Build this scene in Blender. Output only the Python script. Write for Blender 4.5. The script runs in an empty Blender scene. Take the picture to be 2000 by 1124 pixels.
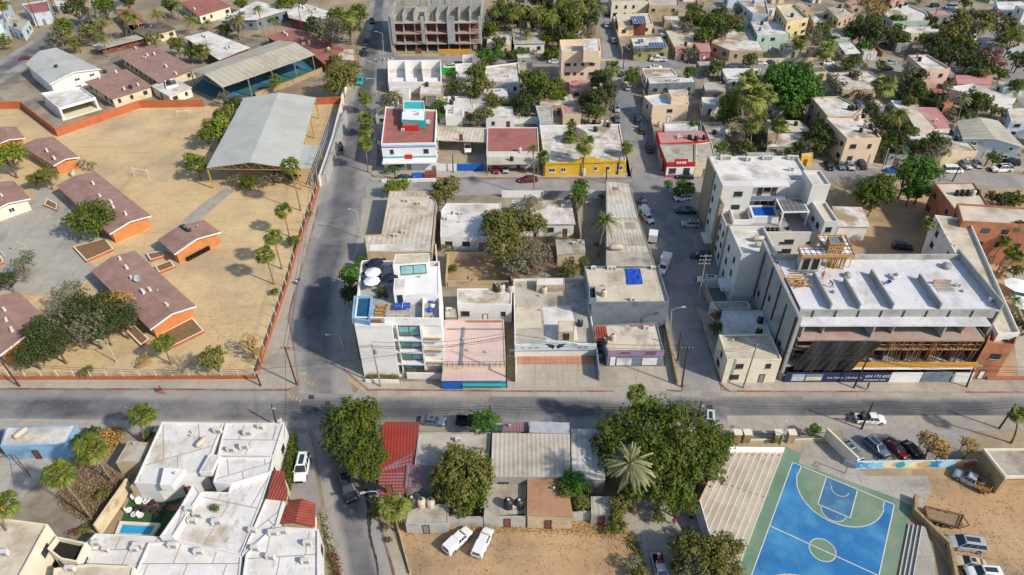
import bpy, bmesh, math, random
from mathutils import Vector, Matrix
R=math.radians
rnd=random.Random(7)
sc=bpy.context.scene
col=sc.collection
# ---------------- camera, sky, sun, exposure ----------------
F_PX,PITCH,ROLL,HC=1375.0,R(38.8),R(-0.5),92.0
W_PX,H_PX=2000,1124
cam_d=bpy.data.cameras.new('camera'); cam=bpy.data.objects.new('camera',cam_d); col.objects.link(cam)
cam.location=(0,0,HC)
cam.rotation_euler=(Matrix.Rotation(math.pi/2-PITCH,3,'X')@Matrix.Rotation(ROLL,3,'Z')).to_euler()
cam_d.sensor_width=36; cam_d.lens=36*F_PX/W_PX; cam_d.clip_end=3000; cam_d.clip_start=1
sc.camera=cam
SUN_EL=R(37); SUN_DIR=Vector((.86,-.51,0)).normalized()*math.cos(SUN_EL)+Vector((0,0,math.sin(SUN_EL)))
w=bpy.data.worlds.new('World'); sc.world=w; w.use_nodes=True
nt=w.node_tree; nt.nodes.clear()
sky=nt.nodes.new('ShaderNodeTexSky'); sky.sky_type='NISHITA'; sky.sun_disc=False
sky.sun_elevation=SUN_EL; sky.sun_rotation=math.atan2(SUN_DIR.x,SUN_DIR.y)
sky.dust_density=1.0; sky.air_density=1.0
bg=nt.nodes.new('ShaderNodeBackground'); bg.inputs[1].default_value=0.15
wo=nt.nodes.new('ShaderNodeOutputWorld'); nt.links.new(sky.outputs[0],bg.inputs[0]); nt.links.new(bg.outputs[0],wo.inputs[0])
sd=bpy.data.lights.new('sun','SUN'); sd.energy=4.1; sd.angle=R(2.2); sd.color=(1,.915,.80)
so=bpy.data.objects.new('sun',sd); col.objects.link(so); so.location=(60,-40,120)
so.rotation_euler=SUN_DIR.to_track_quat('Z','Y').to_euler()
sc.view_settings.view_transform='Standard'; sc.view_settings.look='None'
sc.view_settings.exposure=0.12; sc.view_settings.gamma=1
sc.cycles.max_bounces=5; sc.cycles.diffuse_bounces=3; sc.cycles.transparent_max_bounces=4
sc.cycles.use_denoising=True

def at(px,py,z=0.0):
    """the point of the place, z metres above the ground, that the photo shows at px,py"""
    x=(px-W_PX/2)/F_PX; y=-(py-H_PX/2)/F_PX
    c,s=math.cos(ROLL),math.sin(ROLL); x,y=c*x-s*y,s*x+c*y
    dz=-math.sin(PITCH)+y*math.cos(PITCH); t=(HC-z)/-dz
    return Vector((x*t,(math.cos(PITCH)+y*math.sin(PITCH))*t,z))
def proj(v):
    X,Y,Z=v[0],v[1],v[2]-HC
    yc=Y*math.cos(PITCH)-Z*math.sin(PITCH); u=X/yc; q=(Y*math.sin(PITCH)+Z*math.cos(PITCH))/yc
    c,s=math.cos(-ROLL),math.sin(-ROLL); u,q=c*u-s*q,s*u+c*q
    return (W_PX/2+u*F_PX,H_PX/2-q*F_PX)
def hgt(bx,by,ty):
    b=at(bx,by); lo,hi=0,60
    for _ in range(30):
        m=(lo+hi)/2
        if proj((b.x,b.y,m))[1]>ty: lo=m
        else: hi=m
    return m
# ---------------- materials ----------------
def lin(h):
    v=[int(h[i:i+2],16)/255 for i in (0,2,4)]
    return tuple([(a/12.92 if a<=.04045 else ((a+.055)/1.055)**2.4) for a in v])+(1,)
MATS={}
def mat(name,c1,c2=None,c3=None,s=1.0,s3=.25,rough=.85,spec=.3,bump=.0,metal=0,wave=None,grid=None,t3=(.52,.66),band=None,alpha=None,island=None,emit=None,grime=0,tracks=0,cracks=0):
    """procedural: base c1 mottled with c2 (noise scale s), blotches of c3 (scale s3); wave=(period m, depth) ribs along u; grid=(w,h,colour) tile joints"""
    if name in MATS: return MATS[name]
    m=bpy.data.materials.new(name); m.use_nodes=True; n=m.node_tree.nodes; l=m.node_tree.links
    b=n['Principled BSDF']; b.inputs['Roughness'].default_value=rough; b.inputs['Specular IOR Level'].default_value=spec; b.inputs['Metallic'].default_value=metal
    c1=lin(c1); colr=None
    uv=n.new('ShaderNodeUVMap'); uv.uv_map='uv'; oi=n.new('ShaderNodeObjectInfo')
    ofs=n.new('ShaderNodeVectorMath'); ofs.operation='ADD'
    if grid or wave or c2 or c3:
        l.new(uv.outputs[0],ofs.inputs[0])
        mu=n.new('ShaderNodeMath'); mu.operation='MULTIPLY'; mu.inputs[1].default_value=91
        l.new(oi.outputs['Random'],mu.inputs[0]); l.new(mu.outputs[0],ofs.inputs[1])
    def noise(scale,det=6,ro=.6,vec=None):
        t=n.new('ShaderNodeTexNoise'); t.inputs['Scale'].default_value=scale; t.inputs['Detail'].default_value=det; t.inputs['Roughness'].default_value=ro
        l.new((vec or ofs).outputs[0],t.inputs['Vector']); return t
    def mixc(f,a,bb,typ='MIX'):
        x=n.new('ShaderNodeMix'); x.data_type='RGBA'; x.blend_type=typ
        for s_,v in ((x.inputs[0],f),(x.inputs[6],a),(x.inputs[7],bb)):
            if hasattr(v,'is_linked') or hasattr(v,'links'): l.new(v,s_)
            else: s_.default_value=v
        return x.outputs[2]
    def ramp(v,a,bb):
        r=n.new('ShaderNodeMapRange'); r.inputs[1].default_value=a; r.inputs[2].default_value=bb; l.new(v,r.inputs[0]); return r.outputs[0]
    cur=c1
    if island:   # colours picked per leaf / stone
        g=n.new('ShaderNodeNewGeometry'); r=n.new('ShaderNodeValToRGB'); e=r.color_ramp.elements
        cs=[lin(c) for c in island]; e[0].color=cs[0]; e[1].color=cs[-1]
        for i,c in enumerate(cs[1:-1]): x=e.new((i+1)/(len(cs)-1)); x.color=c
        l.new(g.outputs['Random Per Island'],r.inputs[0]); cur=r.outputs[0]
    if c2:
        f=ramp(noise(s).outputs[0],.36,.64); cur=mixc(f,cur,lin(c2))
        f=noise(s*9,3,.7).outputs[0]; cur=mixc(ramp(f,.2,.8),mixc(.25,cur,(0.1,.08,.06,1),'MIX') ,cur)
    if c3:
        f=ramp(noise(s3,7,.65).outputs[0],t3[0],t3[1]); cur=mixc(f,cur,lin(c3))
    if tracks:   # ruts and scuffed paths
        for sc_,th in(((.05,.75,1),.57),((.6,.06,1),.6)):
            mp=n.new('ShaderNodeVectorMath'); mp.operation='MULTIPLY'; mp.inputs[1].default_value=sc_; l.new(ofs.outputs[0],mp.inputs[0])
            nn=noise(1.0,5,.6,mp); nn.inputs['Distortion'].default_value=.8; f=ramp(nn.outputs[0],th,th+.1); q=n.new('ShaderNodeMath'); q.operation='MULTIPLY'; l.new(f,q.inputs[0]); q.inputs[1].default_value=tracks; cur=mixc(q.outputs[0],cur,lin('8f7c5e'))
        f=ramp(noise(2.6,4,.8).outputs[0],.66,.72); q=n.new('ShaderNodeMath'); q.operation='MULTIPLY'; l.new(f,q.inputs[0]); q.inputs[1].default_value=tracks*1.3; cur=mixc(q.outputs[0],cur,lin('6f6048'))
    if cracks:   # repaired panels, cracks and spots
        ds=n.new('ShaderNodeVectorMath'); ds.operation='MULTIPLY_ADD'; nz=noise(.3,6,.7); ds.inputs[1].default_value=(9,9,0); l.new(nz.outputs['Color'],ds.inputs[0]); l.new(ofs.outputs[0],ds.inputs[2])
        v1=n.new('ShaderNodeTexVoronoi'); v1.feature='F1'; v1.inputs['Scale'].default_value=.11; l.new(ds.outputs[0],v1.inputs['Vector']); cur=mixc(ramp(v1.outputs['Color'],.1,1.6),cur,lin('b3aca0'))
        v2=n.new('ShaderNodeTexVoronoi'); v2.feature='DISTANCE_TO_EDGE'; v2.inputs['Scale'].default_value=.16; l.new(ds.outputs[0],v2.inputs['Vector']); f=ramp(v2.outputs['Distance'],.016,.004); q=n.new('ShaderNodeMath'); q.operation='MULTIPLY'; l.new(f,q.inputs[0]); q.inputs[1].default_value=cracks*.45; cur=mixc(q.outputs[0],cur,lin('5a5652'))
        f=ramp(noise(.8,5,.75).outputs[0],.62,.72); q=n.new('ShaderNodeMath'); q.operation='MULTIPLY'; l.new(f,q.inputs[0]); q.inputs[1].default_value=cracks*.9; cur=mixc(q.outputs[0],cur,lin('4c4b4a'))
    if grime:   # weather streaks and specks, fixed to the surface
        mp=n.new('ShaderNodeVectorMath'); mp.operation='MULTIPLY'; mp.inputs[1].default_value=(1,.45,1); l.new(ofs.outputs[0],mp.inputs[0])
        f=ramp(noise(.9,9,.72,mp).outputs[0],.54,.70); g2=ramp(noise(.22,3,.5).outputs[0],.40,.6); q=n.new('ShaderNodeMath'); q.operation='MULTIPLY'; l.new(f,q.inputs[0]); l.new(g2,q.inputs[1]); q2=n.new('ShaderNodeMath'); q2.operation='MULTIPLY'; l.new(q.outputs[0],q2.inputs[0]); q2.inputs[1].default_value=min(1,grime*.75)
        cur=mixc(q2.outputs[0],cur,lin('6e6455'))
    if band:    # worn wheel path: a tone that runs along the strip, v across is 0..1 in uv2
        u2=n.new('ShaderNodeUVMap'); u2.uv_map='strip'; sp=n.new('ShaderNodeSeparateXYZ'); l.new(u2.outputs[0],sp.inputs[0])
        nz=noise(.09,4,.6); ad=n.new('ShaderNodeMath'); ad.operation='MULTIPLY_ADD'; l.new(nz.outputs[0],ad.inputs[0]); ad.inputs[1].default_value=.34; l.new(sp.outputs[1],ad.inputs[2])
        r=n.new('ShaderNodeValToRGB'); e=r.color_ramp.elements; e[0].position=0; e[0].color=(0,0,0,1); e[1].position=1; e[1].color=(0,0,0,1)
        for p_,v_ in band: x=e.new(p_); x.color=(v_,v_,v_,1)
        l.new(ad.outputs[0],r.inputs[0]); mm_=n.new('ShaderNodeMath'); mm_.operation='MULTIPLY'; l.new(r.outputs[0],mm_.inputs[0]); l.new(ramp(noise(.07,5,.65).outputs[0],.25,.6),mm_.inputs[1]); cur=mixc(mm_.outputs[0],cur,lin('55565a'))
    hgtv=None
    if grid:
        br=n.new('ShaderNodeTexBrick'); br.offset=grid[3] if len(grid)>3 else 0; br.inputs['Scale'].default_value=1; br.inputs['Brick Width'].default_value=grid[0]; br.inputs['Row Height'].default_value=grid[1]
        br.inputs['Mortar Size'].default_value=grid[4] if len(grid)>4 else .04; br.inputs['Color1'].default_value=(1,1,1,1); br.inputs['Color2'].default_value=(.88,.88,.88,1); br.inputs['Mortar'].default_value=(0,0,0,1)
        l.new(uv.outputs[0],br.inputs['Vector'])
        f=br.outputs['Fac']; cur=mixc(br.outputs['Color'],mixc(.12,cur,(0,0,0,1)),cur); cur=mixc(f,cur,lin(grid[2]))
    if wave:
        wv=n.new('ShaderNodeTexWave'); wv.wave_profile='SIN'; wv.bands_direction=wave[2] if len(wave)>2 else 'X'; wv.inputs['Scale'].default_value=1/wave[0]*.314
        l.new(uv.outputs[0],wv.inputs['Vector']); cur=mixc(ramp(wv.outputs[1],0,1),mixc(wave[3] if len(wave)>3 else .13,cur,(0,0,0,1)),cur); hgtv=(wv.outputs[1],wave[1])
    if hasattr(cur,'is_linked') or hasattr(cur,'links'): l.new(cur,b.inputs['Base Color'])
    else: b.inputs['Base Color'].default_value=cur
    if bump and not hgtv: hgtv=(noise(s*12,4).outputs[0],bump)
    if hgtv:
        bp=n.new('ShaderNodeBump'); bp.inputs['Strength'].default_value=.7; bp.inputs['Distance'].default_value=hgtv[1]; l.new(hgtv[0],bp.inputs['Height']); l.new(bp.outputs[0],b.inputs['Normal'])
    MATS[name]=m; return m
# walls
M=dict(
 white=mat('white_render','e9e8e5','dddcd8','bdb8ae',.5,.2,t3=(.58,.8)),
 purewhite=mat('white_paint','f2f1ee','e6e5e2',None,.4),
 cream=mat('cream_render','e6d6b4','d8c6a2','b09b78',.5,.3),
 ivory=mat('ivory_render','ece3cc','e0d6bd',None,.5),
 aptwhite=mat('smooth_light_render','dcdad5','d4d2cc','c4c1ba',.4,.2,t3=(.6,.8)),
 beige=mat('beige_render','c9b595','b9a585','8f8070',.5,.3),
 taupe=mat('taupe_render','a0917c','948670',None,.5),
 peach=mat('peach_render','eed6ba','e6cbae','cdb091',.4,.2,t3=(.56,.76)),
 pinkw=mat('pink_render','dfbfb2','d4b2a4','b3968a',.5,.3),
 pinkdark=mat('dusty_pink_render','bb8a84','aa706b','8c5f5a',.5,.3),
 yellow=mat('yellow_render','e2b83a','d5aa30',None,.5),
 paleyellow=mat('pale_yellow_render','e0cd98','d2be88','b09d74',.5,.3),
 orange=mat('orange_render','d0874c','c67d45','a8704a',.5,.25),
 orangedeep=mat('deep_orange_render','bd6a44','b2613c','9a5c42',.5,.25),
 adobe=mat('terracotta_render','b5775a','a86c50','8f6048',.5,.25),
 mint=mat('mint_render','b9cfc0','adc3b4','94a89b',.5,.3),
 skyblue=mat('sky_blue_render','8fb9dc','82aed2','6d90aa',.5,.3),
 palebluew=mat('pale_blue_render','cfdbe3','c2ced6','98a2aa',.5,.3),
 olive=mat('olive_render','a4a271','979566','7d7b55',.5,.3),
 greyw=mat('grey_render','a5a29c','98958f','7b7771',.5,.3),
 slatew=mat('slate_blue_render','7c8791','717c86','5c666f',.6,.3),
 bluegrey=mat('blue_grey_render','7f8ea0','748395',None,.6),
 block=mat('raw_concrete_block','aeb0b0','9d9f9e','83827d',.8,.25,grid=(.8,.4,'8f908c',.5,.04)),
 concrete=mat('raw_concrete','bab8b2','a8a6a0','87847c',.7,.25),
 redp=mat('red_paint','c9231d','bd1f1a',None,.5),
 stone=mat('rubble_stone','b89f77','9b8462','7a684f',2.5,.8,bump=.06),
 brownp=mat('brown_red_render','8a4a3e','7d4238','663830',.5,.3),
)
# roofs
M.update(
 wroof=mat('whitewashed_roof','eae7e2','d8d3ca','a9a092',.28,.16,t3=(.47,.66),bump=.02,grime=.8),
 jroof=mat('jointed_white_roof','ebe8e4','d9d5ce','b0a28c',.3,.13,t3=(.55,.70),grid=(5.3,8.0,'a3947f',.37,.08),grime=.9),
 proof=mat('patched_white_roof','e6e2dc','c3baab','978669',.35,.12,t3=(.49,.60),bump=.02,grime=.9),
 beroof=mat('beige_roof','d8cdb8','c8bca4','9f9179',.3,.15,bump=.02,t3=(.52,.7),grime=.6),
 groof=mat('grey_screed_roof','c2bbad','afa797','877d6c',.3,.18,bump=.02,t3=(.5,.66),grime=.9),
 tanroof=mat('brown_tan_roof','b88f6c','a98062','8f6e56',.4,.2,grid=(1.2,1.2,'9c775a',0,.03),grime=.6),
 towerc=mat('tower_terracotta','c07f58','b5744f','96644a',.5,.25),
 redroof=mat('terracotta_red_roof','aa6c62','9d6158','835650',.35,.15),
 brownroof=mat('brown_felt_roof','a8867b','98766b','87685d',.5,.15,t3=(.5,.68),grid=(3.0,30,'86655a',0,.05),grime=.5),
 pinkroof=mat('pink_roof','cb8c88','bd7f7a','a5928a',.35,.2),
 darkroof=mat('dark_gravel_roof','7a7067','6c635b','554e47',.6,.2),
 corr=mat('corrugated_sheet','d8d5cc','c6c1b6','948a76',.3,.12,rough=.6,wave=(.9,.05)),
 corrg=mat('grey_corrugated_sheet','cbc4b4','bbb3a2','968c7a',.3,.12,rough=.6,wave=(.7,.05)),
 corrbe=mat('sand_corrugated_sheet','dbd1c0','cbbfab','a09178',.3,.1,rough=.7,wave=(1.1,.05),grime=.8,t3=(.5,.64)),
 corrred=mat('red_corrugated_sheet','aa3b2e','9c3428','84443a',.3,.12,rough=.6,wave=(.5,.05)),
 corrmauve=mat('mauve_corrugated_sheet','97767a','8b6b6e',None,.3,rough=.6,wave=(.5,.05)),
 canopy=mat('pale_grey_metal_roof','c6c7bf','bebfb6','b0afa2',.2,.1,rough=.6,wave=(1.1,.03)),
 canopyb=mat('sand_metal_roof','c2bba8','b8b09c','a59d88',.2,.1,rough=.55,wave=(2.0,.05)),
 tile=mat('red_clay_tiles','a8503f','97463a','7f4035',.8,.3,wave=(.45,.1)),
 pinkfloor=mat('pink_floor_tiles','dcc6bd','d3bbb0','bfa79d',.4,.12,grid=(.6,.6,'c4a59b',0,.05)),
 terrfloor=mat('terracotta_floor_tiles','c4947a','b6876c','9a7a64',.6,.25,grid=(1.0,1.0,'96694f',0,.04)),
 thatch=mat('palm_thatch','6f665c','5c544c','493f38',2,.7,bump=.1),
 slab=mat('fresh_concrete_slab','e4e3e4','d6d5d6','b3b0ad',.35,.2,t3=(.5,.7),grime=.6),
 redslab=mat('red_dusted_slab','bba79d','b08a80','9a938b',.25,.2,t3=(.42,.6)),
)
# ground
M.update(
 ground=mat('dry_dirt','b3a184','a08e72','807462',.12,.05,bump=.05,t3=(.45,.62),tracks=.4),
 dirtgrey=mat('grey_dirt','aca08c','968b79','766d5f',.25,.08,bump=.05,t3=(.45,.62),tracks=.4),
 sand=mat('yard_sand','d9be8f','cdb183','ab9878',.10,.06,t3=(.46,.66),bump=.04,tracks=.3),
 sandr=mat('reddish_sand','c4a27a','b6936b','8f7c62',.14,.08,t3=(.47,.64),bump=.04,tracks=.4),
 asphalt=mat('asphalt','8a8988','7c7c7d','9d988f',.16,.05,t3=(.5,.7),band=((.32,.0),(.46,1.0),(.78,1.0),(.94,.1)),grime=.5,cracks=.5),
 asphalt2=mat('pale_asphalt','86868a','76767a','98948c',.2,.06,t3=(.5,.7),grime=.5,cracks=.45),
 roadconc=mat('road_concrete','b0a89a','a29a8c','8a8378',.3,.09,t3=(.48,.68),grid=(4.0,60,'8a857c',0,.05),grime=.6,cracks=.35),
 pave=mat('pavement_concrete','b5ab9a','a79d8c','8e8577',.4,.12,grid=(2.0,2.0,'98907f',0,.04),grime=.6,cracks=.2),
 plaza=mat('plaza_concrete','b1aca0','a39e92','8b877d',.3,.1,grid=(3.2,3.2,'8f8b80',0,.05),grime=.8,cracks=.12),
 kerbred=mat('kerb_red','9a5248','8c4c44','948478',1.2,.3,t3=(.44,.56)),
 kerb=mat('kerb_concrete','aba292','9c9384',None,1),
 yline=mat('yellow_road_paint','c9a55e','b0a07c','9c9486',1.8,.9,t3=(.42,.56)),
 ygreen=mat('faded_green_paint','8fb59a','9aa892',None,2),
 turf=mat('green_turf','2f5c33','28502c',None,2),
 grassm=mat('dry_grass','7c7446','8f8350',None,2),
 courtgreen=mat('court_green','6d8f78','62846c','84907a',.25,.1,t3=(.46,.66),grime=.35),
 courtblue=mat('court_blue','2279b4','1c6ca6','4a8db4',.3,.14,t3=(.46,.64),grime=.45),
 lane=mat('court_lane_blue','41789f','376c92','5a86a4',.4,.3,grime=.4),
 wline=mat('white_line','e2ded5','cfcabf',None,2),
 teal=mat('teal_floor','2f6a6e','2a5f66','417a78',.3,.1),
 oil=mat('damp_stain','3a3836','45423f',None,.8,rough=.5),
 debris=mat('dry_weeds','7d6a50','6b5a45','8c7a5c',1.5,.4,bump=.1),
)
# small things
M.update(
 glass=mat('window_glass','2f3c42',None,None,rough=.12,spec=.6),
 glassb=mat('blue_green_glass','8cc3c6','79b0b4',None,.8,rough=.12,spec=.6),
 dark=mat('dark_void','25221f',None,None,rough=.9),
 frame=mat('dark_frame','33322f'), wframe=mat('white_frame','e4e2dc'),
 wood=mat('brown_wood','8a5630','7b4a28',None,3), woodl=mat('pine_wood','c39559','ae8148',None,3), plywood=mat('yellow_plywood','d9a03e','cb9130',None,.8),
 tankb=mat('black_plastic','2b2c2d',None,None,rough=.45,spec=.4), tankw=mat('cream_plastic','cfc3ae','bfb29c',None,1,rough=.5),tankblue=mat('blue_plastic','2368b4',None,None,rough=.45),
 metal=mat('grey_metal','8f9090',None,None,rough=.5,metal=.3), galv=mat('galvanised','b9bcbd','a8abac',None,1,rough=.45), acw=mat('ac_white','dcdad3','cfccc3',None,2), rust=mat('rust','8a5a3c','734730',None,2),
 polem=mat('dark_timber_pole','4a3a30','3c2f27',None,2), polec=mat('concrete_pole','a39b8e','948c80',None,2), wire=mat('black_wire','2a2928'),
 rubber=mat('rubber','1d1d1e',None,None,rough=.8), rim=mat('rim','9a9c9f',None,None,rough=.35,metal=.5), lampg=mat('lamp_glass','e9e9e4',None,None,rough=.2), redl=mat('tail_lamp','8c1512',None,None,rough=.3),
 water=mat('pool_water','3aa9dc','309ccf',None,.8,rough=.08,spec=.5), waterd=mat('deep_pool_water','0f5a80','0c4f74',None,.8,rough=.08,spec=.5), watert=mat('teal_pool_water','1a5a5c','144a4e',None,.6,rough=.08,spec=.5), waterb=mat('bright_pool_water','1560c8','0f52b6',None,.8,rough=.08,spec=.5),
 solar=mat('solar_cells','2c4a72','26426a',None,1,rough=.2,spec=.6,grid=(1.0,1.6,'a9b4c0',0,.06)), solarg=mat('grey_solar_cells','65686a','5a5d60',None,1,rough=.3,spec=.5,grid=(1.0,2.0,'9a9c9e',0,.06)),
 tarp=mat('blue_tarp','1653c4','1048b0',None,.8,rough=.5,bump=.08), navy=mat('navy_banner','22305a','1d2a50',None,.5), blacknet=mat('black_shade_net','2c2d2f','252628','343537',.5,.2,bump=.05),
 yellowp=mat('yellow_paint','c9a02c','b8922a',None,1), orangep=mat('orange_paint','d0633a'), greenp=mat('green_paint','2f9a3a'), bluep=mat('blue_paint','1c5fb6'), turq=mat('turquoise_paint','35b8bd','2ba9ae',None,.5), lilac=mat('lilac_paint','a887a8','9a7a9b',None,.6), storeblue=mat('storefront_blue','2a86ac','3f9bbb',None,.6),
 canvasw=mat('white_canvas','e8e9ec'), canvasd=mat('navy_canvas','1e2836'), wicker=mat('dark_wicker','2e2a28'), cushion=mat('tan_slats','b98d57','a87c48',None,3),
 trunk=mat('bark','7a6652','66543f',None,2), trunkp=mat('palm_trunk','9a8468','86705a','6b5846',2,.5), skin=mat('skin','a06f50'), bare=mat('bare_twigs','9a8c7d','84766a',None,2),
 soil=mat('planter_soil','8a6e4e','78603f',None,1.5), magenta=mat('magenta_paint','b02060'),
)
LEAF=dict(
 dark=mat('leaf_dark','344228',island=('222e12','3c4820','525c2e','2c3816')),
 mid=mat('leaf_mid','4a6220',island=('2c3a0e','4c5a18','6c7824','3a480f')),
 olive=mat('leaf_olive','6a6a35',island=('474a1e','666828','807c3c','565824')),
 bright=mat('leaf_bright','3d6a1c',island=('22420e','3c6818','5c8428','2e5212')),
 lime=mat('leaf_lime','62742a',island=('465a14','6c7c1c','868e28','586a18')),
 grey=mat('leaf_grey_green','6c6c50',island=('4d4e38','6d6e50','86836a','5a5b43')),
 gold=mat('leaf_gold','a88448',island=('7e6028','ab8542','c0a05e','8a6c38')),
 dry=mat('leaf_dry','8a7258',island=('6e5a44','8f765a','a68c6a','5f5240')),
 red=mat('leaf_rust','7a3f35',island=('5b2c28','8a4a3c','6a4a30')),
 palm=mat('palm_leaf','4a6520',island=('38400f','586420','788232','464f16')),
 palmy=mat('palm_leaf_yellow','66702c',island=('465620','727a30','8c8c44','5a6628')),
 date=mat('date_palm_leaf','7f8460',island=('5f6a48','858a62','a39c70','70795a')),
 skirt=mat('dry_palm_skirt','a58a55',island=('8a6f42','b2965e','c4a66a')),
)
for k,m_ in LEAF.items():
    b_=m_.node_tree.nodes['Principled BSDF']; b_.inputs['Roughness'].default_value=.6; b_.inputs['Specular IOR Level'].default_value=.25
# ---------------- mesh builder ----------------
class MB:
    def __init__(s,ox=0,oy=0,oz=0,ua=0): s.v=[];s.f=[];s.o=(ox,oy,oz);s.ua=ua;s.sm=False
    def add(s,vs,fs):
        k=len(s.v); ox,oy,oz=s.o
        s.v+= [(v[0]-ox,v[1]-oy,v[2]-oz) for v in vs]; s.f+=[tuple(i+k for i in f) for f in fs]; return s
    def quad(s,a,b,c,d): return s.add([a,b,c,d],[(0,1,2,3)])
    def box(s,x,y,z,sx,sy,sz,rz=0,rx=0,ry=0):
        """centre x,y ; z = bottom"""
        mt=Matrix.Translation((x,y,z+sz/2))@Matrix.Rotation(rz,4,'Z')@Matrix.Rotation(ry,4,'Y')@Matrix.Rotation(rx,4,'X')
        vs=[mt@Vector((i*sx/2,j*sy/2,k*sz/2)) for k in(-1,1) for j in(-1,1) for i in(-1,1)]
        return s.add(vs,[(0,2,3,1),(4,5,7,6),(0,1,5,4),(2,6,7,3),(0,4,6,2),(1,3,7,5)])
    def beam(s,a,b,w,h=None):
        a=Vector(a);b=Vector(b);h=h or w; d=(b-a); L=d.length
        if L<1e-6: return s
        d/=L; side=d.cross(Vector((0,0,1)))
        if side.length<1e-3: side=Vector((1,0,0))
        side.normalize(); up=side.cross(d)
        vs=[p+side*i*w/2+up*j*h/2 for p in(a,b) for j in(-1,1) for i in(-1,1)]
        return s.add(vs,[(0,2,3,1),(4,5,7,6),(0,1,5,4),(2,6,7,3),(0,4,6,2),(1,3,7,5)])
    def tube(s,pts,rad,n=6,cap=True):
        pts=[Vector(p) for p in pts]; vs=[];fs=[]; rad=rad if hasattr(rad,'__len__') else [rad]*len(pts)
        for i,p in enumerate(pts):
            d=(pts[min(i+1,len(pts)-1)]-pts[max(i-1,0)]).normalized(); a=d.cross(Vector((0,0,1)))
            if a.length<.05: a=d.cross(Vector((0,1,0)))
            a.normalize(); b=a.cross(d)
            for k in range(n):
                t=2*math.pi*k/n; vs.append(p+(a*math.cos(t)+b*math.sin(t))*rad[i])
        for i in range(len(pts)-1):
            for k in range(n): fs.append((i*n+k,i*n+(k+1)%n,(i+1)*n+(k+1)%n,(i+1)*n+k))
        if cap: fs.append(tuple(range(n))); fs.append(tuple((len(pts)-1)*n+k for k in range(n))[::-1])
        return s.add(vs,fs)
    def lathe(s,x,y,prof,n=14):
        vs=[(x+r*math.cos(2*math.pi*k/n),y+r*math.sin(2*math.pi*k/n),z) for r,z in prof for k in range(n)]
        fs=[(i*n+k,i*n+(k+1)%n,(i+1)*n+(k+1)%n,(i+1)*n+k) for i in range(len(prof)-1) for k in range(n)]
        fs.append(tuple(range(n))[::-1]); fs.append(tuple((len(prof)-1)*n+k for k in range(n)))
        return s.add(vs,fs)
    def prism(s,pts,z0,z1,bottom=True):
        n=len(pts); pts=ccw(pts)
        vs=[(p[0],p[1],z0) for p in pts]+[(p[0],p[1],z1) for p in pts]
        fs=[tuple(range(n,2*n))]+([tuple(range(n))[::-1]] if bottom else [])
        fs+=[(i,(i+1)%n,n+(i+1)%n,n+i) for i in range(n)]
        return s.add(vs,fs)
    def flat(s,pts,z): return s.add([(p[0],p[1],z) for p in ccw(pts)],[tuple(range(len(pts)))])
    def build(s,name,m,parent=None,loc=None,sharp=None,strip=None,nouv=False):
        me=bpy.data.meshes.new(name); me.from_pydata([tuple(v) for v in s.v],[],s.f); me.update()
        uvl=me.uv_layers.new(name='uv'); ca,sa=math.cos(-s.ua),math.sin(-s.ua)
        co=[v.co for v in me.vertices]; data=[]
        for p in (me.polygons if not nouv else ()):
            n=p.normal
            if abs(n.z)>.4:
                for li in p.loop_indices:
                    c=co[me.loops[li].vertex_index]; data+= [c.x*ca-c.y*sa,c.x*sa+c.y*ca]
            else:
                t=Vector((-n.y,n.x,0)); t=t.normalized() if t.length>0 else Vector((1,0,0))
                for li in p.loop_indices:
                    c=co[me.loops[li].vertex_index]; data+= [c.x*t.x+c.y*t.y,c.z]
        if not nouv: uvl.data.foreach_set('uv',data)
        if strip:
            u2=me.uv_layers.new(name='strip'); d2=[]
            for p in me.polygons:
                for li in p.loop_indices: d2+=strip[me.loops[li].vertex_index]
            u2.data.foreach_set('uv',d2)
        if sharp: 
            me.polygons.foreach_set('use_smooth',[True]*len(me.polygons)); me.set_sharp_from_angle(angle=R(sharp))
        me.materials.append(m if not isinstance(m,str) else M[m])
        o=bpy.data.objects.new(name,me); col.objects.link(o)
        if parent: o.parent=parent
        if loc: o.location=loc
        return o
def ccw(p):
    a=sum(p[i][0]*p[(i+1)%len(p)][1]-p[(i+1)%len(p)][0]*p[i][1] for i in range(len(p)))
    return list(p) if a>0 else list(p)[::-1]
def inset(pts,d):
    """shrink a counter-clockwise polygon by d"""
    n=len(pts); out=[]
    for i in range(n):
        a=Vector(pts[i-1][:2]);b=Vector(pts[i][:2]);c=Vector(pts[(i+1)%n][:2])
        e1=(b-a).normalized();e2=(c-b).normalized(); n1=Vector((-e1.y,e1.x));n2=Vector((-e2.y,e2.x))
        k=1+n1.dot(n2); m=(n1+n2)/max(k,.35); out.append(b+m*d)
    return out
# ---------------- registry of things ----------------
THINGS=[]; LAND=[]; BL=[]
def tag(o,label,cat,group=None):
    o['label']=label; o['category']=cat
    if group: o['group']=group
    return o
def reg(o,desc,cat,group=None,on=None,anchor=None,full=None):
    """label is put together at the end from desc + where it stands, unless full is given"""
    o['category']=cat
    if group: o['group']=group
    THINGS.append(dict(o=o,desc=desc,on=on,a=anchor or proj(o.location),full=full)); return o
def empty(name,loc,rz=0):
    o=bpy.data.objects.new(name,None); o.empty_display_size=.3; col.objects.link(o); o.location=loc; o.rotation_euler=(0,0,rz); return o
def struct(o): o['kind']='structure'; return o
def copy_tree(o,parent=None):
    c=o.copy(); col.objects.link(c); c.parent=parent
    for ch in list(o.children): copy_tree(ch,c)
    return c
def land(ref,pts): 
    """a landmark for labels; pts are photo pixels"""
    xs=[p[0] for p in pts];ys=[p[1] for p in pts]; LAND.append((ref,sum(xs)/len(xs),sum(ys)/len(ys),min(xs),max(xs),min(ys),max(ys)))
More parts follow.
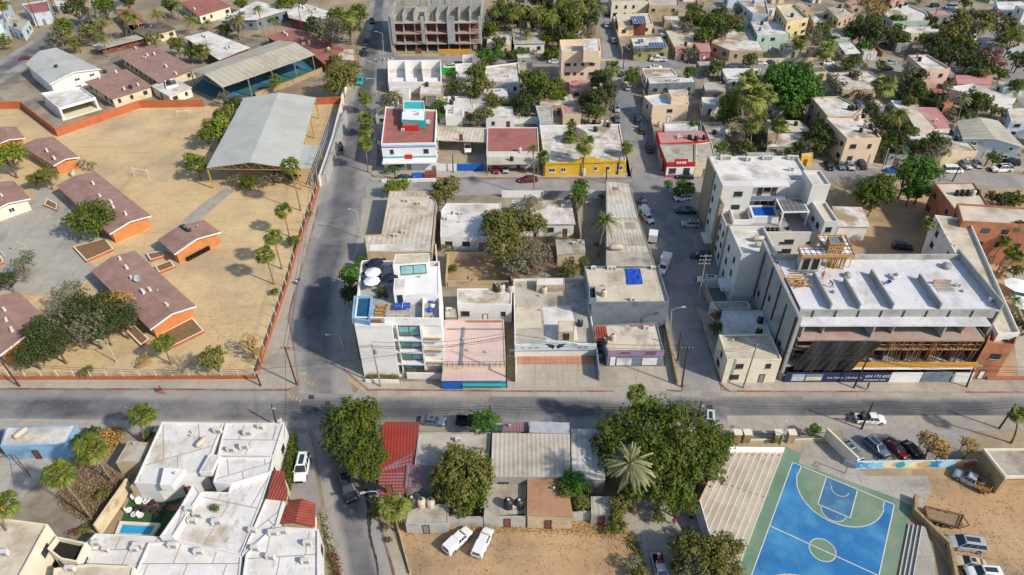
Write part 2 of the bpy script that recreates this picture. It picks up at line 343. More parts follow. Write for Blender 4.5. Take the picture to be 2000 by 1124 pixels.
ORD=['','first','second','third','fourth','fifth','sixth','seventh','eighth','ninth','tenth','eleventh','twelfth','thirteenth','fourteenth','fifteenth']
def relation(a,skip=None):
    best=None
    for ref,cx,cy,x0,x1,y0,y1 in LAND:
        if ref==skip: continue
        dx=max(x0-a[0],0,a[0]-x1); dy=max(y0-a[1],0,a[1]-y1)
        d=math.hypot(dx,dy)+.15*math.hypot(a[0]-cx,a[1]-cy)
        if best is None or d<best[0]: best=(d,ref,a[0]-cx,a[1]-cy,dx,dy)
    _,ref,ddx,ddy,dx,dy=best
    if dx>=dy and dx>0: rel='left of' if ddx<0 else 'right of'
    elif dy>0: rel='behind' if ddy<0 else 'in front of'
    else: rel='by'
    return rel+' the '+ref
def short(l):
    for a,b in(('overhead wires between poles','wires'),('with pale rim',''),(' white flat ',' '),('between poles','')): l=l.replace(a,b)
    return l
def finish_labels():
    g={}
    for t in THINGS:
        if t['full']: lab=t['full']
        elif t['on']: lab=t['desc']+' on the '+t['on']
        else: lab=t['desc']+' '+relation(t['a'])
        t['lab']=lab; g.setdefault(lab,[]).append(t)
    for lab,ts in g.items():
        if len(ts)==1: ts[0]['o']['label']=lab; continue
        ts.sort(key=lambda t:t['a'][0]); n=len(ts)
        for i,t in enumerate(ts):
            if n==2: q=', the left one' if i==0 else ', the right one'
            elif i==0: q=', leftmost'
            elif i==n-1: q=', rightmost'
            else: q=', %s from left'%(ORD[i+1] if i+1<len(ORD) else str(i+1)+'th')
            t['o']['label']=' '.join((lab+q).split()[:16]) if len((lab+q).split())<=16 else ' '.join(short(lab).split())+q
# ---------------- buildings ----------------
def W2(p): return Vector((p[0],p[1]))
def edges(P):
    """dict of side -> list of edges (a,b) of a ccw polygon by the way they face"""
    out={'F':[],'R':[],'B':[],'L':[]}
    for i in range(len(P)):
        a,b=W2(P[i]),W2(P[(i+1)%len(P)]); d=b-a; n=Vector((d.y,-d.x)).normalized()
        k='F' if n.y<-.7 else 'B' if n.y>.7 else 'R' if n.x>0 else 'L'
        out[k].append((a,b))
    for k in out: out[k].sort(key=lambda e:-(e[1]-e[0]).length)
    return out
def opening(root,a,b,u,z,w,h,kind='win',glass='glass',fr=None,o=(0,0,0)):
    """a window or door on the wall from a to b (outward on the right), centre u metres from a, sill z"""
    d=(b-a).normalized(); n=Vector((d.y,-d.x)); fr=fr or 'frame'
    if u<w/2+.1 or u>(b-a).length-w/2-.1: return None
    def P(s,t,q): p=a+d*(u+s)+n*q; return (p.x-o[0],p.y-o[1],z+t-o[2])
    m=MB(); t_=.09
    for s0,s1,t0,t1 in ((-w/2,w/2,0,t_),(-w/2,w/2,h-t_,h),(-w/2,-w/2+t_,t_,h-t_),(w/2-t_,w/2,t_,h-t_))+(((-.04,.04,t_,h-t_),) if kind=='win' and w>1.1 else ()):
        m.add([P(s,t,q) for q in(.0,.075) for t in(t0,t1) for s in(s0,s1)],[(4,5,7,6),(0,1,5,4),(2,6,7,3),(0,4,6,2),(1,3,7,5)])
    f=m.build('window' if kind=='win' else 'door',M[fr],root)
    m=MB(); m.add([P(s,t,.03) for t in(t_,h-t_) for s in(-w/2+t_,w/2-t_)],[(0,1,3,2)])
    m.build('pane' if kind=='win' else 'door_panel',M[glass] if kind=='win' else M[glass if glass!='glass' else 'wood'],f)
    if kind=='win':
        m=MB(); m.add([P(s,t,q) for q in(.0,.14) for t in(-.1,-.01) for s in(-w/2-.12,w/2+.12)],[(4,5,7,6),(0,1,5,4),(2,6,7,3),(0,4,6,2),(1,3,7,5)])
        m.build('sill',M['concrete'] if fr=='frame' else M[fr],f)
    return f
def auto_openings(root,P,z0,h,o,rr,sides='FLR',glass='glass',fr=None,dens=1.0,door=True,maxn=9):
    E=edges(P); st=max(1,int(round((h-z0)/3.1)))
    for k in sides:
        for (a,b) in E[k][:2]:
            L=(b-a).length
            if L<2.6: continue
            n=max(1,min(maxn,int(L/3.4*dens)))
            for s_ in range(st):
                zb=z0+s_*(h-z0-.3)/st
                hh=(h-z0-.3)/st
                for i in range(n):
                    u=L*(i+.5)/n+rr.uniform(-.4,.4)
                    if rr.random()<.12: continue
                    if s_==0 and door and i==n//2 and k=='F': opening(root,a,b,u,zb+.05,1.0,2.1,'door',rr.choice(['wood','brownp','wframe','metal']),fr,o)
                    else:
                        wd=rr.choice([.9,1.3,1.6]); opening(root,a,b,u,zb+hh*.38,wd,min(1.2,hh*.42),'win',glass,fr,o)
def walls_mesh(P,z0,h,pt,par,o,ua,coping=None):
    m=MB(*o,ua=ua); n=len(P); I=inset(P,pt); zr=h-par
    if coping: m.cop=MB(*o,ua=ua)
    vs=[(p[0],p[1],z0) for p in P]+[(p[0],p[1],h) for p in P]+[(p[0],p[1],h) for p in I]+[(p[0],p[1],zr-.05) for p in I]
    fs=[]
    for i in range(n):
        j=(i+1)%n; fs+=[(i,j,n+j,n+i)]+([] if coping else [(n+i,n+j,2*n+j,2*n+i),(2*n+i,2*n+j,3*n+j,3*n+i)])
        if coping: m.cop.add(vs,[(n+i,n+j,2*n+j,2*n+i),(2*n+i,2*n+j,3*n+j,3*n+i)])
    m.add(vs,fs); return m,I
def bld(ref,extra,poly,h,wall='white',roof='wroof',par=.35,z0=0.0,cat='house',name='house',sides='FLR',glass='glass',fr=None,dens=1.0,eave=0,seed=None,sub=(),door=True,pt=.2,lm=True,coping=None,pxs=None):
    """flat-roofed building; poly = roof outline in photo pixels at height h"""
    P=ccw([W2(at(x,y,h)) for x,y in poly]); c=sum(P,Vector((0,0)))/len(P); o=(c.x,c.y,0)
    root=empty(name,(c.x,c.y,0)); rr=random.Random(seed if seed is not None else ref)
    E=edges(P); e=(E['F'] or E['R'])[0]; ua=math.atan2(e[1].y-e[0].y,e[1].x-e[0].x)
    if eave:
        m=MB(*o,ua=ua); m.prism(P,h-.18,h); m.build('roof',M[roof],root)
        Q=inset(P,eave); m=MB(*o,ua=ua); m.prism(Q,z0,h-.181); m.build('wall' if z0==0 else 'roof_frame',M[wall],root); Pw=Q
        if z0>0:
            for p in Q: m=MB(*o); m.beam((p.x,p.y,0),(p.x,p.y,z0),.16); m.build('post',M['metal'],root)
    else:
        m,I=walls_mesh(P,z0,h,pt,par,o,ua,coping); m.build('wall',M[wall],root)
        if coping: m.cop.build('parapet',M[coping],root)
        m=MB(*o,ua=ua); m.flat(I,h-par); m.build('roof',M[roof],root); Pw=P
    auto_openings(root,Pw,z0,h-par,o,rr,sides,glass,fr,dens,door)
    for s_ in sub: volume(root,o,ua,*s_)
    root['label']=ref+(' '+extra if extra else ''); root['category']=cat
    if lm: land(ref,poly); 
    BL.append((P,h-(par if not eave else 0),ref)); root['_h']=h
    return root
def volume(root,o,ua,poly,h,zb,wall='white',roof='wroof',par=.15,name='roof_room',wins='F'):
    """an extra storey, stair head or lower wing of a building: its walls are a part, its roof a sub-part"""
    P=ccw([W2(at(x,y,h)) for x,y in poly]); m,I=walls_mesh(P,zb,h,.15,par,o,ua); w_=m.build(name,M[wall],root)
    m=MB(*o,ua=ua); m.flat(I,h-par); m.build('roof',M[roof],w_)
    E=edges(P)
    for k in wins:
        for a,b in E[k][:1]:
            if (b-a).length>1.6: opening(root,a,b,(b-a).length/2,zb+.3,min(1.1,(b-a).length*.5),min(1.9,(h-zb)*.7),'win','glass',None,o)
    BL.append((P,h-par,None)); return w_
def gable(ref,extra,fl,fr,br,bl,he,hr,wall='orange',roof='brownroof',over=.7,cat='school building',name='school_building',trim='wframe',open_=False,lm=True,dens=.8,sides='FLR',gl='glass'):
    """gabled roof whose ridge runs from the front edge fl-fr to the back edge bl-br (photo pixels at eave height)"""
    A,B,C_,D=[at(*p,he) for p in (fl,fr,br,bl)]; c=(A+B+C_+D)/4; o=(c.x,c.y,0)
    root=empty(name,(c.x,c.y,0)); f=(A+B)/2; f.z=hr; k=(C_+D)/2; k.z=hr
    ua=math.atan2(k.y-f.y,k.x-f.x)
    m=MB(*o,ua=ua); t=.14; dn=Vector((0,0,-t))
    vs=[A,f,B,C_,k,D]; vs=vs+[v+dn for v in vs]
    m.add(vs,[(0,1,4,5),(1,2,3,4),(11,10,7,6),(10,9,8,7),(0,5,11,6),(3,2,8,9),(4,3,9,10),(5,4,10,11),(1,0,6,7),(2,1,7,8)]); m.build('roof',M[roof],root)
    if trim:
        m=MB(*o)
        for p,q in((A,f),(f,B)): 
            n=(q-p); n=Vector((n.y,-n.x,0)).normalized()*.06; m.beam(p+n-Vector((0,0,.12)),q+n-Vector((0,0,.12)),.12,.26)
        m.build('fascia',M[trim],root)
    if open_: root['label']=ref+(' '+extra if extra else ''); root['category']=cat; land(ref,[fl,fr,br,bl]); return root,(A,B,C_,D,f,k,o)
    P=[W2(p) for p in (A,B,C_,D)]; Q=inset(P,over)
    m=MB(*o); q=[Vector((p.x,p.y,0)) for p in Q]; zt=he-.16; Zf=(q[0]+q[1])/2; Zb=(q[2]+q[3])/2
    def rise(v,L): # height of the underside of the roof above v
        return zt+(hr-he)*(1-min(1,L))
    wd=(W2(A)-W2(B)).length/2; e_=(hr-he)*over/wd
    top=[Vector((p.x,p.y,zt+e_)) for p in Q]; rf=Vector((Zf.x,Zf.y,hr-.2)); rb=Vector((Zb.x,Zb.y,hr-.2))
    m.add(q+top+[rf,rb],[(0,1,5,8,4),(1,2,6,5),(2,3,7,9,6),(3,0,4,7)]); m.build('wall',M[wall],root)
    if sides=='side':
        for a,b in((Q[3],Q[0]),(Q[1],Q[2])):
            L=(b-a).length; n=max(2,int(L/3.2))
            for i in range(n): opening(root,a,b,L*(i+.5)/n,.1 if i%4==1 else 1.1,1.0 if i%4==1 else 1.9,2.1 if i%4==1 else 1.2,'door' if i%4==1 else 'win',gl,'wframe',o)
    else: auto_openings(root,Q,0,he,o,random.Random(ref),sides,gl,'wframe',dens,True)
    root['label']=ref+(' '+extra if extra else ''); root['category']=cat
    if lm: land(ref,[fl,fr,br,bl])
    BL.append(([W2(p) for p in (A,B,C_,D)],(he+hr)/2,ref)); return root
def wallrun(pts,h,th,m_,desc,name='wall',cat='wall',z0=0,full=None,ground=True,cap=None,closed=False,zz=0):
    """a free-standing wall along a line of ground pixels"""
    P=[W2(at(x,y,zz)) for x,y in pts]; n=len(P); L=[];Rr=[]
    for i in range(n):
        d=((P[min(i+1,n-1)]-P[max(i-1,0)])).normalized(); s=Vector((-d.y,d.x))*th/2; L.append(P[i]+s); Rr.append(P[i]-s)
    c=sum(P,Vector((0,0)))/n; root=MB(c.x,c.y,0)
    for i in range(n-1):
        a,b,c2,d2=L[i],L[i+1],Rr[i+1],Rr[i]
        vs=[(p.x,p.y,z) for z in(z0,z0+h) for p in(a,b,c2,d2)]
        fs=[(0,1,5,4),(2,3,7,6),(4,5,6,7)]
        if i==0: fs.append((3,0,4,7))
        if i==n-2: fs.append((1,2,6,5))
        root.add(vs,fs)
    ob=root.build(name,m_,None,(c.x,c.y,0)); mid=pts[n//2] if n>2 else ((pts[0][0]+pts[1][0])/2,(pts[0][1]+pts[1][1])/2)
    reg(ob,desc,cat,anchor=mid,full=full)
    if cap:
        m=MB(c.x,c.y,0)
        for i in range(n-1): m.beam((P[i].x,P[i].y,z0+h+.05),(P[i+1].x,P[i+1].y,z0+h+.05),th+.1,.09)
        m.build('coping',M[cap],ob)
    return ob
def host(px,py):
    """the roof a photo pixel falls on: (point, ref)"""
    best=None
    for P,h,ref in BL:
        p=at(px,py,h); ins=False; n=len(P)
        for i in range(n):
            a,b=P[i],P[(i+1)%n]
            if (a.y>p.y)!=(b.y>p.y) and p.x<(b.x-a.x)*(p.y-a.y)/(b.y-a.y)+a.x: ins=not ins
        if ins and (best is None or h>best[0].z): best=(p,ref)
    if best is None: return at(px,py,0),None
    if best[1] is None:
        for P,h,ref in BL:
            if ref is None: continue
            n=len(P); ins=False; p=best[0]
            for i in range(n):
                a,b=P[i],P[(i+1)%n]
                if (a.y>p.y)!=(b.y>p.y) and p.x<(b.x-a.x)*(p.y-a.y)/(b.y-a.y)+a.x: ins=not ins
            if ins: return best[0],ref
    return best
# ---------------- small rooftop things ----------------
def proto_tank(m_,r=.55,h=1.3):
    t=empty('water_tank',(0,0,0)); MB().lathe(0,0,[(r*.95,0),(r,.1),(r,h*.3),(r*.95,h*.33),(r,h*.37),(r,h*.7),(r*.95,h*.73),(r,h*.77),(r*.92,h*.88),(r*.5,h),(r*.3,h+.02)],14).build('tank_body',M[m_],t,sharp=40)
    MB().lathe(0,0,[(r*.3,h+.02),(r*.3,h+.12),(r*.15,h+.14)],10).build('tank_lid',M['tankb' if m_!='tankb' else 'tankw'],t); return t
def proto_ac():
    t=empty('air_conditioner',(0,0,0)); MB().box(0,0,.12,.95,.42,.7).build('ac_case',M['acw'],t)
    MB().box(.1,-.215,.2,.55,.02,.52).build('fan_grille',M['metal'],t); m=MB(); m.box(-.35,0,0,.1,.4,.119); m.box(.35,0,0,.1,.4,.119); m.build('foot',M['metal'],t); return t
def proto_gas():
    t=empty('gas_tank',(0,0,0)); n=10; pr=[(.02,-1.1),(.3,-1.02),(.45,-.8),(.47,0),(.45,.8),(.3,1.02),(.02,1.1)]
    m=MB(); vs=[(z,r*math.cos(2*math.pi*k/n),.62+r*math.sin(2*math.pi*k/n)) for r,z in pr for k in range(n)]
    m.add(vs,[(i*n+k,(i+1)*n+k,(i+1)*n+(k+1)%n,i*n+(k+1)%n) for i in range(len(pr)-1) for k in range(n)]); m.build('tank_body',M['tankw'],t,sharp=50)
    m=MB(); m.box(-.6,0,0,.08,.5,.3); m.box(.6,0,0,.08,.5,.3); m.build('stand',M['metal'],t); return t
def proto_dish():
    t=empty('satellite_dish',(0,0,0)); MB().tube([(0,0,0),(0,0,.9)],.04,6).build('mast',M['metal'],t)
    m=MB(); n=14; vs=[]; 
    for r,z in((.02,0),(.3,.05),(.55,.16)): vs+=[(r*math.cos(2*math.pi*k/n),r*math.sin(2*math.pi*k/n),z) for k in range(n)]
    mt=Matrix.Translation((0,-.05,.9))@Matrix.Rotation(R(40),4,'X'); vs=[mt@Vector(v) for v in vs]
    m.add(vs,[(i*n+k,i*n+(k+1)%n,(i+1)*n+(k+1)%n,(i+1)*n+k) for i in range(2) for k in range(n)]); m.build('dish',M['galv'],t)
    MB().beam(mt@Vector((0,0,.1)),mt@Vector((0,0,.6)),.03).build('feed_arm',M['metal'],t); return t
def proto_vent():
    t=empty('roof_vent',(0,0,0)); m=MB(); m.tube([(0,0,0),(0,0,.45)],.1,8); m.build('pipe',M['galv'],t); m=MB(); m.lathe(0,0,[(.2,.45),(.22,.5),(.02,.68)],10); m.build('cowl',M['galv'],t); return t
PROTO=dict(tb=(lambda:proto_tank('tankb'),'black plastic water tank','water tank'),tw=(lambda:proto_tank('tankw'),'cream plastic water tank','water tank'),tblue=(lambda:proto_tank('tankblue'),'blue plastic water tank','water tank'),
 ac=(proto_ac,'white air conditioner box','air conditioner'),gas=(proto_gas,'pale horizontal gas tank','gas tank'),dish=(proto_dish,'small satellite dish','satellite dish'),vent=(proto_vent,'metal vent pipe','roof vent'))
PCACHE={}
GRP=dict(tb='black water tanks on the roofs',tw='cream water tanks on the roofs',ac='air conditioner boxes on the roofs',gas='gas tanks on the roofs',vent='vents on the roofs',dish='satellite dishes on the roofs',tblue=None)
def small(kind,pts,rz=0,s=1.0,z=None,on=None):
    for p in pts:
        if kind not in PCACHE: t=PCACHE[kind]=PROTO[kind][0]()
        else: t=copy_tree(PCACHE[kind])
        if z is None: q,ref=host(*p)
        else: q,ref=at(p[0],p[1],z),on
        t.location=q; t.rotation_euler=(0,0,rz+rnd.uniform(-.15,.15)); k=s*rnd.uniform(.92,1.08); t.scale=(k,k,k)
        reg(t,PROTO[kind][1],PROTO[kind][2],GRP[kind],on=ref,anchor=p)
# ---------------- cars ----------------
def loft(st,n=10,under=.22):
    """body from stations (x, half width, sill z, top z)"""
    m=MB(); prof=[(-1,0),(-1,.45),(-.985,.75),(-.90,.95),(-.6,1),(.6,1),(.9,.95),(.985,.75),(1,.45),(1,0)]
    vs=[(x,hw*a,zs+(zt-zs)*b) for x,hw,zs,zt in st for a,b in prof]; k=len(prof)
    fs=[(i*k+j,i*k+(j+1)%k,(i+1)*k+(j+1)%k,(i+1)*k+j) for i in range(len(st)-1) for j in range(k)]
    fs+=[tuple(range(k))[::-1],tuple((len(st)-1)*k+j for j in range(k))]
    return m.add(vs,fs)
def cabin(xb0,xb1,xt0,xt1,zb,zt,wb,wt):
    """glasshouse: base rect to top rect; side faces are glass, top is the roof panel"""
    b=[(xb0,-wb,zb),(xb1,-wb,zb),(xb1,wb,zb),(xb0,wb,zb)]; t=[(xt0,-wt,zt),(xt1,-wt,zt),(xt1,wt,zt),(xt0,wt,zt)]
    g=MB().add(b+t,[(0,1,5,4),(1,2,6,5),(2,3,7,6),(3,0,4,7)]); r=MB()
    k=.05; r.add([(xt0-k,-wt-.02,zt-.03),(xt1+k,-wt-.02,zt-.03),(xt1+k,wt+.02,zt-.03),(xt0-k,wt+.02,zt-.03),(xt0+.05,-wt+.08,zt+.05),(xt1-.08,-wt+.08,zt+.05),(xt1-.08,wt-.08,zt+.05),(xt0+.05,wt-.08,zt+.05)],[(4,5,6,7),(0,1,5,4),(1,2,6,5),(2,3,7,6),(3,0,4,7),(3,2,1,0)])
    for i in range(4): r.beam(b[i],t[i],.07,.07)
    for s in(-1,1):
        for fx in(.36,.68): r.beam((xb0+(xb1-xb0)*fx,s*(wb+.005),zb),(xt0+(xt1-xt0)*fx,s*(wt+.005),zt),.07,.04)
    return g,r
CARS={}
def car_proto(kind):
    t=empty('car',(0,0,0)); paint=M['acw']; L=4.6
    if kind=='sedan':
        st=[(-2.28,.70,.35,.72),(-2.2,.82,.28,.93),(-1.6,.88,.22,1.0),(-.6,.9,.2,.96),(.6,.9,.2,.95),(1.1,.89,.2,.93),(1.85,.85,.22,.82),(2.2,.76,.28,.70),(2.3,.6,.35,.55)]; cb=(-1.75,1.05,-1.05,.25,.93,1.42,.80,.60); wx=(-1.4,1.42); wr=.33
    elif kind=='hatch':
        st=[(-1.98,.74,.35,.85),(-1.9,.84,.28,1.0),(-1.2,.87,.22,1.0),(0,.88,.2,.97),(.9,.87,.2,.95),(1.6,.83,.22,.84),(1.95,.72,.28,.68),(2.03,.58,.35,.55)]; cb=(-1.92,.95,-1.5,.2,.95,1.48,.79,.60); wx=(-1.25,1.25); wr=.32
    elif kind=='suv':
        st=[(-2.3,.78,.4,.95),(-2.22,.9,.32,1.12),(-1.2,.94,.28,1.12),(0,.95,.27,1.1),(1.0,.94,.27,1.08),(1.8,.91,.28,1.0),(2.2,.82,.33,.85),(2.32,.66,.4,.65)]; cb=(-2.22,1.1,-1.95,.35,1.07,1.72,.86,.68); wx=(-1.42,1.45); wr=.38
    elif kind=='van':
        st=[(-2.6,.82,.35,1.1),(-2.55,.93,.3,1.2),(-1,.96,.27,1.2),(1.2,.96,.27,1.2),(1.9,.93,.28,1.08),(2.4,.85,.33,.9),(2.55,.7,.4,.7)]; cb=(-2.55,1.75,-2.45,.9,1.15,2.0,.9,.78); wx=(-1.6,1.6); wr=.36
    elif kind in('pickup','campertop','cargo','stake','bedload'):
        st=[(-.55,.86,.35,1.1),(-.5,.9,.3,1.12),(.3,.92,.3,1.12),(1.2,.92,.3,1.08),(2.0,.9,.32,1.02),(2.5,.82,.38,.88),(2.62,.66,.42,.68)]; cb=(-.5,1.35,-.38,.75,1.08,1.75,.84,.68); wx=(-1.7,1.7); wr=.40
    body=loft(st).build('body',paint,t,sharp=50)
    g,r=cabin(*cb); g.build('windows',M['glass'],t); r.build('cabin_roof',paint,t)
    if kind in('sedan','suv'):
        zt=cb[5]+.052; MB().flat([(cb[2]+.5,-.35),(cb[3]-.15,-.35),(cb[3]-.15,.35),(cb[2]+.5,.35)],zt+.004).build('sunroof',M['glass'],t)
    if kind in('pickup','bedload','stake','cargo','campertop'):
        m=MB(); x0,x1=-2.65,-.56; w_=.93 if kind!='cargo' else 1.05
        if kind in('pickup','bedload','campertop'):
            m.box((x0+x1)/2,0,.45,x1-x0,2*w_,.15)
            for s in(-1,1): m.box((x0+x1)/2,s*(w_-.05),.601,x1-x0,.1,.5)
            m.box(x0+.05,0,.601,.1,2*w_-.21,.5); m.build('truck_bed',paint,t)
        if kind in('bedload','pickup'):
            m=MB(); m.flat([(x0+.12,-w_+.12),(x1,-w_+.12),(x1,w_-.12),(x0+.12,w_-.12)],.62); m.build('bed_floor',M['rubber'],t)
        if kind=='campertop':
            c=MB(); c.add([(x0+.02,-.92,1.105),(x1,-.92,1.105),(x1,.92,1.105),(x0+.02,.92,1.105),(x0+.1,-.74,1.8),(x1+.1,-.74,1.8),(x1+.1,.74,1.8),(x0+.1,.74,1.8)],[(0,1,5,4),(1,2,6,5),(2,3,7,6),(3,0,4,7),(4,5,6,7)]); c.build('camper_top',paint,t)
            c=MB(); c.add([(x0-.01+.04*0,-.62,1.2),(x0-.01,.62,1.2),(x0+.06,.55,1.62),(x0+.06,-.55,1.62)],[(3,2,1,0)]); c.build('rear_window',M['glass'],t)
        if kind=='stake':
            m.box((x0+x1)/2,0,.6,x1-x0,2.0,.12)
            for s in(-1,1):
                for zz in(.85,1.1,1.35): m.beam((x0,s*.98,zz),(x1,s*.98,zz),.05,.1)
                for q in range(5): m.beam((x0+q*(x1-x0)/4,s*.98,.6),(x0+q*(x1-x0)/4,s*.98,1.45),.06)
            for zz in(.85,1.1,1.35): m.beam((x0,-.98,zz),(x0,.98,zz),.05,.1)
            m.build('stake_bed',M['woodl'],t)
        if kind=='cargo':
            x0=-3.1; m.box((x0+x1)/2,0,.65,x1-x0,2.1,2.0); m.build('cargo_box',M['purewhite'],t)
            m=MB(); m.box(x0-.01,0,.8,.03,1.9,1.7); m.build('rear_door',M['acw'],t)
            for s in(-1,1): m=MB(); m.box((x0+x1)/2+.2,s*1.056,1.0,1.4,.012,1.1); m.build('side_panel',M['greenp'],t)
    x0,x1=st[0][0],st[-1][0]
    if kind in('pickup','bedload','stake','campertop'): x0=-2.65
    if kind=='cargo': x0=-3.1; wx=(-2.2,1.7)
    m=MB(); m.box(x1-.02,0,.42,.1,1.1,.26); m.build('grille',M['rubber'],t); bm_=M['metal'] if kind in('pickup','campertop','stake','van','bedload') else M['rubber']; MB().box(x1-.03,0,.3,.14,1.5,.12).build('front_bumper',bm_,t); MB().box(x0+.03,0,.35,.14,1.5,.14).build('rear_bumper',bm_,t)
    MB().box(x0-.05,0,.62,.02,.4,.16).build('number_plate',M['acw'],t)
    for dx_ in(.1,-.9): MB().box((cb[0]+cb[1])/2+dx_,0,.35,.03,2*(.905 if kind in('sedan','hatch') else .962),.5).build('door_seam',M['rubber'],t)
    for s in(-1,1):
        MB().box(x1-.16,s*.60,.62 if kind not in('sedan','hatch') else .56,.22,.26,.16,rz=-s*.3).build('headlight',M['lampg'],t)
        MB().box(x0+.03,s*.72,.75 if kind not in('sedan','hatch') else .7,.1,.2,.2).build('tail_light',M['redl'],t)
        MB().box(.95 if kind!='van' else 1.5,s*1.0,1.0,.14,.16,.12).build('wing_mirror',paint,t)
        for x in wx:
            wm=MB(); n=14; pr=[(wr*.6,-.11),(wr,-.1),(wr,.1),(wr*.6,.11)]
            yb=s*(.80 if kind in('sedan','hatch') else .84)
            vs=[(x+rr_*math.cos(2*math.pi*k/n),yb+s*q,wr+rr_*math.sin(2*math.pi*k/n)) for rr_,q in pr for k in range(n)]
            wm.add(vs,[(i*n+k,i*n+(k+1)%n,(i+1)*n+(k+1)%n,(i+1)*n+k) for i in range(3) for k in range(n)]+[tuple(range(n)),tuple(3*n+k for k in range(n))]); 
            wh=wm.build('wheel',M['rubber'],t)
            rm=MB(); rm.add([(x+wr*.6*math.cos(2*math.pi*k/n),yb+s*.115,wr+wr*.6*math.sin(2*math.pi*k/n)) for k in range(n)],[tuple(range(n))]); rm.build('rim',M['rim'],wh)
    return t
PAINT={k:mat('car_paint_'+k,v,rough=.25,spec=.6) for k,v in dict(white='e4e4e2',silver='a9adb0',grey='6d7276',dark='2c3036',black='16181b',navy='1c2b40',maroon='6b1a22',red='9c1e24',teal='2aa39c',blue='1f6fb4',beige='c8b698',palesilver='c2c6c8',bluegrey='5a6b7a',green='41534a').items()}
def car(kind,colr,a,b,desc=None,cat=None,full=None,L=None,z=.6,extra='parked'):
    """a = rear end pixel, b = nose pixel (at about half the car's height)"""
    if kind not in CARS: CARS[kind]=t=car_proto(kind); fresh=True
    else: t=copy_tree(CARS[kind])
    A=at(*a,z);B=at(*b,z); c=(A+B)/2; t.location=(c.x,c.y,.03); t.rotation_euler=(0,0,math.atan2(B.y-A.y,B.x-A.x))
    base=dict(sedan=4.6,hatch=4.0,suv=4.65,van=5.1,pickup=5.3,campertop=5.3,stake=5.3,cargo=5.7,bedload=5.3)[kind]
    k=max(.92,min(1.2,(A-B).length/base)); t.scale=(k,k*1.0,k) if k<1.1 else (k,1.08,1.08)
    pm=PAINT[colr]
    for ch in t.children:
        if ch.name.split('.')[0] in('body','cabin_roof','truck_bed','camper_top','wing_mirror'):
            ch.material_slots[0].link='OBJECT'; ch.material_slots[0].material=pm
    names=dict(sedan='sedan',hatch='hatchback',suv='sport utility car',van='van',pickup='pickup truck',campertop='pickup truck with camper top',stake='pickup truck with stake bed',cargo='box truck',bedload='loaded pickup truck')
    t.name='pickup_truck' if kind in('pickup','campertop','stake','bedload') else 'box_truck' if kind=='cargo' else 'passenger_van' if kind=='van' else 'parked_car'
    cn=dict(dark='charcoal',palesilver='pale silver',bluegrey='blue grey').get(colr,colr)
    reg(t,(desc or cn+' '+names[kind])+(' '+extra if extra else ''),cat or ('truck' if kind in('pickup','campertop','stake','cargo','bedload') else 'van' if kind=='van' else 'car'),'vehicles parked along the streets',anchor=((a[0]+b[0])/2,(a[1]+b[1])/2),full=full)
    return t
# ---------------- vegetation ----------------
def leafcard(m,c,n,s,rr,asp=.6):
    n=n.normalized(); a=n.orthogonal().normalized(); a=Matrix.Rotation(rr.uniform(0,6.28),3,n)@a; b=n.cross(a)
    p=[c+a*s,c+b*s*asp+n*s*.12,c-a*s,c-b*s*asp+n*s*.12]; m.add(p,[(0,1,2,3)])
def crown_mesh(seed,nl,leaf,flat=.8,lobes=11,gap=.25,ragged=.3):
    """unit-radius crown: lobes of leaf cards, hollow between lobes"""
    rr=random.Random(seed); m=MB(); L=[]
    for i in range(lobes):
        a=i*2.399+rr.uniform(-.4,.4); zz=rr.uniform(-.55,.9); r=math.sqrt(max(.05,1-zz*zz))*rr.uniform(.42,.82)
        L.append((Vector((r*math.cos(a),r*math.sin(a),zz*.62*flat)),rr.uniform(.17,.33)*(1 if lobes>16 else 1.35)))
    L.append((Vector((0,0,.1*flat)),.48)); tw=sum(s*s for _,s in L)
    for c,s in L:
        k=int(nl*s*s/tw); per=11
        for _ in range(k//per):      # a tuft at the end of a twig
            d=Vector((rr.gauss(0,1),rr.gauss(0,1),rr.gauss(0,1))).normalized()
            if d.z<-.35 and rr.random()<.75: d.z=-d.z
            q=s*rr.uniform(.72,1.22) if rr.random()<.8 else s*rr.uniform(.3,.8); tc=c+Vector((d.x*q,d.y*q,d.z*q*.85)); ts=leaf*rr.uniform(1.3,2.6)
            for _ in range(per):
                e=(Vector((rr.gauss(0,1),rr.gauss(0,1),rr.gauss(0,1))).normalized()+d*.7+Vector((0,0,.35))).normalized(); p=tc+e*ts*rr.uniform(.3,1)
                n=e+d*.6+Vector((rr.uniform(-.5,.5),rr.uniform(-.5,.5),rr.uniform(0,.6))); leafcard(m,p,n,leaf*rr.uniform(.6,1.1),rr)
    return m,L
CROWN={}
def crown_data(size,leafk,var):
    key=(size,leafk,var)
    if key not in CROWN:
        nl={'s':1300,'m':3200,'l':8500,'x':17000}[size]; lf={'s':.105,'m':.066,'l':.040,'x':.026}[size]
        flat={'s':.9,'m':.85,'l':.8,'x':.75}[size]; lb={'s':10,'m':17,'l':30,'x':54}[size]
        sp=leafk in('grey','gold','red'); gk=('g',size,var,sp)
        if gk not in CROWN: CROWN[gk]=crown_mesh(ord(size)*7+var*31,int(nl*(.5 if sp else 1)),lf*(.9 if sp else 1),flat,lb)
        m,L=CROWN[gk]
        bk=(size,var,sp)
        if bk not in CROWN: o=m.build('crown',LEAF[leafk],nouv=True); CROWN[bk]=o.data; bpy.data.objects.remove(o)
        me=CROWN[bk].copy(); me.materials[0]=LEAF[leafk]; CROWN[key]=me
        # trunk with limbs, unit scale, crown centre at z=0, ground at z=-1
        CROWN[key+('t',)]=L
    return CROWN[key],CROWN[key+('t',)]
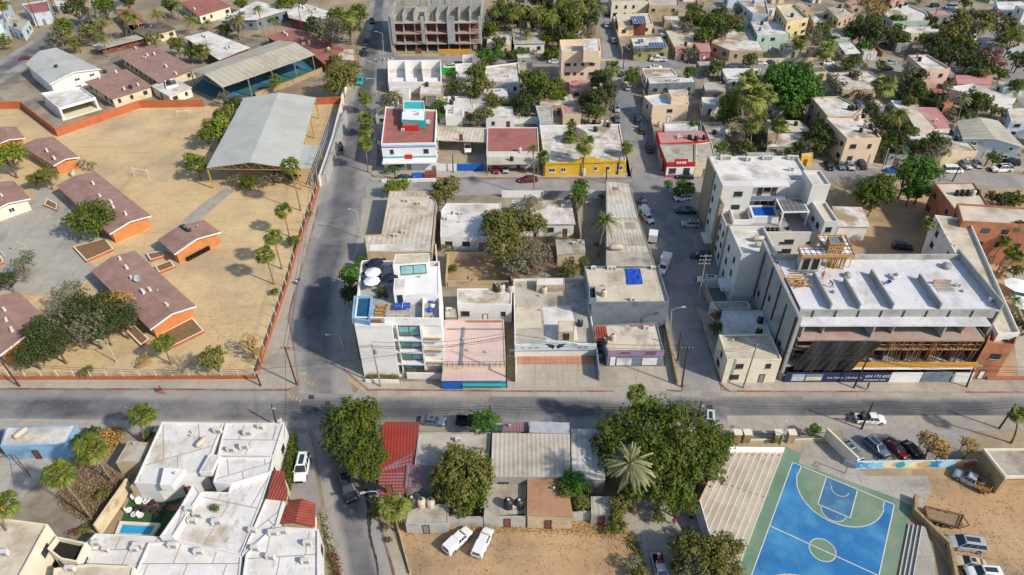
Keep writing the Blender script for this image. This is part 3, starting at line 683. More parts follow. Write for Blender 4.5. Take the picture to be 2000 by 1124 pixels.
def tree(cx,cy,rpx,leafk='mid',hc=None,desc=None,full=None,squash=1.0,name='broadleaf_tree',trunk=True,cat='tree',rz=None,group='trees among the houses'):
    if name=='broadleaf_tree': name=dict(dark='dark_green_tree',grey='grey_green_tree',olive='olive_green_tree',gold='gold_rust_tree',red='gold_rust_tree').get(leafk,name)  # tree names go by leaf colour alone, not by species
    mpp=.0755+ (at(cx+10,cy,3)-at(cx,cy,3)).length/10-.0755; rm=rpx*mpp*1.02
    hc=hc if hc is not None else rm*1.05+.8
    p=at(cx,cy,hc); size='s' if rpx<16 else 'm' if rpx<32 else 'l' if rpx<62 else 'x'
    me,L=crown_data(size,leafk,rnd.randrange(2 if size in 'xl' else 4)); o=empty(name,(p.x,p.y,0)); az=rnd.uniform(0,6.28) if rz is None else rz; o.rotation_euler=(0,0,az)
    c=bpy.data.objects.new('crown',me); col.objects.link(c); c.parent=o; c.location=(0,0,hc); c.scale=(rm,rm*rnd.uniform(.9,1.05),rm*squash)
    if trunk:
        m=MB(); r0=max(.09,rm*.06); fork=hc*.45
        m.tube([(0,0,-.05),(.04*rm,0,fork*.5),(0,.03*rm,fork)],[r0*1.3,r0,r0*.85],7)
        for v,s in L[::max(1,len(L)//(14 if leafk=='grey' else 7))]:
            e=Vector((v.x*rm,v.y*rm,hc+v.z*rm*squash)); m.tube([(0,.03*rm,fork),(e.x*.5,e.y*.5,fork+(e.z-fork)*.6),e],[r0*.6,r0*.4,r0*.12],5,False)
        m.build('trunk',M['bare' if leafk=='grey' else 'trunk'],o)
    dn=dict(dark='dark green leafy tree',mid='green leafy tree',olive='olive green tree',bright='bright green leafy tree',lime='yellow green tree',grey='grey green tree',gold='golden leaved tree',red='rust coloured tree')[leafk]
    if name=='shrub': dn=dn.replace('leafy tree','shrub').replace('tree','shrub')
    reg(o,desc or dn,cat,group,anchor=(cx,cy),full=full); return o
def shrub(cx,cy,rpx,leafk='mid',**k):
    k.setdefault('desc',None); mp=(at(cx+10,cy)-at(cx,cy)).length/10
    return tree(cx,cy,rpx,leafk,hc=k.pop('hc',rpx*mp*.55),name='shrub',cat='shrub',squash=k.pop('squash',.8),trunk=False,group='shrubs in the yards',**k)
def fan_leaf(m,base,dir_,s,rr,n=9):
    """one fan palm leaf: petiole and split blade that droops"""
    d=dir_.normalized(); side=d.cross(Vector((0,0,1))); side=side.normalized() if side.length>.05 else Vector((1,0,0)); up=side.cross(d)
    h=base+d*s*(.5 if d.z<.85 else .2); m.beam(base,h,.02*s+.015,.02*s)
    for i in range(n):
        a=R(-58+116*i/(n-1)); v=(d*math.cos(a)+side*math.sin(a)).normalized(); e=h+v*s*.6*rr.uniform(.85,1.15)-Vector((0,0,.2*s)); q=v.cross(up).normalized()*s*.05; mid=h+v*s*.32
        m.add([h,mid+q,e,mid-q],[(0,1,2,3)])
def feather_leaf(m,base,dir_,s,rr,drop=.7,wd=.2,n=9):
    """an arching feather palm leaf with leaflets either side"""
    d=dir_.normalized(); side=d.cross(Vector((0,0,1))); side=side.normalized() if side.length>.05 else Vector((1,0,0)); pts=[]
    for i in range(n+1):
        t=i/n; pts.append(base+d*s*t*(1-.12*t)-Vector((0,0,drop*s*t*t*.6)))
    for i in range(n):
        a,b=pts[i],pts[i+1]; t=(i+.5)/n; w_=s*wd*math.sin(math.pi*min(1,t*.8+.18)); f=(b-a)
        for sg in(-1,1):
            for q in(0,.5):
                p=a+f*q; o_=side*sg*w_+f*.9-Vector((0,0,w_*.45)); m.add([p,p+f*.32,p+o_],[(0,1,2)])
    m.tube(pts,[.03*s*.35+.01]*len(pts),3,False)
PALM={}
def palm_data(kind,var):
    k=(kind,var)
    if k in PALM: return PALM[k]
    rr=random.Random(var*17+5); m=MB(); sk=MB()
    if kind in('fan','fany'):
        for i in range(40):
            el=R(rr.uniform(-38,55) if i%4 else rr.uniform(60,88)); a=i*2.399+rr.uniform(-.3,.3); fan_leaf(m,Vector((0,0,0)),Vector((math.cos(a)*math.cos(el),math.sin(a)*math.cos(el),math.sin(el))),rr.uniform(.8,1.05),rr)
        for i in range(26):
            el=R(rr.uniform(-80,-45)); a=i*2.399; fan_leaf(sk,Vector((0,0,-.1)),Vector((math.cos(a)*math.cos(el),math.sin(a)*math.cos(el),math.sin(el))),rr.uniform(.6,.85),rr,6)
        lf='palm' if kind=='fan' else 'palmy'
    elif kind=='coco':
        for i in range(24):
            el=R(rr.uniform(-10,65)); a=i*2.399; feather_leaf(m,Vector((0,0,0)),Vector((math.cos(a)*math.cos(el),math.sin(a)*math.cos(el),math.sin(el))),rr.uniform(.9,1.1),rr,rr.uniform(.6,1.1))
        for i in range(5):
            a=i*1.3; feather_leaf(sk,Vector((0,0,-.05)),Vector((math.cos(a)*.5,math.sin(a)*.5,-.7)),.8,rr,.2,.12)
        lf='palmy' if var%2 else 'palm'
    else:
        for i in range(64):
            el=R(rr.uniform(-20,80)); a=i*2.399; feather_leaf(m,Vector((0,0,0)),Vector((math.cos(a)*math.cos(el),math.sin(a)*math.cos(el),math.sin(el))),rr.uniform(.85,1.1),rr,rr.uniform(.35,.7),.11,12)
        for i in range(10): sk.tube([(0,0,0),(math.cos(i)*.1,math.sin(i)*.1,.05)],.03,4)
        lf='date'
    a=m.build('crown',LEAF[lf],nouv=True);b=sk.build('dry_skirt',LEAF['skirt'],nouv=True); PALM[k]=(a.data,b.data); bpy.data.objects.remove(a); bpy.data.objects.remove(b); return PALM[k]
def palm(tx,ty,rpx,h=7,kind='fan',base=None,desc=None,full=None,rt=.17):
    """crown centre pixel; base pixel if the foot shows"""
    if base: h=hgt(base[0],base[1],ty); b=at(*base)
    tp=at(tx,ty,h)
    if not base: b=Vector((tp.x+rnd.uniform(-.6,.6),tp.y+rnd.uniform(-.6,.6),0))
    d=tp-b; d.z=0
    if d.length>3: d=d.normalized()*3
    o=empty('palm_tree',(b.x,b.y,0)); mp=(at(tx+10,ty,h)-at(tx,ty,h)).length/10; s=rpx*mp*1.05
    m=MB(); k=6; m.tube([(d.x*(i/k)**1.6,d.y*(i/k)**1.6,h*i/k) for i in range(k+1)],[rt*1.5]+[rt*(1-.25*i/k) for i in range(1,k+1)],8); m.build('trunk',M['trunkp'],o,sharp=60)
    a,bb=palm_data(kind,rnd.randrange(3)); az=rnd.uniform(0,6.28)
    for nm,me in(('crown',a),('dry_skirt',bb)):
        c=bpy.data.objects.new(nm,me); col.objects.link(c); c.parent=o; c.location=(d.x,d.y,h); c.rotation_euler=(0,0,az); c.scale=(s,s,s)
    dn=dict(fan='tall fan palm',fany='yellowing fan palm',coco='feathery coconut palm',date='silvery date palm')[kind]
    reg(o,desc or dn,'palm tree','palm trees of the town',anchor=(tx,ty),full=full); return o
def bare_tree(cx,cy,rpx,h=3.5,n=26,desc='bare twiggy tree',full=None,base=None):
    p=at(cx,cy,h*.6); mp=(at(cx+10,cy)-at(cx,cy)).length/10; r=rpx*mp; o=empty('bare_tree',(p.x,p.y,0)); rr=random.Random(cx+cy); m=MB()
    m.tube([(0,0,0),(0,0,h*.35)],[.14,.1],6)
    def br(a,d,L,rad,lv):
        e=a+d*L; m.tube([a,a+d*L*.5+Vector((rr.uniform(-.1,.1),rr.uniform(-.1,.1),0))*L,e],[rad,rad*.75,rad*.5],4,False)
        if lv:
            for _ in range(4): q=(d+Vector((rr.uniform(-1,1),rr.uniform(-1,1),rr.uniform(-.3,.7)))*.8).normalized(); br(a+d*L*rr.uniform(.4,1),q,L*.6,rad*.55,lv-1)
    for i in range(7): a=i*.9; br(Vector((0,0,h*.3)),Vector((math.cos(a),math.sin(a),rr.uniform(.3,1.1))).normalized(),r*.55,.06,3)
    m.build('branches',M['bare'],o,nouv=True); reg(o,desc,'tree','bare trees',anchor=(cx,cy),full=full); return o
# ---------------- street things ----------------
def street_light(bx,by,tx,ty,hx,hy,double=False,m_='galv',desc='curved grey street light'):
    """base pixel, elbow pixel, lamp head pixel"""
    h=hgt(bx,by,ty); b=at(bx,by); t=at(tx,ty,h)-b; t.z=0
    if t.length>.8: t=t.normalized()*.3
    e=at(hx,hy,h+.5)-b; e.z=0
    if e.length>3: e=e.normalized()*2.6
    o=empty('street_light',b); MB().tube([(0,0,0),(t.x*.5,t.y*.5,h*.5),(t.x,t.y,h)],[.11,.09,.07],8).build('pole',M[m_],o)
    for s in((1,-1) if double else (1,)):
        ee=t+(e-t)*s; m=MB(); m.tube([(t.x,t.y,h),(t.x+(ee.x-t.x)*.4,t.y+(ee.y-t.y)*.4,h+.35),(ee.x,ee.y,h+.5)],[.06,.05,.04],6); m.build('arm',M[m_],o)
        az=math.atan2(ee.y-t.y,ee.x-t.x); q=MB(ee.x*0,0,0); q.box(ee.x,ee.y,h+.42,.75,.3,.16,rz=az); q.build('lamp_head',M['galv'],o)
    MB().box(0,0,0,.4,.4,.15).build('foot',M['concrete'],o)
    reg(o,desc,'street light','street lights',anchor=(bx,by)); return o
def utility_pole(bx,by,tx,ty,m_='polem',arms=1,desc='dark wooden utility pole',lamp=False,rz=0,trans=False,full=None,h=None):
    h=h or hgt(bx,by,ty); b=at(bx,by); t=at(tx,ty,h)-b; t.z=0
    if t.length>.7: t=t.normalized()*.4
    o=empty('utility_pole',b); MB().tube([(0,0,0),(t.x,t.y,h)],[.17,.11],8).build('pole',M[m_],o)
    for i in range(arms):
        m=MB(); z=h-.35-.9*i; d=Vector((math.cos(rz),math.sin(rz),0))*1.1; c=Vector((t.x,t.y,z)); m.beam(c-d,c+d,.11,.12); m.build('crossarm',M[m_ if m_!='polec' else 'metal'],o)
        for k in(-.9,-.3,.3,.9):
            q=MB(); p=c+d*k*.95; q.lathe(p.x,p.y,[(.05,z+.07),(.08,z+.13),(.04,z+.25)],6); q.build('insulator',M['acw'],o)
    if trans: MB().lathe(t.x+.35,t.y,[(.22,h-2.3),(.25,h-2.2),(.25,h-1.5),(.2,h-1.4)],10).build('transformer',M['metal'],o)
    if lamp: MB().box(t.x+.3,t.y-.2,h-.9,.5,.3,.25).build('lamp_head',M['galv'],o)
    reg(o,desc,'utility pole','utility poles',anchor=(bx,by),full=full); o['_top']=(b.x+t.x,b.y+t.y,h-.2); return o
def wires(a,b,desc='sagging black overhead wires between poles',n=3,sep=.7,sag=1.0,cat='wires'):
    A=Vector(a['_top']) if not isinstance(a,Vector) else a; B=Vector(b['_top']) if not isinstance(b,Vector) else b
    c=(A+B)/2; m=MB(c.x,c.y,0); d=(B-A); s=Vector((-d.y,d.x,0)).normalized()
    for i in range(n):
        o_=s*(i-(n-1)/2)*sep; m.tube([A.lerp(B,t/10)+o_-Vector((0,0,sag*4*(t/10)*(1-t/10)+.25*(i%2))) for t in range(11)],.035,3,False)
    o=m.build('overhead_wire',M['wire'],None,(c.x,c.y,0)); reg(o,desc,cat,'overhead wires',anchor=proj(c)); return o
def person(px,py,az=0,pose='walk',top='3a4a6a',bottom='2c2f38',full='person',z=0.0,hair='221a14',s=1.0):
    o=empty('person',at(px,py,z),az); o.scale=(s,s,s)
    J=dict(pel=(0,0,.95),ch=(0,.02,1.35),nk=(0,.02,1.5),hd=(0,.03,1.62),ht=(0,.03,1.74),
      ls=(-.2,.02,1.42),rs=(.2,.02,1.42),le=(-.27,.05,1.13),re=(.27,-.05,1.13),lw=(-.27,.2,.9),rw=(.27,.12,.9),lh=(-.27,.24,.80),rh=(.27,.16,.80),
      lk=(-.1,.12,.5),rk=(.1,-.02,.5),la=(-.1,.1,.08),ra=(.1,-.3,.1),lt=(-.1,.25,.04),rt=(.1,-.17,.04),lp=(-.1,0,.9),rp=(.1,0,.9))
    if pose=='sit': J.update(lk=(-.12,.42,.95),rk=(.12,.42,.95),la=(-.12,.5,.5),ra=(.12,.5,.5),lt=(-.12,.65,.46),rt=(.12,.65,.46),le=(-.28,.15,1.12),re=(.28,.15,1.12),lw=(-.25,.42,1.1),rw=(.25,.42,1.1),lh=(-.22,.5,1.1),rh=(.22,.5,1.1))
    if pose=='bend': J.update(ch=(0,.3,1.2),nk=(0,.42,1.28),hd=(0,.52,1.34),ht=(0,.6,1.4),ls=(-.2,.33,1.24),rs=(.2,.33,1.24),le=(-.24,.45,.98),re=(.24,.45,.98),lw=(-.2,.55,.75),rw=(.2,.55,.75),lh=(-.18,.58,.66),rh=(.18,.58,.66))
    if pose=='stand': J.update(ra=(.1,0,.08),rt=(.1,.15,.04),la=(-.1,0,.08),lt=(-.1,.15,.04),rk=(.1,.03,.5),lk=(-.1,.03,.5))
    rad=dict(pel=.15,ch=.16,nk=.06,hd=.10,ht=.07,ls=.075,rs=.075,le=.048,re=.048,lw=.035,rw=.035,lh=.04,rh=.04,lk=.065,rk=.065,la=.045,ra=.045,lt=.04,rt=.04,lp=.1,rp=.1)
    E=[('pel','ch'),('ch','nk'),('nk','hd'),('hd','ht'),('ch','ls'),('ls','le'),('le','lw'),('lw','lh'),('ch','rs'),('rs','re'),('re','rw'),('rw','rh'),('pel','lp'),('lp','lk'),('lk','la'),('la','lt'),('pel','rp'),('rp','rk'),('rk','ra'),('ra','rt')]
    for sd in 'lr':   # five fingers off each palm
        h_=Vector(J[sd+'h']); w_=Vector(J[sd+'w']); d=(h_-w_).normalized(); 
        for i in range(5):
            k=sd+'f%d'%i; J[k]=tuple(h_+d*(.075 if i else .03)+Vector(((i-2)*.018,.03*(i==0),0))); rad[k]=.009; E.append((sd+'h',k))
    ks=list(J); me=bpy.data.meshes.new('body'); me.from_pydata([J[k] for k in ks],[(ks.index(a),ks.index(b)) for a,b in E],[])
    b=bpy.data.objects.new('body',me); col.objects.link(b); md=b.modifiers.new('skin','SKIN'); b.modifiers.new('sub','SUBSURF').levels=1
    for k,v in zip(ks,me.skin_vertices[0].data): v.radius=(rad[k],rad[k]); v.use_root=(k=='pel')
    dg=bpy.context.evaluated_depsgraph_get(); nm=bpy.data.meshes.new_from_object(b.evaluated_get(dg)); bpy.data.objects.remove(b)
    nm.materials.clear()
    for c in (M['skin'],clothm(top),clothm(bottom),clothm('24201e')): nm.materials.append(c)
    nz=J['nk'][2]
    for p in nm.polygons:
        z_=p.center.z; x_=p.center
        hand=min((x_-Vector(J['lh'])).length,(x_-Vector(J['rh'])).length)<.13
        head=(x_-Vector(J['hd'])).length<.16 or (x_-Vector(J['ht'])).length<.1
        foot=min((x_-Vector(J['lt'])).length,(x_-Vector(J['rt'])).length)<.14
        p.material_index=0 if hand or head else 3 if foot else 1 if (z_>J['pel'][2]+.06 and pose!='x') else 2
    nm.polygons.foreach_set('use_smooth',[True]*len(nm.polygons))
    b=bpy.data.objects.new('body',nm); col.objects.link(b); b.parent=o
    h=Vector(J['ht']); m=MB(); m.lathe(h.x,h.y-.015,[(.125,h.z-.09),(.13,h.z-.02),(.1,h.z+.05),(.03,h.z+.085)],12); m.build('hair',clothm(hair),o,sharp=80)
    f=Vector(J['hd']); 
    for sx in(-1,1): MB().box(f.x+sx*.035,f.y+.105,f.z+.0,.022,.014,.014).build('eye',clothm('1a1512'),o)
    MB().box(f.x,f.y+.118,f.z-.04,.02,.03,.03).build('nose',M['skin'],o); MB().box(f.x,f.y+.10,f.z-.075,.05,.012,.012).build('mouth',clothm('7a3a32'),o)
    reg(o,full,'person',full=full,anchor=(px,py)); return o
def clothm(h): return mat('cloth_'+h,h,rough=.9,spec=.1)
# ---------------- ground, roads, pavements ----------------
def sheet(name,pts,z,m_,ua=0,world=False):
    P=[W2(p) if world else W2(at(p[0],p[1],z)) for p in pts]
    o=MB(ua=ua).flat(P,z).build(name,M[m_]); struct(o); return o
def slab_(name,pts,h,m_,z0=0.0):
    P=[W2(at(p[0],p[1],h)) for p in pts]; o=MB().prism(P,z0,z0+h,bottom=False).build(name,M[m_]); struct(o); return o
def kerb(pts,m_='kerbred',w_=.3,h=.15):
    P=[W2(at(p[0],p[1],h)) for p in pts]; m=MB()
    for a,b in zip(P,P[1:]): m.beam((a.x,a.y,h/2+.002),(b.x,b.y,h/2+.002),w_,h)
    struct(m.build('kerb',M[m_]))
def strip(name,Lp,Rp,z,m_,sub=4):
    """a road between two pixel lines with the same number of points; 'strip' uv runs 0..1 across"""
    m=MB(); sv=[]; n=len(Lp); vs=[];fs=[]
    for i in range(n):
        a=at(*Lp[i],z);b=at(*Rp[i],z)
        for k in range(sub+1): t=k/sub; vs.append(a.lerp(b,t)); sv.append((i,t))
    for i in range(n-1):
        for k in range(sub): q=i*(sub+1)+k; fs.append((q,q+sub+1,q+sub+2,q+1))
    m.add(vs,fs); 
    f=Vector(vs[fs[0][1]])-Vector(vs[fs[0][0]]);g=Vector(vs[fs[0][3]])-Vector(vs[fs[0][0]])
    if f.cross(g).z<0: m.f=[t[::-1] for t in m.f]
    o=m.build(name,M[m_],strip=sv); struct(o); return o
g=MB(); g.box(0,600,-1.2,2400,2400,1.2); struct(g.build('ground',M['ground']))
# yards and open ground (each sheet a little above the one below)
sheet('school_yard_ground',[(0,213),(50,213),(114,267),(275,211),(395,209),(545,181),(668,196),(650,286),(625,361),(580,492),(564,552),(500,742),(-120,742),(-300,450),(-100,213)],.008,'sand')
sheet('plaza',[(-60,430),(60,385),(85,365),(150,400),(215,470),(150,495),(208,535),(95,575),(-90,560)],.016,'plaza')
sheet('school_court_ground',[(0,150),(400,60),(660,100),(640,150),(400,200),(275,211),(114,267),(0,190)],.010,'dirtgrey')
sheet('block_ground',[(700,770),(757,110),(1180,120),(1340,757)],.008,'dirtgrey')
sheet('block_ground',[(1225,345),(1190,-60),(2300,-60),(2300,345)],.008,'dirtgrey')
sheet('block_ground',[(1380,380),(2200,380),(2300,760),(1410,760)],.012,'sandr')
sheet('vacant_lot',[(-200,825),(300,822),(240,960),(120,1140),(-400,1140)],.008,'dirtgrey')
sheet('vacant_lot',[(775,1018),(1230,1005),(1262,1150),(800,1160)],.012,'sandr')
sheet('parking_lot_ground',[(1780,918),(2260,905),(2360,1160),(1880,1160),(1800,1010)],.012,'sandr')
# roads
strip('footpath',[(440,367),(395,398),(345,442),(298,486),(236,525),(170,545)],[(458,373),(418,406),(368,452),(318,500),(250,545),(190,575)],.024,'plaza')
strip('road',[(-700,762),(-200,760),(200,764),(580,765),(1000,764),(1400,766),(2000,765),(2700,765)],[(-700,850),(-200,846),(200,845),(580,843),(1000,842),(1400,840),(2000,838),(2700,838)],.030,'asphalt')
strip('road',[(583,768),(574,700),(566,620),(579,566),(592,510),(604,480),(622,400),(645,299),(668,230),(692,171),(706,115),(716,60),(724,0),(731,-60)],[(690,770),(676,705),(680,600),(692,520),(704,465),(716,400),(726,340),(733,262),(741,200),(749,136),(754,90),(758,50),(760,0),(764,-60)],.034,'asphalt')
strip('road',[(612,836),(620,900),(630,960),(640,1020),(655,1090),(672,1180)],[(708,836),(716,890),(732,960),(751,1053),(771,1120),(785,1180)],.026,'asphalt')
strip('road',[(715,349),(800,349),(1000,350),(1230,350),(1400,344),(1620,333),(1800,335),(2000,343),(2400,356)],[(715,392),(800,386),(1000,378),(1230,374),(1400,378),(1620,352),(1800,356),(2000,368),(2400,388)],.038,'asphalt2')
strip('road',[(1329,770),(1318,710),(1302,640),(1292,560),(1270,470),(1245,385),(1232,340),(1212,240),(1192,170),(1178,110),(1170,50),(1166,-40)],[(1408,770),(1398,700),(1405,650),(1436,570),(1405,470),(1372,395),(1300,340),(1262,240),(1235,165),(1215,110),(1196,50),(1184,-40)],.042,'asphalt2')
strip('road',[(745,104),(900,106),(1050,107),(1300,116),(1500,124),(1700,126),(1850,120),(2000,120),(2200,135)],[(745,117),(900,122),(1050,125),(1300,134),(1500,142),(1700,142),(1850,140),(2000,142),(2200,160)],.046,'asphalt2')
strip('road',[(-200,205),(0,118),(90,62),(140,38),(200,12),(260,-20)],[(-200,260),(0,165),(60,128),(120,85),(175,55),(230,20)],.034,'asphalt')
strip('road',[(1640,8),(1800,16),(1960,20),(2200,30)],[(1640,20),(1800,36),(1960,42),(2200,56)],.034,'asphalt2')
strip('road',[(1905,70),(1935,110),(1960,150),(2010,230)],[(1960,60),(1995,100),(2030,140),(2100,220)],.050,'asphalt2')
# concrete margins of the roads, parking bays
sheet('parking_bay',[(708,388),(757,386),(745,462),(700,492),(690,505),(704,440)],.050,'roadconc')
sheet('parking_bay',[(565,850),(604,845),(612,880),(622,960),(628,1003),(560,1005)],.046,'asphalt2')
sheet('parking_bay',[(1335,385),(1372,385),(1436,560),(1370,560)],.054,'asphalt2')
sheet('parking_bay',[(1640,838),(1900,838),(1870,900),(1665,898)],.050,'asphalt2')
sheet('parking_bay',[(-200,838),(310,836),(300,822),(-200,815)],.044,'roadconc')
sheet('road_margin',[(820,842),(980,842),(980,822),(820,822)],.058,'roadconc')
sheet('road_margin',[(-700,838),(600,836),(600,822),(-700,822)],.056,'roadconc')
sheet('road_margin',[(1420,842),(2700,842),(2700,812),(1420,812)],.048,'roadconc')
sheet('road_margin',[(735,775),(2700,775),(2700,764),(735,762)],.057,'roadconc')
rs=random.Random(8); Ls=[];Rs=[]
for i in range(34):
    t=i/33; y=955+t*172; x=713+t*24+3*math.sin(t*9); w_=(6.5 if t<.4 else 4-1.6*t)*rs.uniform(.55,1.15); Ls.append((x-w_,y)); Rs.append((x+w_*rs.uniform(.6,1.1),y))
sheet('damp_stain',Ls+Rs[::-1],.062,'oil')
sheet('patio',[(1210,985),(1370,960),(1420,1140),(1262,1160),(1238,1060)],.020,'plaza')
# pavements
slab_('pavement',[(-300,742),(500,742),(564,552),(579,494),(625,362),(651,286),(667,196),(692,171),(668,232),(645,300),(622,401),(602,482),(577,566),(562,620),(572,665),(579,723),(583,753),(562,760),(-300,757)],.13,'pave')
slab_('pavement',[(700,700),(686,600),(694,520),(680,600),(674,705),(673,722),(719,761),(1009,763),(1334,764),(1337,755),(1306,657),(1296,640),(1300,720),(1300,742),(860,748),(790,745),(720,732)],.13,'pave')
slab_('pavement',[(1360,600),(1398,722),(1408,750),(1425,765),(2400,765),(2400,742),(1520,740),(1430,745),(1385,610)],.13,'pave')
slab_('pavement',[(718,334),(735,346),(1222,347),(1226,340),(1218,333),(860,335),(735,325),(738,262),(730,262)],.13,'pave')
slab_('pavement',[(1292,336),(1395,337),(1430,325),(1640,318),(2200,330),(2200,337),(1640,328),(1420,340),(1290,345)],.13,'pave')
slab_('pavement',[(710,842),(716,870),(732,930),(752,1000),(770,1050),(800,1124),(772,1124),(751,1053),(730,960),(712,870),(704,842)],.13,'pave')
slab_('pavement',[(625,1003),(634,1001),(672,1124),(655,1124)],.13,'pave')
slab_('pavement',[(1440,842),(1610,838),(1640,860),(1560,864),(1440,862)],.13,'pave')
kerb([(-300,758),(562,761),(583,753),(579,723),(572,665),(562,620),(577,566),(602,482),(622,401)])
kerb([(622,401),(645,300),(668,232),(692,171),(706,115)],'kerb')
kerb([(673,722),(719,761),(1009,764),(1200,764)]); kerb([(1302,762),(1331,764),(1336,752)]); kerb([(1336,752),(1306,657),(1270,520)],'kerb')
kerb([(1366,617),(1398,722),(1408,750),(1425,764),(1700,765)]); kerb([(1700,765),(1885,766)],'kerb'); kerb([(1885,766),(2300,766)])
kerb([(718,334),(733,346),(860,348),(1222,348)]); kerb([(1290,346),(1395,346)]); kerb([(604,845),(609,867)])
kerb([(708,842),(716,880),(730,960)],'kerb'); kerb([(730,960),(751,1053),(771,1124)])
def paint(pts,m_,z=.066,name='road_marking'): return sheet(name,pts,z,m_)
rr=random.Random(3)
for i in range(9):
    x=676+i*4.2; y=733+i*2.9; paint([(x,y),(x+5,y-1),(x+9-i*.3,y+12),(x+3,y+13)],'yline',.064+.002*(i%2))
for x0,y0 in((588,738),(700,760),(565,770)): 
    for i in range(4): paint([(x0+i*7,y0+i*3),(x0+i*7+4,y0+i*3),(x0+i*7+2,y0+i*3+7),(x0+i*7-3,y0+i*3+7)],'yline',.071)
for x,y in((728,375),(733,350),(1320,770),(1445,769),(590,730)): paint([(x-9,y-3),(x+9,y-3),(x+8,y+3),(x-8,y+3)],'ygreen',.075)
for x0,y0,x1,y1 in((1047,712,1042,752),(1074,712,1070,752),(1101,712,1098,752),(1128,712,1126,753),(1212,720,1203,748),(1247,720,1241,748),(1281,720,1275,745)):
    paint([(x0-1.2,y0),(x0+1.2,y0),(x1+1.4,y1),(x1-1.4,y1)],'yline',.142)
sheet('parking_court',[(1008,712),(1163,712),(1168,757),(1008,757)],.136,'pave'); sheet('parking_court',[(1170,716),(1302,716),(1305,757),(1172,757)],.137,'pave')
sheet('porch_floor',[(1010,693),(1160,692),(1162,713),(1008,713)],.135,'terrfloor')
for i in range(20):   # pebbly light patches and manholes
    pass
for x,y in((608,776),(640,788),(618,800),(1386,796),(660,815)): paint([(x-5,y-4),(x+5,y-4),(x+6,y+4),(x-5,y+4)],'oil',.083)
for i_,q_ in enumerate(([(530,133),(572,120),(600,132),(556,147)],[(480,158),(510,150),(525,160),(494,169)],[(430,185),(455,176),(470,185),(448,193)])): sheet('teal_court_marking',q_,.036+.002*i_,'lane')
# ---------------- basketball court ----------------
A_,B_=W2(at(1548,903.6)),W2(at(1746,986)); ux=(B_-A_).normalized(); uy=Vector((ux.y,-ux.x)) # across, along (towards the camera)
if uy.y>0: uy=-uy
def cp(x,y,z): p=A_+ux*x+uy*y; return (p.x,p.y,z)
cw=15.0; L=28.0
def csheet(name,pts,z,m_): o=MB().flat([cp(x,y,0) for x,y in pts],z).build(name,M[m_]); struct(o)
csheet('court_surround',[(-1.79,-2.6),(17.0,-2.4),(17.0,30),(-1.79,30)],.020,'courtgreen')
csheet('court_blue',[(0,0),(15,0),(15,26.4),(0,26.4)],.026,'courtblue')
def arc(cx,cy,r,a0,a1,n=28): return [(cx+r*math.cos(R(a0+(a1-a0)*i/n)),cy+r*math.sin(R(a0+(a1-a0)*i/n))) for i in range(n+1)]
def line_(pts,z=.038,w_=.07):
    m=MB()
    for a,b in zip(pts,pts[1:]):
        a=Vector(a);b=Vector(b);d=(b-a).normalized()*w_*.3;s=Vector((-d.y,d.x)).normalized()*w_; 
        m.add([cp(*(a-d-s),z),cp(*(b+d-s),z),cp(*(b+d+s),z),cp(*(a-d+s),z)],[(3,2,1,0)])
    return m
for sgn,y0 in((1,0),(-1,26.4)):
    f=lambda pts:[(x,y0+sgn*y) for x,y in pts]
    three=[(1.35,0)]+[(1.35,1.4)]+[(x,y) for x,y in arc(7.5,1.575,6.3,178,2)]+[(13.65,1.4),(13.65,0)]
    csheet('court_green_zone',f(three),.029,'courtgreen'); csheet('court_lane',f([(5.2,0),(9.8,0),(9.8,5.8),(5.2,5.8)]),.032,'lane'); csheet('free_throw_circle',f(arc(7.5,5.81,1.75,0,180)),.033,'lane')
csheet('centre_circle',arc(7.5,13.2,1.8,0,360),.029,'courtgreen')
lm=MB()
def addl(pts):
    q=line_(pts); lm.add([tuple(v) for v in q.v],q.f)
addl([(0,0),(15,0),(15,26.4),(0,26.4),(0,0)]); addl([(0,13.2),(15,13.2)]); addl(arc(7.5,13.2,1.8,0,360))
for sgn,y0 in((1,0),(-1,26.4)):
    f=lambda pts:[(x,y0+sgn*y) for x,y in pts]
    addl(f([(1.35,0),(1.35,1.4)]+arc(7.5,1.575,6.3,178,2)+[(13.65,1.4),(13.65,0)])); addl(f([(5.2,0),(5.2,5.8),(9.8,5.8),(9.8,0)])); addl(f(arc(7.5,5.8,1.8,0,180))); addl(f(arc(7.5,1.4,1.25,0,180)))
lo=lm.build('court_lines',M['wline']); struct(lo)
def hoop(x,y,dirn,full):
    o=empty('basketball_hoop',cp(x,y,0),math.atan2(uy.y*dirn,uy.x*dirn)); MB().tube([(0,0,0),(0,0,3.3),(1.0,0,3.5)],[.09,.08,.06],8).build('post',M['metal'],o); MB().beam((0,0,2.6),(1.0,0,3.2),.06).build('brace',M['metal'],o)
    MB().box(1.05,0,2.9,.05,1.8,1.05).build('backboard',M['galv'],o); m=MB(); m.box(1.082,0,3.05,.008,.62,.03); m.box(1.082,0,3.5,.008,.62,.03); m.box(1.082,-.3,3.08,.008,.03,.42); m.box(1.082,.3,3.08,.008,.03,.42); m.build('target_square',M['redp'],o)
    m=MB(); m.tube([(1.33+.23*math.cos(i*.5236),.23*math.sin(i*.5236),3.05) for i in range(13)],.02,5,False); m.build('rim',M['orangep'],o); reg(o,full,'basketball hoop',full=full)
hoop(7.5,-2.1,1,'basketball hoop with pale backboard behind the near court baseline'); 
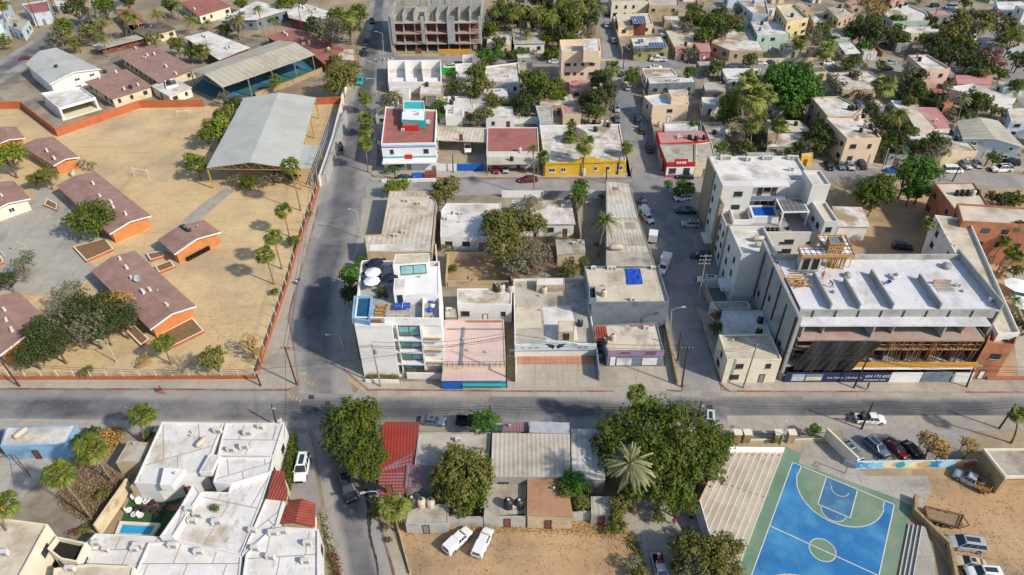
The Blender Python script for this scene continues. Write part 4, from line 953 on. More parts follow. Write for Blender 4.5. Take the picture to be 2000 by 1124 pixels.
# bleachers on the left of the court
def bleachers():
    n=9; c=Vector(cp(-5.5,10,0)); o=empty('bleacher',(c.x,c.y,0)); q=(c.x,c.y,0); P=cp
    y0=lambda x:-1+(-1.8-x)*.95; y1=lambda x:27-(-1.8-x)*1.25
    m=MB(*q); L=MB(*q); k=MB(*q)
    for i in range(n):
        x1=-1.8-.88*i; x0=x1-.88; z=.36*(i+1)
        m.prism([P(x0,y0(x0),0),P(x1,y0(x1),0),P(x1,y1(x1),0),P(x0,y1(x0),0)],0,z); L.prism([P(x1-.15,y0(x1),0),P(x1+.012,y0(x1),0),P(x1+.012,y1(x1),0),P(x1-.15,y1(x1),0)],z+.003,z+.02)
        for y in(y0(x1)+1.0,9+.4*i): p=P(x1-.45,y,z); k.box(p[0],p[1],p[2]+.002,.22,.22,.03)
    m.build('seat_step',mat('bleacher_concrete','c3b8a4','b5aa97','9a8e79',.4,.15,t3=(.5,.66)),o); L.build('step_edge',M['wline'],o); k.build('seat_number_mark',M['kerbred'],o)
    X=-1.8-.88*n; m=MB(*q); m.prism([P(X-.22,y0(X),0),P(X-.002,y0(X),0),P(X-.002,y1(X),0),P(X-.22,y1(X),0)],0,.36*n+.2); m.build('back_wall',M['pinkw'],o)
    for nm,yy,mm,t in(('end_wall',y0,'purewhite',-.9),('near_end_wall',y1,'white',.15)):
        m=MB(*q); a=(X,yy(X));b=(-1.8,yy(-1.8)); 
        m.add([P(a[0],a[1],0),P(b[0],b[1],0),P(b[0],b[1],.5),P(a[0],a[1],.36*n+.45),P(a[0],a[1]+t,0),P(b[0],b[1]+t,0),P(b[0],b[1]+t,.5),P(a[0],a[1]+t,.36*n+.45)],[(0,1,2,3),(7,6,5,4),(3,2,6,7),(1,5,6,2),(0,3,7,4)]); m.build(nm,M[mm],o)
    tag(o,'long white concrete bleachers with eight tiers beside the blue court','bleachers'); land('court bleachers',[(1405,880),(1530,880),(1450,1124),(1370,1000)])
bleachers()
land('blue basketball court',[(1560,890),(1780,975),(1740,1124),(1450,1124)])
# walls round the court and car park
wallrun([(1440,862),(1606,858)],.5,.25,M['ivory'],'low cream wall under the iron fence',full='low cream wall under the iron railing beside the big tree')
for i,(x,y) in enumerate([(1436,862),(1455,862),(1515,862),(1541,862)]):
    p=at(x,y); m=MB(p.x,p.y,0); m.box(p.x,p.y,0,1.1,1.0,2.2); o=m.build('gate_pillar',M['stone'],None,(p.x,p.y,0)); MB(0,0,0).box(0,0,2.2,1.3,1.2,.15).build('pillar_cap',M['ivory'],o); reg(o,'stone pillar with cream cap','pillar','stone gate pillars',anchor=(x,y))
for a,b in(((1461,861),(1510,861)),((1547,861),(1604,859))):
    A=at(*a);B=at(*b);c=(A+B)/2; o=empty('iron_railing',c); m=MB(c.x,c.y,0)
    n=int((B-A).length/.22)
    for i in range(n+1): p=A.lerp(B,i/n); m.beam((p.x,p.y,.5),(p.x,p.y,1.9),.035)
    m.build('bar',M['dark'],o)['kind']='stuff'; m=MB(c.x,c.y,0)
    for z in(.6,1.75): m.beam((A.x,A.y,z),(B.x,B.y,z),.05)
    m.build('rail',M['dark'],o); reg(o,'black iron railing on the low cream wall','railing','iron railings',anchor=((a[0]+b[0])/2,a[1]))
wallrun([(1608,856),(1668,914)],2.4,.2,M['ivory'],'',full='slanting ivory wall between the court and the parked cars',cap='ivory')
def mural():
    a,b=W2(at(1668,915)),W2(at(1905,912)); n=60; c=(a+b)/2; o=empty('mural_wall',(c.x,c.y,0)); m=MB(c.x,c.y,0); d=(b-a).normalized(); s=Vector((d.y,-d.x)); P=[a+s*.1,b+s*.1,b-s*.1,a-s*.1]; m.prism(P,0,1.75); m.build('wall',M['palebluew'],o)
    rr=random.Random(5); cols=['4f9bd0','7fc0e4','3f86c4','a9d4ea','e0cf9a','c9a06a','3a9a94','2f78b8','d07a4a','e8dfc8','5fb0d8','8a6a4a']
    for i in range(26):
        t0=i/26; px=a.lerp(b,t0+.02)+s*(.104+.002*(i%5)); k=rr.uniform(.5,1.6); cc=rr.choice(cols[:5] if i<8 else cols[3:8]+['e8dfc8'] if i<17 else ['d07a4a','c9603a','4f9bd0','e0b060'] if i>21 else cols)
        pts=[]
        for j in range(9): th=j/9*6.283; r=k*rr.uniform(.55,1); pts.append((px.x+d.x*r*math.cos(th),px.y+d.y*r*math.cos(th),min(1.7,max(.05,.87+r*.75*math.sin(th)))))
        q=MB(c.x,c.y,0); q.add(pts,[tuple(range(9))]); q.build('painted_patch',mat('mural_'+cc,cc,rough=.8),o)
    reg(o,'','wall',full='low wall with blue and orange painted mural below the parked cars',anchor=(1780,905)); land('mural wall',[(1668,895),(1905,915)])
mural()
wallrun([(1785,975),(1783,1005),(1850,1070),(1868,1160)],1.3,.45,M['stone'],'',full='bent rubble stone wall between the court steps and the dirt car park')
def steps():
    o=empty('court_steps',cp(18.6,12,0)); q=tuple(cp(18.6,12,0))
    for i in range(4):
        m=MB(q[0],q[1],0); m.prism([cp(17.3+.5*i,2.5,0),cp(17.8+.5*i,2.5,0),cp(17.8+.5*i,27,0),cp(17.3+.5*i,27,0)],0,.22*(i+1)); m.build('step',M['plaza'],o)
        m=MB(q[0],q[1],0); m.prism([cp(17.3+.5*i,2.5,0),cp(17.38+.5*i,2.5,0),cp(17.38+.5*i,27,0),cp(17.3+.5*i,27,0)],.22*(i+1)+.003,.22*(i+1)+.015); m.build('step_edge',M['wline'],o)
    m=MB(q[0],q[1],0); m.prism([cp(19.31,2.5,0),cp(21,7,0),cp(24,27,0),cp(19.31,27,0)],0,.87); m.build('landing',M['plaza'],o)
    reg(o,'','steps',full='four long grey steps on the right side of the blue court',anchor=(1785,1060))
steps()
sheet('patio',[(1570,866),(1640,870),(1690,930),(1810,930),(1822,948),(1800,1000),(1755,975),(1560,905)],.024,'plaza')
# goal posts in the yard
def goal(a,b,h,full,dx=0,dy=-7):
    A=at(*a);B=at(*b);c=(A+B)/2;o=empty('goal_frame',c); m=MB(c.x,c.y,0); m.tube([A,(A.x,A.y,h),(B.x,B.y,h),B],.06,6); m.build('front_frame',M['wframe'],o)
    m=MB(c.x,c.y,0); k=Vector((0.2,1.2,0))
    for P in(A,B): m.tube([(P.x,P.y,h),(P.x+k.x*.4,P.y+k.y*.4,h),(P.x+k.x,P.y+k.y,0)],.04,5)
    m.build('back_stay',M['wframe'],o); reg(o,'','goal',full=full,anchor=a)
goal((264,346),(292,350),2.6,'white football goal frame in the middle of the sand yard'); goal((347,227),(371,225),1.5,'small white goal frame by the orange wall at the back of the yard')
# ---------------- school, left ----------------
gable('white school hall','with pale metal gable roof beyond the orange wall',(96,165),(196,135),(110,93),(49,125),4.8,6.3,'white','canopy',.5,cat='hall')
def pavilion():
    h=3.6; P=[W2(at(x,y,h)) for x,y in((115,213),(187,192),(157,171),(80,184))]; c=sum(P,Vector((0,0)))/4; q=(c.x,c.y,0); o=empty('pavilion',q); m,I=walls_mesh(ccw(P),h-.5,h+.3,.2,.5,q,0); m.build('roof_edge',M['purewhite'],o); m=MB(*q); m.flat(I,h-.2); m.build('roof',M['wroof'],o)
    for a,b,nm,mm in((P[3],P[0],'side_wall','purewhite'),(P[2],P[3],'back_wall','paleyellow'),(P[1],P[2],'side_wall','purewhite')):
        d=(b-a).normalized(); s_=Vector((-d.y,d.x))*.2; m=MB(*q); k=(c-(a+b)/2).normalized()*.25; m.prism([a+k,b+k,b+k+s_,a+k+s_],0,h-.51); m.build(nm,M[mm],o)
    for p in(P[0],P[1]): v=p+(c-p).normalized()*.4; m=MB(*q); m.box(v.x,v.y,0,.5,.5,h-.51); m.build('pillar',M['purewhite'],o)
    m=MB(*q); m.prism([p+(p-c).normalized()*.6 for p in P],0,.35); m.build('base_step',M['ivory'],o); o['label']='white open pavilion with flat roof and cream interior inside the orange wall'; o['category']='pavilion'; land('white open pavilion',[(115,213),(187,192),(157,171),(80,184)])
pavilion()
bld('small brown roofed classroom','with cream walls just behind the orange wall',[(216,193.5),(298,168),(247,135),(165,160)],3.4,'cream','brownroof',0,eave=.7,cat='classroom')
bld('large brown roofed classroom','beside the covered teal court',[(311,163),(382,133),(296,88),(229,109)],3.4,'cream','brownroof',0,eave=.7,cat='classroom')
bld('low white annex','with square roof hatch behind the orange wall',[(329,188),(375,171),(339,152),(293,168)],3.0,'ivory','wroof',0,eave=.3,cat='annex',sub=[([(324,170),(347,164),(340,153),(321,158)],3.7,3.0,'white','darkroof',.35,'roof_hatch','')])
bld('grey roofed walkway','with dark posts among the palms at the back of the school',[(193,97),(288,73),(283,64),(180,88)],2.6,'brownp','groof',0,eave=1.2,cat='walkway')
bld('cream grey roofed classroom','among the palms at the back of the school',[(283,72),(344,56),(315,43),(240,51)],3.4,'cream','darkroof',0,eave=.5,cat='classroom')
bld('dusty brown roofed hut','behind the palms at the top left',[(258,60),(290,44),(255,16),(225,22)],3.4,'brownp','redroof',0,eave=.5,cat='hut')
bld('red roofed cream classroom','at the top edge among the palms',[(387,31),(452,11),(416,-6),(350,4)],3.8,'ivory','redroof',0,eave=.6,cat='classroom')
bld('white roofed long classroom','with roof air conditioners behind the covered court',[(427,117),(488,93),(406,61),(360,73)],3.6,'brownp','wroof',0,eave=.6,cat='classroom')
bld('pale roofed shed','at the top between two palm groups',[(427,40),(500,39),(565,18),(500,2)],4.2,'slatew','wroof',0,eave=.6,cat='shed')
bld('white round ended classroom','with six roof vents near the boulevard',[(564,35),(617,48),(655,27),(599,8),(559,19)],3.8,'brownp','wroof',0,eave=.6,cat='classroom')
bld('curved brick red classroom','wrapping round behind the covered court',[(540,82),(590,90),(633,125),(673,96),(600,63),(567,57),(520,72)],3.6,'brownp','redroof',0,eave=.5,cat='classroom')
bld('grey flat school kiosk','beside the boulevard trees',[(639,115),(692,118),(691,97),(671,97)],3.0,'beige','beroof',0,eave=.2,cat='kiosk')
bld('white garage row','with grey yard at the top left corner',[(0,44),(42,60),(57,40),(20,30)],4.0,'palebluew','groof',.3,cat='building')
bld('tall pale blue house','cut by the left edge at the top',[(-60,60),(2,47),(12,-10),(-60,-10)],8,'palebluew','wroof',.4,dens=.5)
bld('white blue corner house','with red roof terrace at the top left',[(60,27),(98,22),(92,0),(42,8)],4.8,'palebluew','redroof',.5)
bld('low white yard house','near the top left lane',[(110,12),(130,14),(125,2),(105,0)],3,'palebluew','wroof',.3)
gable('end classroom','with small brown gable roof cut by the left edge, orange end wall',(104,324),(155,307),(104,267),(40,285),3.2,3.9,sides='side')
gable('top left classroom','with low brown roof cut by the left edge',(-10,283),(49,270),(32,248),(-30,255),3.2,3.8,sides='side')
gable('long classroom behind the round tree','with brown felt roof, orange gable wall',(213.6,457.5),(295,421.5),(185.5,335),(109.5,363),3.2,4.0,sides='side')
gable('small orange classroom','with brown gable roof standing alone in the sand yard',(340,497),(431,453.5),(398,429.5),(308,468),3.2,4.3,over=.6,sides='side')
gable('long brown roofed classroom','with satellite dish beside the dark trees',(293,644),(383,598),(263,489.5),(177.5,529.6),3.2,4.2,sides='side')
gable('lower left classroom','with brown roof behind the dark trees',(-5,697),(105,636),(35,569),(-60,610),3.2,4.2,sides='side')
gable('left edge classroom','with brown roof and red bench wall',(-25,418),(59,388),(27,353),(-50,372),3.2,4.0,wall='ivory')
# covered courts
def canopy(ref,extra,fl,fr,br,bl,he,hr,axis='FB',roof='canopy',post='yellowp',npost=4,floor=None,truss=True):
    if axis=='FB': root,(A,B,C_,D,f,k,o)=gable(ref,extra,fl,fr,br,bl,he,hr,roof=roof,trim=None,open_=True,cat='canopy',name='covered_court')
    else: root,(A,B,C_,D,f,k,o)=gable(ref,extra,bl,fl,fr,br,he,hr,roof=roof,trim=None,open_=True,cat='canopy',name='covered_court')
    # columns along both eaves, trusses between them
    for (p,q) in((A,D),(B,C_)):
        for i in range(npost):
            t=(i+.03)/(npost-1) if i<npost-1 else .97; v=p.lerp(q,t); m=MB(*o); m.beam((v.x,v.y,0),(v.x,v.y,he-.2),.28,.28); m.build('post',M[post],root)
    if truss:
        for i in range(npost+2):
            t=.004+i*.992/(npost+1); a=A.lerp(D,t);b=B.lerp(C_,t);r=f.lerp(k,t); m=MB(*o); z=he-.75
            m.beam((a.x,a.y,z+.3),(b.x,b.y,z+.3),.12); n=14
            for j in range(n):
                s0=j/n;s1=(j+1)/n; P0=a.lerp(b,s0);P1=a.lerp(b,s1); zt=lambda s: he-.2+(hr-he)*(1-abs(2*s-1))
                m.beam((P0.x,P0.y,z+.3 if j%2 else zt(s0)),(P1.x,P1.y,zt(s1) if j%2 else z+.3),.07)
            m.build('truss',M['woodl' if post=='yellowp' else 'metal'],root)
    return root,o
cr,_=canopy('big grey canopy','with pale metal gable roof on yellow posts over the school court',(403,328),(579,330),(617,191),(476,192),6.2,7.9,npost=4)
m=MB(*tuple(cr.location)); P_=[W2(at(x,y,6.1)) for x,y in((579,329),(606,329),(624,286),(588,282))]; m.ua=math.atan2(P_[3].y-P_[0].y,P_[3].x-P_[0].x); m.prism(P_,6.0,6.13); m.build('side_roof',M['canopy'],cr)
for p_ in P_[1:3]: m=MB(*tuple(cr.location)); m.beam((p_.x,p_.y,0),(p_.x,p_.y,6.0),.2); m.build('post',M['yellowp'],cr)
canopy('teal court canopy','with long sand coloured roof over a teal court',(434,171),(615,107),(545,79),(371,139),6.0,7.6,axis='LR',roof='canopyb',post='metal',npost=5)
sheet('teal_court_floor',[(375,172),(428,196),(505,187),(628,139),(600,118),(540,112),(400,150)],.030,'teal')
wallrun([(500,190),(565,168),(630,141)],1.6,.3,M['stone'],'',full='pale stone wall along the teal court')
def stands():
    o=empty('bleacher',at(625,290)); q=tuple(at(625,290)); a,b=at(600,362),at(645,236); d=(b-a).normalized(); s=Vector((d.y,-d.x,0))
    for i in range(7):
        m=MB(q[0],q[1],0); p0=a+s*(.75*i);p1=b+s*(.75*i); m.prism([p0,p0+s*.75,p1+s*.75,p1],0,.45*(i+1)); m.build('step',M['galv' if i%2 else 'concrete'],o)
    reg(o,'','bleachers',full='grey stepped stand under the right side of the big grey canopy',anchor=(625,290))
stands()
wallrun([(626,366),(652,287),(672,205)],3.0,.25,M['ivory'],'',full='pale panelled wall between the big canopy and the boulevard')
# orange walls
wallrun([(-60,213),(46,213),(114,267),(275,211),(400,209)],2.4,.25,M['orangedeep'],'',full='long bright orange wall zigzagging across the school yard')
wallrun([(617,205),(668,203)],2.3,.25,M['orangedeep'],'',full='short orange wall at the top right of the sand yard')
wallrun([(668,203),(672,190),(680,165)],2.2,.22,M['white'],'',full='white painted school wall beside the boulevard')
def fence(pts,hw,hf,n,full,mw='orangedeep',mesh=True):
    ob=wallrun(pts,hw,.25,M[mw],'',full=full,name='school_fence',cat='fence'); P=[at(x,y) for x,y in pts]; o=ob.location; seg=[(P[i+1]-P[i]).length for i in range(len(P)-1)]; T=sum(seg); q=MB(o.x,o.y,0)
    def along(t):
        t*=T
        for i,s in enumerate(seg):
            if t<=s or i==len(seg)-1: return P[i].lerp(P[i+1],t/s)
            t-=s
    for i in range(n+1):
        p=along(i/n); m=MB(o.x,o.y,0); m.beam((p.x,p.y,hw),(p.x,p.y,hw+hf),.08); m.build('fence_post',M['wframe'],ob)
    if mesh:
        m=MB(o.x,o.y,0)
        for z in [hw+hf*k/5 for k in range(1,6)]:
            for a,b in zip(P,P[1:]): m.beam((a.x,a.y,z-.03),(b.x,b.y,z-.03),.02)
        m.build('fence_wire',M['galv'],ob)
    return ob
fence([(-200,741),(258,741),(500,740)],.75,1.6,22,'orange kerb wall with white post fence along the main street')
fence([(502,738),(564,553),(580,493)],.9,2.0,12,'low orange wall with white posts along the lower boulevard',mesh=False)
fence([(580,493),(625,363)],1.0,2.0,8,'low orange wall with white posts beside the fan palms',mesh=False)
# planters and benches in the school
def planter(pts,h,desc,m_='orangedeep'):
    P=[W2(at(x,y,h)) for x,y in pts]; c=sum(P,Vector((0,0)))/len(P); o=empty('planter',(c.x,c.y,0)); m,I=walls_mesh(ccw(P),0,h,.3,.12,(c.x,c.y,0),0); m.build('planter_wall',M[m_],o)
    m=MB(c.x,c.y,0); m.flat(I,h-.12); m.build('soil',M['soil'],o); Q=ccw(P); m=MB(c.x,c.y,0); n=len(Q)
    for i in range(n): m.quad((Q[i].x,Q[i].y,h+.004),(Q[(i+1)%n].x,Q[(i+1)%n].y,h+.004),(I[(i+1)%n].x,I[(i+1)%n].y,h+.004),(I[i].x,I[i].y,h+.004))
    m.build('rim',M['ivory'],o); reg(o,desc,'planter','planter boxes in the school',anchor=pts[0])
for p in ([(245,645),(275,675),(292,662),(262,633)],[(142,482),(168,510),(222,486),(205,465)],[(322,684),(399,646),(376,620),(313,652)],[(293,508),(322,500),(315,490),(285,495)],[(310,532),(342,520),(333,508),(302,520)],[(85,400),(110,410),(112,398),(92,388)],[(-20,520),(8,512),(2,500),(-20,505)]):
    planter(p,.6,'low orange planter with pale rim')
def stack_tyres():
    o=empty('tyre_row',at(385,497))
    for i in range(9):
        p=at(368+i*5,508-i*2.6,.3)-at(385,497); m=MB(); n=12
        for rr_ in(0,):
            ring=[]
        vs=[];prof=[(.28,-.18),(.56,-.18),(.6,0),(.56,.18),(.28,.18)]
        vs=[(p.x+q, p.y+r*math.cos(2*math.pi*k/n)*.6, .58+r*math.sin(2*math.pi*k/n)) for r,q in prof for k in range(n)]
        t=m.add(vs,[(a*n+k,(a+1)%5*n+k,(a+1)%5*n+(k+1)%n,a*n+(k+1)%n) for a in range(5) for k in range(n)]).build('tyre',M['rubber'],None,tuple(at(385,497)),nouv=True)
        reg(t,'black car tyre leaning against the small orange classroom','tyre','row of old tyres',full=None,anchor=(368+i*5,508-i*2.6)) if False else tag(t,'black car tyre in the row leaning against the small orange classroom','tyre','row of old black tyres')
    bpy.data.objects.remove(o)
stack_tyres()
small('ac',[(183,361),(196,386),(218,398),(223,408),(247,421),(236,509),(249,527),(258,547),(281,574),(294,570),(327,599),(11,609),(15,629),(26,648),(93,297),(107,312),(5,385),(195,154),(227,143),(243,176),(270,168),(288,110),(302,108),(325,132),(344,146),(265,96),(380,20),(443,95),(450,93),(397,72),(402,74),(555,66),(560,70),(590,79),(604,86),(587,14),(593,17),(605,21),(611,25),(618,19)],rz=2.3,s=1.15)
small('dish',[(274,553)],s=1.5); small('tb',[(359,448),(364,452),(370,455),(206,143),(256,173)],s=.95); small('tw',[(642,100),(143,341),(144,345)])
small('vent',[(138,178),(125,196),(144,190)])
# ---------------- upper centre block ----------------
def construction_top():
    h0=10.6; FL=at(770,104);FR=at(942,103); d=(FR-FL).normalized(); b=Vector((-d.y,d.x,0)); Wd=(FR-FL).length; D=26
    o=empty('unfinished_building',FL); q=tuple(FL)
    def P(u,v,z): p=FL+d*u+b*v; return Vector((p.x,p.y,z))
    def box(m,u0,u1,v0,v1,z0,z1): m.prism([P(u0,v0,0),P(u1,v0,0),P(u1,v1,0),P(u0,v1,0)],z0,z1)
    for i,z in enumerate((3.3,6.9,h0)):
        m=MB(*q,ua=math.atan2(d.y,d.x)); box(m,0,Wd,0,D,z-.3,z); m.build('floor_slab',M['redslab' if i<2 else 'groof'],o)
    cols=[0,.27*Wd,.38*Wd,.62*Wd,.72*Wd,Wd-.5]
    for u,wd in ((.0,1.3),(.33*Wd,1.2),(.62*Wd,2.6),(Wd-1.0,.7)):
        m=MB(*q); box(m,u,u+wd,-.35,-.01,3.3,h0+2.2); m.build('concrete_pier',M['block'],o)
    for k in range(9):
        u=k*(Wd-.5)/8
        for v in(1.2,9,17,25):
            m=MB(*q); box(m,u,u+.45,v,v+.45,0,h0-.3); m.build('column',M['concrete'],o)
    m=MB(*q); 
    for z0,z1 in((3.3,6.6),(6.9,h0-.3)): box(m,.5,Wd-.5,4.2,4.4,z0,z1)
    m.build('inner_wall',M['brownp'],o)
    rr=random.Random(4)
    for k in range(9):
        u=k*(Wd-.3)/8; m=MB(*q); box(m,u,u+.25,1.0,9.5,h0,h0+rr.uniform(2.4,3.3)); m.build('partition_wall',M['block'],o)
    for v in(9.6,18,25.6):
        for k in range(8):
            if rr.random()<.2: continue
            u=k*(Wd-.3)/8+.26; m=MB(*q); box(m,u,u+Wd/8-.3,v,v+.25,h0,h0+rr.uniform(2.0,3.3)); m.build('partition_wall',M['block'],o)
    for k in range(40):
        u=rr.uniform(0,Wd);v=rr.uniform(0,D-8); m=MB(*q); a=P(u,v,h0); m.beam(a,P(u+rr.uniform(-.5,.5),v,h0+rr.uniform(2.5,4.2)),.12); m.build('timber_prop',M['woodl'],o)
    box(m:=MB(*q),-.9,-.02,0,D,0,h0+2.4); m.build('side_wall',M['block'],o)
    box(m:=MB(*q),.5,Wd-.5,-3.4,-3.25,0,.9); m.build('site_fence',M['beige'],o)
    box(m:=MB(*q),.52*Wd,.87*Wd,-2.6,-2.45,0,2.2); m.build('plywood_hoarding',M['plywood'],o)
    box(m:=MB(*q),.25*Wd,.32*Wd,-2.6,-2.45,0,2.4); m.build('timber_panel',M['wood'],o)
    tag(o,'grey unfinished concrete building with open floors at the top centre','building site'); land('unfinished concrete block at the top',[(755,0),(952,105)])
    BL.append(([W2(P(0,0,0)),W2(P(Wd,0,0)),W2(P(Wd,D,0)),W2(P(0,D,0))],h0,'unfinished concrete block'))
construction_top()
def roofless():
    pts=[(758,160),(862,160),(861,117),(757,118)]; h=4; P=ccw([W2(at(x,y,h)) for x,y in pts]); c=sum(P,Vector((0,0)))/4; o=(c.x,c.y,0); root=empty('roofless_house',o)
    m,I=walls_mesh(P,0,h,.25,3.0,o,0); m.build('wall',M['purewhite'],root); m=MB(*o); m.flat(I,1.0); m.build('floor',M['wroof'],root)
    a,b=W2(at(758,160,h)),W2(at(862,160,h)); k=W2(at(757,118,h))-a
    for t in(.34,.67): p=a.lerp(b,t); m=MB(*o); m.beam((p.x,p.y,2.4),(p.x+k.x,p.y+k.y,2.4),.25,2.8); m.build('partition_wall',M['white'],root)
    for t0,t1 in((.07,.55),(.68,.95)):
        q=[a.lerp(b,t0)+k*.04,a.lerp(b,t1)+k*.04,a.lerp(b,t1)+k*.30,a.lerp(b,t0)+k*.30]; m=MB(*o); m.prism(q,3.0,3.12); m.build('roof_sheet',M['purewhite'],root)
    auto_openings(root,P,0,3.4,o,random.Random(1),'F')
    tag(root,'roofless white building with three open rooms beside the boulevard','house'); land('roofless white building',[(757,116),(861,165)])
roofless()
B=bld
B('white office','with terracotta roof terrace and turquoise roof boxes at the boulevard corner',[(744,281),(850,279),(853,215),(753,208)],7.8,'purewhite','redroof',.5,dens=.9,cat='office',sub=[([(786,246),(817,246),(817,230),(786,230)],8.8,7.4,'redp','redroof',.1,'skylight_box',''),([(784,234),(830,236),(831,218),(785,218)],9.6,7.4,'turq','purewhite',.08,'roof_room',''),([(787,213),(829,214),(828,197),(788,197)],10.4,7.4,'white','turq',.3,'roof_room','F')])
B('sand coloured carport','with flat metal roof over the parked white pickup',[(854,274),(951,278),(950,250),(854,248)],4,'white','corrbe',0,eave=.2,z0=3.75,cat='carport',name='carport')
B('maroon roofed hall','with white parapet behind the metal awning',[(950,297),(1053,297),(1050,249),(952,249)],4.8,'white','redroof',.2,cat='hall')
B('grey metal awning','on the street in front of the maroon roofed hall',[(951,322),(1052,320),(1052,299),(951,299)],3.4,'white','corrg',0,z0=3.2,eave=.1,cat='awning',name='awning',sides='')
B('yellow fronted shop','with white roof and stepped yellow parapet on the middle street',[(1065,319),(1223,314),(1210,243),(1054,245)],4.0,'yellow','proof',.25,coping='white',dens=1.2,fr='wframe',cat='shop')
B('low gravel roofed house','behind the white office',[(831,206),(852,206),(852,187),(832,186)],3,'greyw','darkroof',.2)
B('small pale roofed house','behind the white office with an ochre front',[(820,184),(866,184),(865,167),(822,167)],3.2,'paleyellow','wroof',.3)
B('white villa','with two black tanks behind the carport',[(868,211),(926,211),(919,187),(866,189)],3.3,'white','wroof',.2)
B('little white cottage','with one window behind the carport',[(870,227),(903,227),(903,212),(871,212)],3.0,'purewhite','wroof',.2)
B('white gate house','right of the white villa',[(921,203),(948,204),(948,187),(919,188)],3.4,'white','groof',.1)
B('white gabled shed','with grey ridge among the trees',[(944,189),(993,188),(988,173),(945,174)],3.0,'white','wroof',0,eave=.2)
B('long white outbuilding','behind the maroon roofed hall',[(949,232),(1004,232),(1000,208),(948,209)],3.0,'white','wroof',.1)
B('white roofed bungalow','left of the peach block',[(946,157),(1018,163),(1012,122),(948,130)],3.6,'white','proof',.4)
B('small white flat house','beside the green gate',[(891,149),(922,148),(922,123),(889,125)],3.2,'white','wroof',.3)
B('ochre kiosk','at the upper cross street',[(1015,135),(1040,135),(1040,122),(1012,122)],3,'paleyellow','groof',.1)
B('peach four storey block','with open roof terrace and small windows',[(1097,101),(1174,100),(1171,76),(1093,78)],12.2,'peach','beroof',1.6,sides='R',dens=.8,cat='apartment block',name='apartment_block',door=False,sub=[([(1140,99.5),(1170,99.5),(1170,76),(1139,76)],13.6,10,'peach','wroof',.15,'stair_room','')])
def peachwins():
    r_=[o for o in bpy.data.objects if o.name=='apartment_block'][0]; a,b=W2(at(1097,101,12.2)),W2(at(1174,100,12.2)); L=(b-a).length
    for z in(4.6,7.6):
        for u,w_ in((.17,1.7),(.36,.9),(.55,.9),(.79,1.7)): opening(r_,a,b,L*u,z,w_,.85,'win','glass',None,(r_.location.x,r_.location.y,0))
peachwins()
B('low pink annex','at the foot of the peach four storey block',[(1113,175),(1157,172),(1160,157),(1112,156)],3.4,'pinkw','pinkroof',.2)
B('grey cottage','with one window left of the big street tree',[(1054,236),(1081,236),(1078,207),(1046,207)],3.8,'palebluew','groof',.15)
B('pink roofed cottage','with cream front and ragged roof',[(1100,224),(1135,225),(1132,208),(1097,207)],3.4,'cream','pinkroof',.1)
B('ragged white roofed shack','beside the peach four storey block',[(1055,206),(1102,206),(1100,193),(1052,194)],3.0,'beige','proof',.1)
B('tin roofed shack','under the big street tree',[(1098,202),(1126,206),(1116,184),(1097,188)],2.8,'beige','corrg',.0,eave=.1)
B('grey roofed house','under the coconut palms at the top',[(1003,86),(1065,85),(1057,55),(1000,57)],3.6,'white','corrg',0,eave=.3)
B('white bungalow','left of the grey roofed house under the palms',[(950,88),(998,88),(1000,62),(955,62)],3.4,'cream','wroof',.2)
wallrun([(1057,72),(1140,74)],2.2,.25,M['beige'],'',full='long beige yard wall below the coconut palms')
wallrun([(860,242),(1052,242)],2.2,.2,M['purewhite'],'',full='white boundary wall behind the carport')
wallrun([(862,144),(890,144)],2.0,.12,M['greenp'],'',full='bright green gate beside the small white house',name='gate',cat='gate')
wallrun([(893,334),(945,334)],2.0,.15,M['bluep'],'',full='bright blue gate of the carport on the middle street',name='gate',cat='gate')
wallrun([(852,334),(892,334)],2.0,.2,M['purewhite'],'',full='white wall left of the bright blue gate')
wallrun([(1145,120),(1200,118)],.5,.2,M['pinkw'],'',full='low pink kerb wall right of the peach block')
wallrun([(1195,45),(1215,115)],2.6,.22,M['beige'],'',full='tall dark boundary wall beside the upper right street')
wallrun([(745,171),(820,171)],1.8,.2,M['greyw'],'',full='grey yard wall below the roofless white building')
def palapa(px,py,rpx,h,full):
    p=at(px,py,h); mp=(at(px+10,py,h)-at(px,py,h)).length/10; r=rpx*mp; o=empty('palapa',(p.x,p.y,0)); MB().lathe(0,0,[(r,h-1.8),(r*.75,h-1.05),(r*.45,h-.4),(r*.12,h+.25),(.05,h+.4)],16).build('thatched_roof',M['thatch'],o)
    for i in range(6): a=i*1.047; MB().beam((r*.8*math.cos(a),r*.8*math.sin(a),0),(r*.8*math.cos(a),r*.8*math.sin(a),h-1.3),.16).build('post',M['wood'],o)
    reg(o,'','palapa',full=full,anchor=(px,py))
palapa(1127,252,22,6.2,'dark thatched round palapa roof behind the yellow fronted shop')
# upper right
B('cream two storey house','at the top beside the upper right street',[(1195,4),(1267,3),(1262,-22),(1190,-20)],6.5,'ivory','groof',.5)
B('grey two storey house','with white sash windows at the top',[(1268,11),(1327,11),(1324,-9),(1267,-8)],6.0,'beige','groof',.4)
B('low cream house','behind the brown hut with blue solar panels',[(1208,52),(1275,47),(1268,26),(1203,28)],3.8,'cream','beroof',.3)
B('brown hut','carrying a blue solar array',[(1233,46),(1262,46),(1259,33),(1231,35)],4.5,'brownp','darkroof',.05)
B('olive fronted house','with a roof solar array beside the white pickup',[(1239,96),(1306,94),(1292,71),(1231,74)],4.2,'olive','wroof',.2)
B('dusty pink corner house','behind the small street tree',[(1316,90),(1354,88),(1366,57),(1300,60)],3.6,'beige','beroof',.2)
B('salmon roofed house','between two low pale houses',[(1366,101),(1389,101),(1384,79),(1353,80)],3.6,'pinkdark','pinkroof',0,eave=.2)
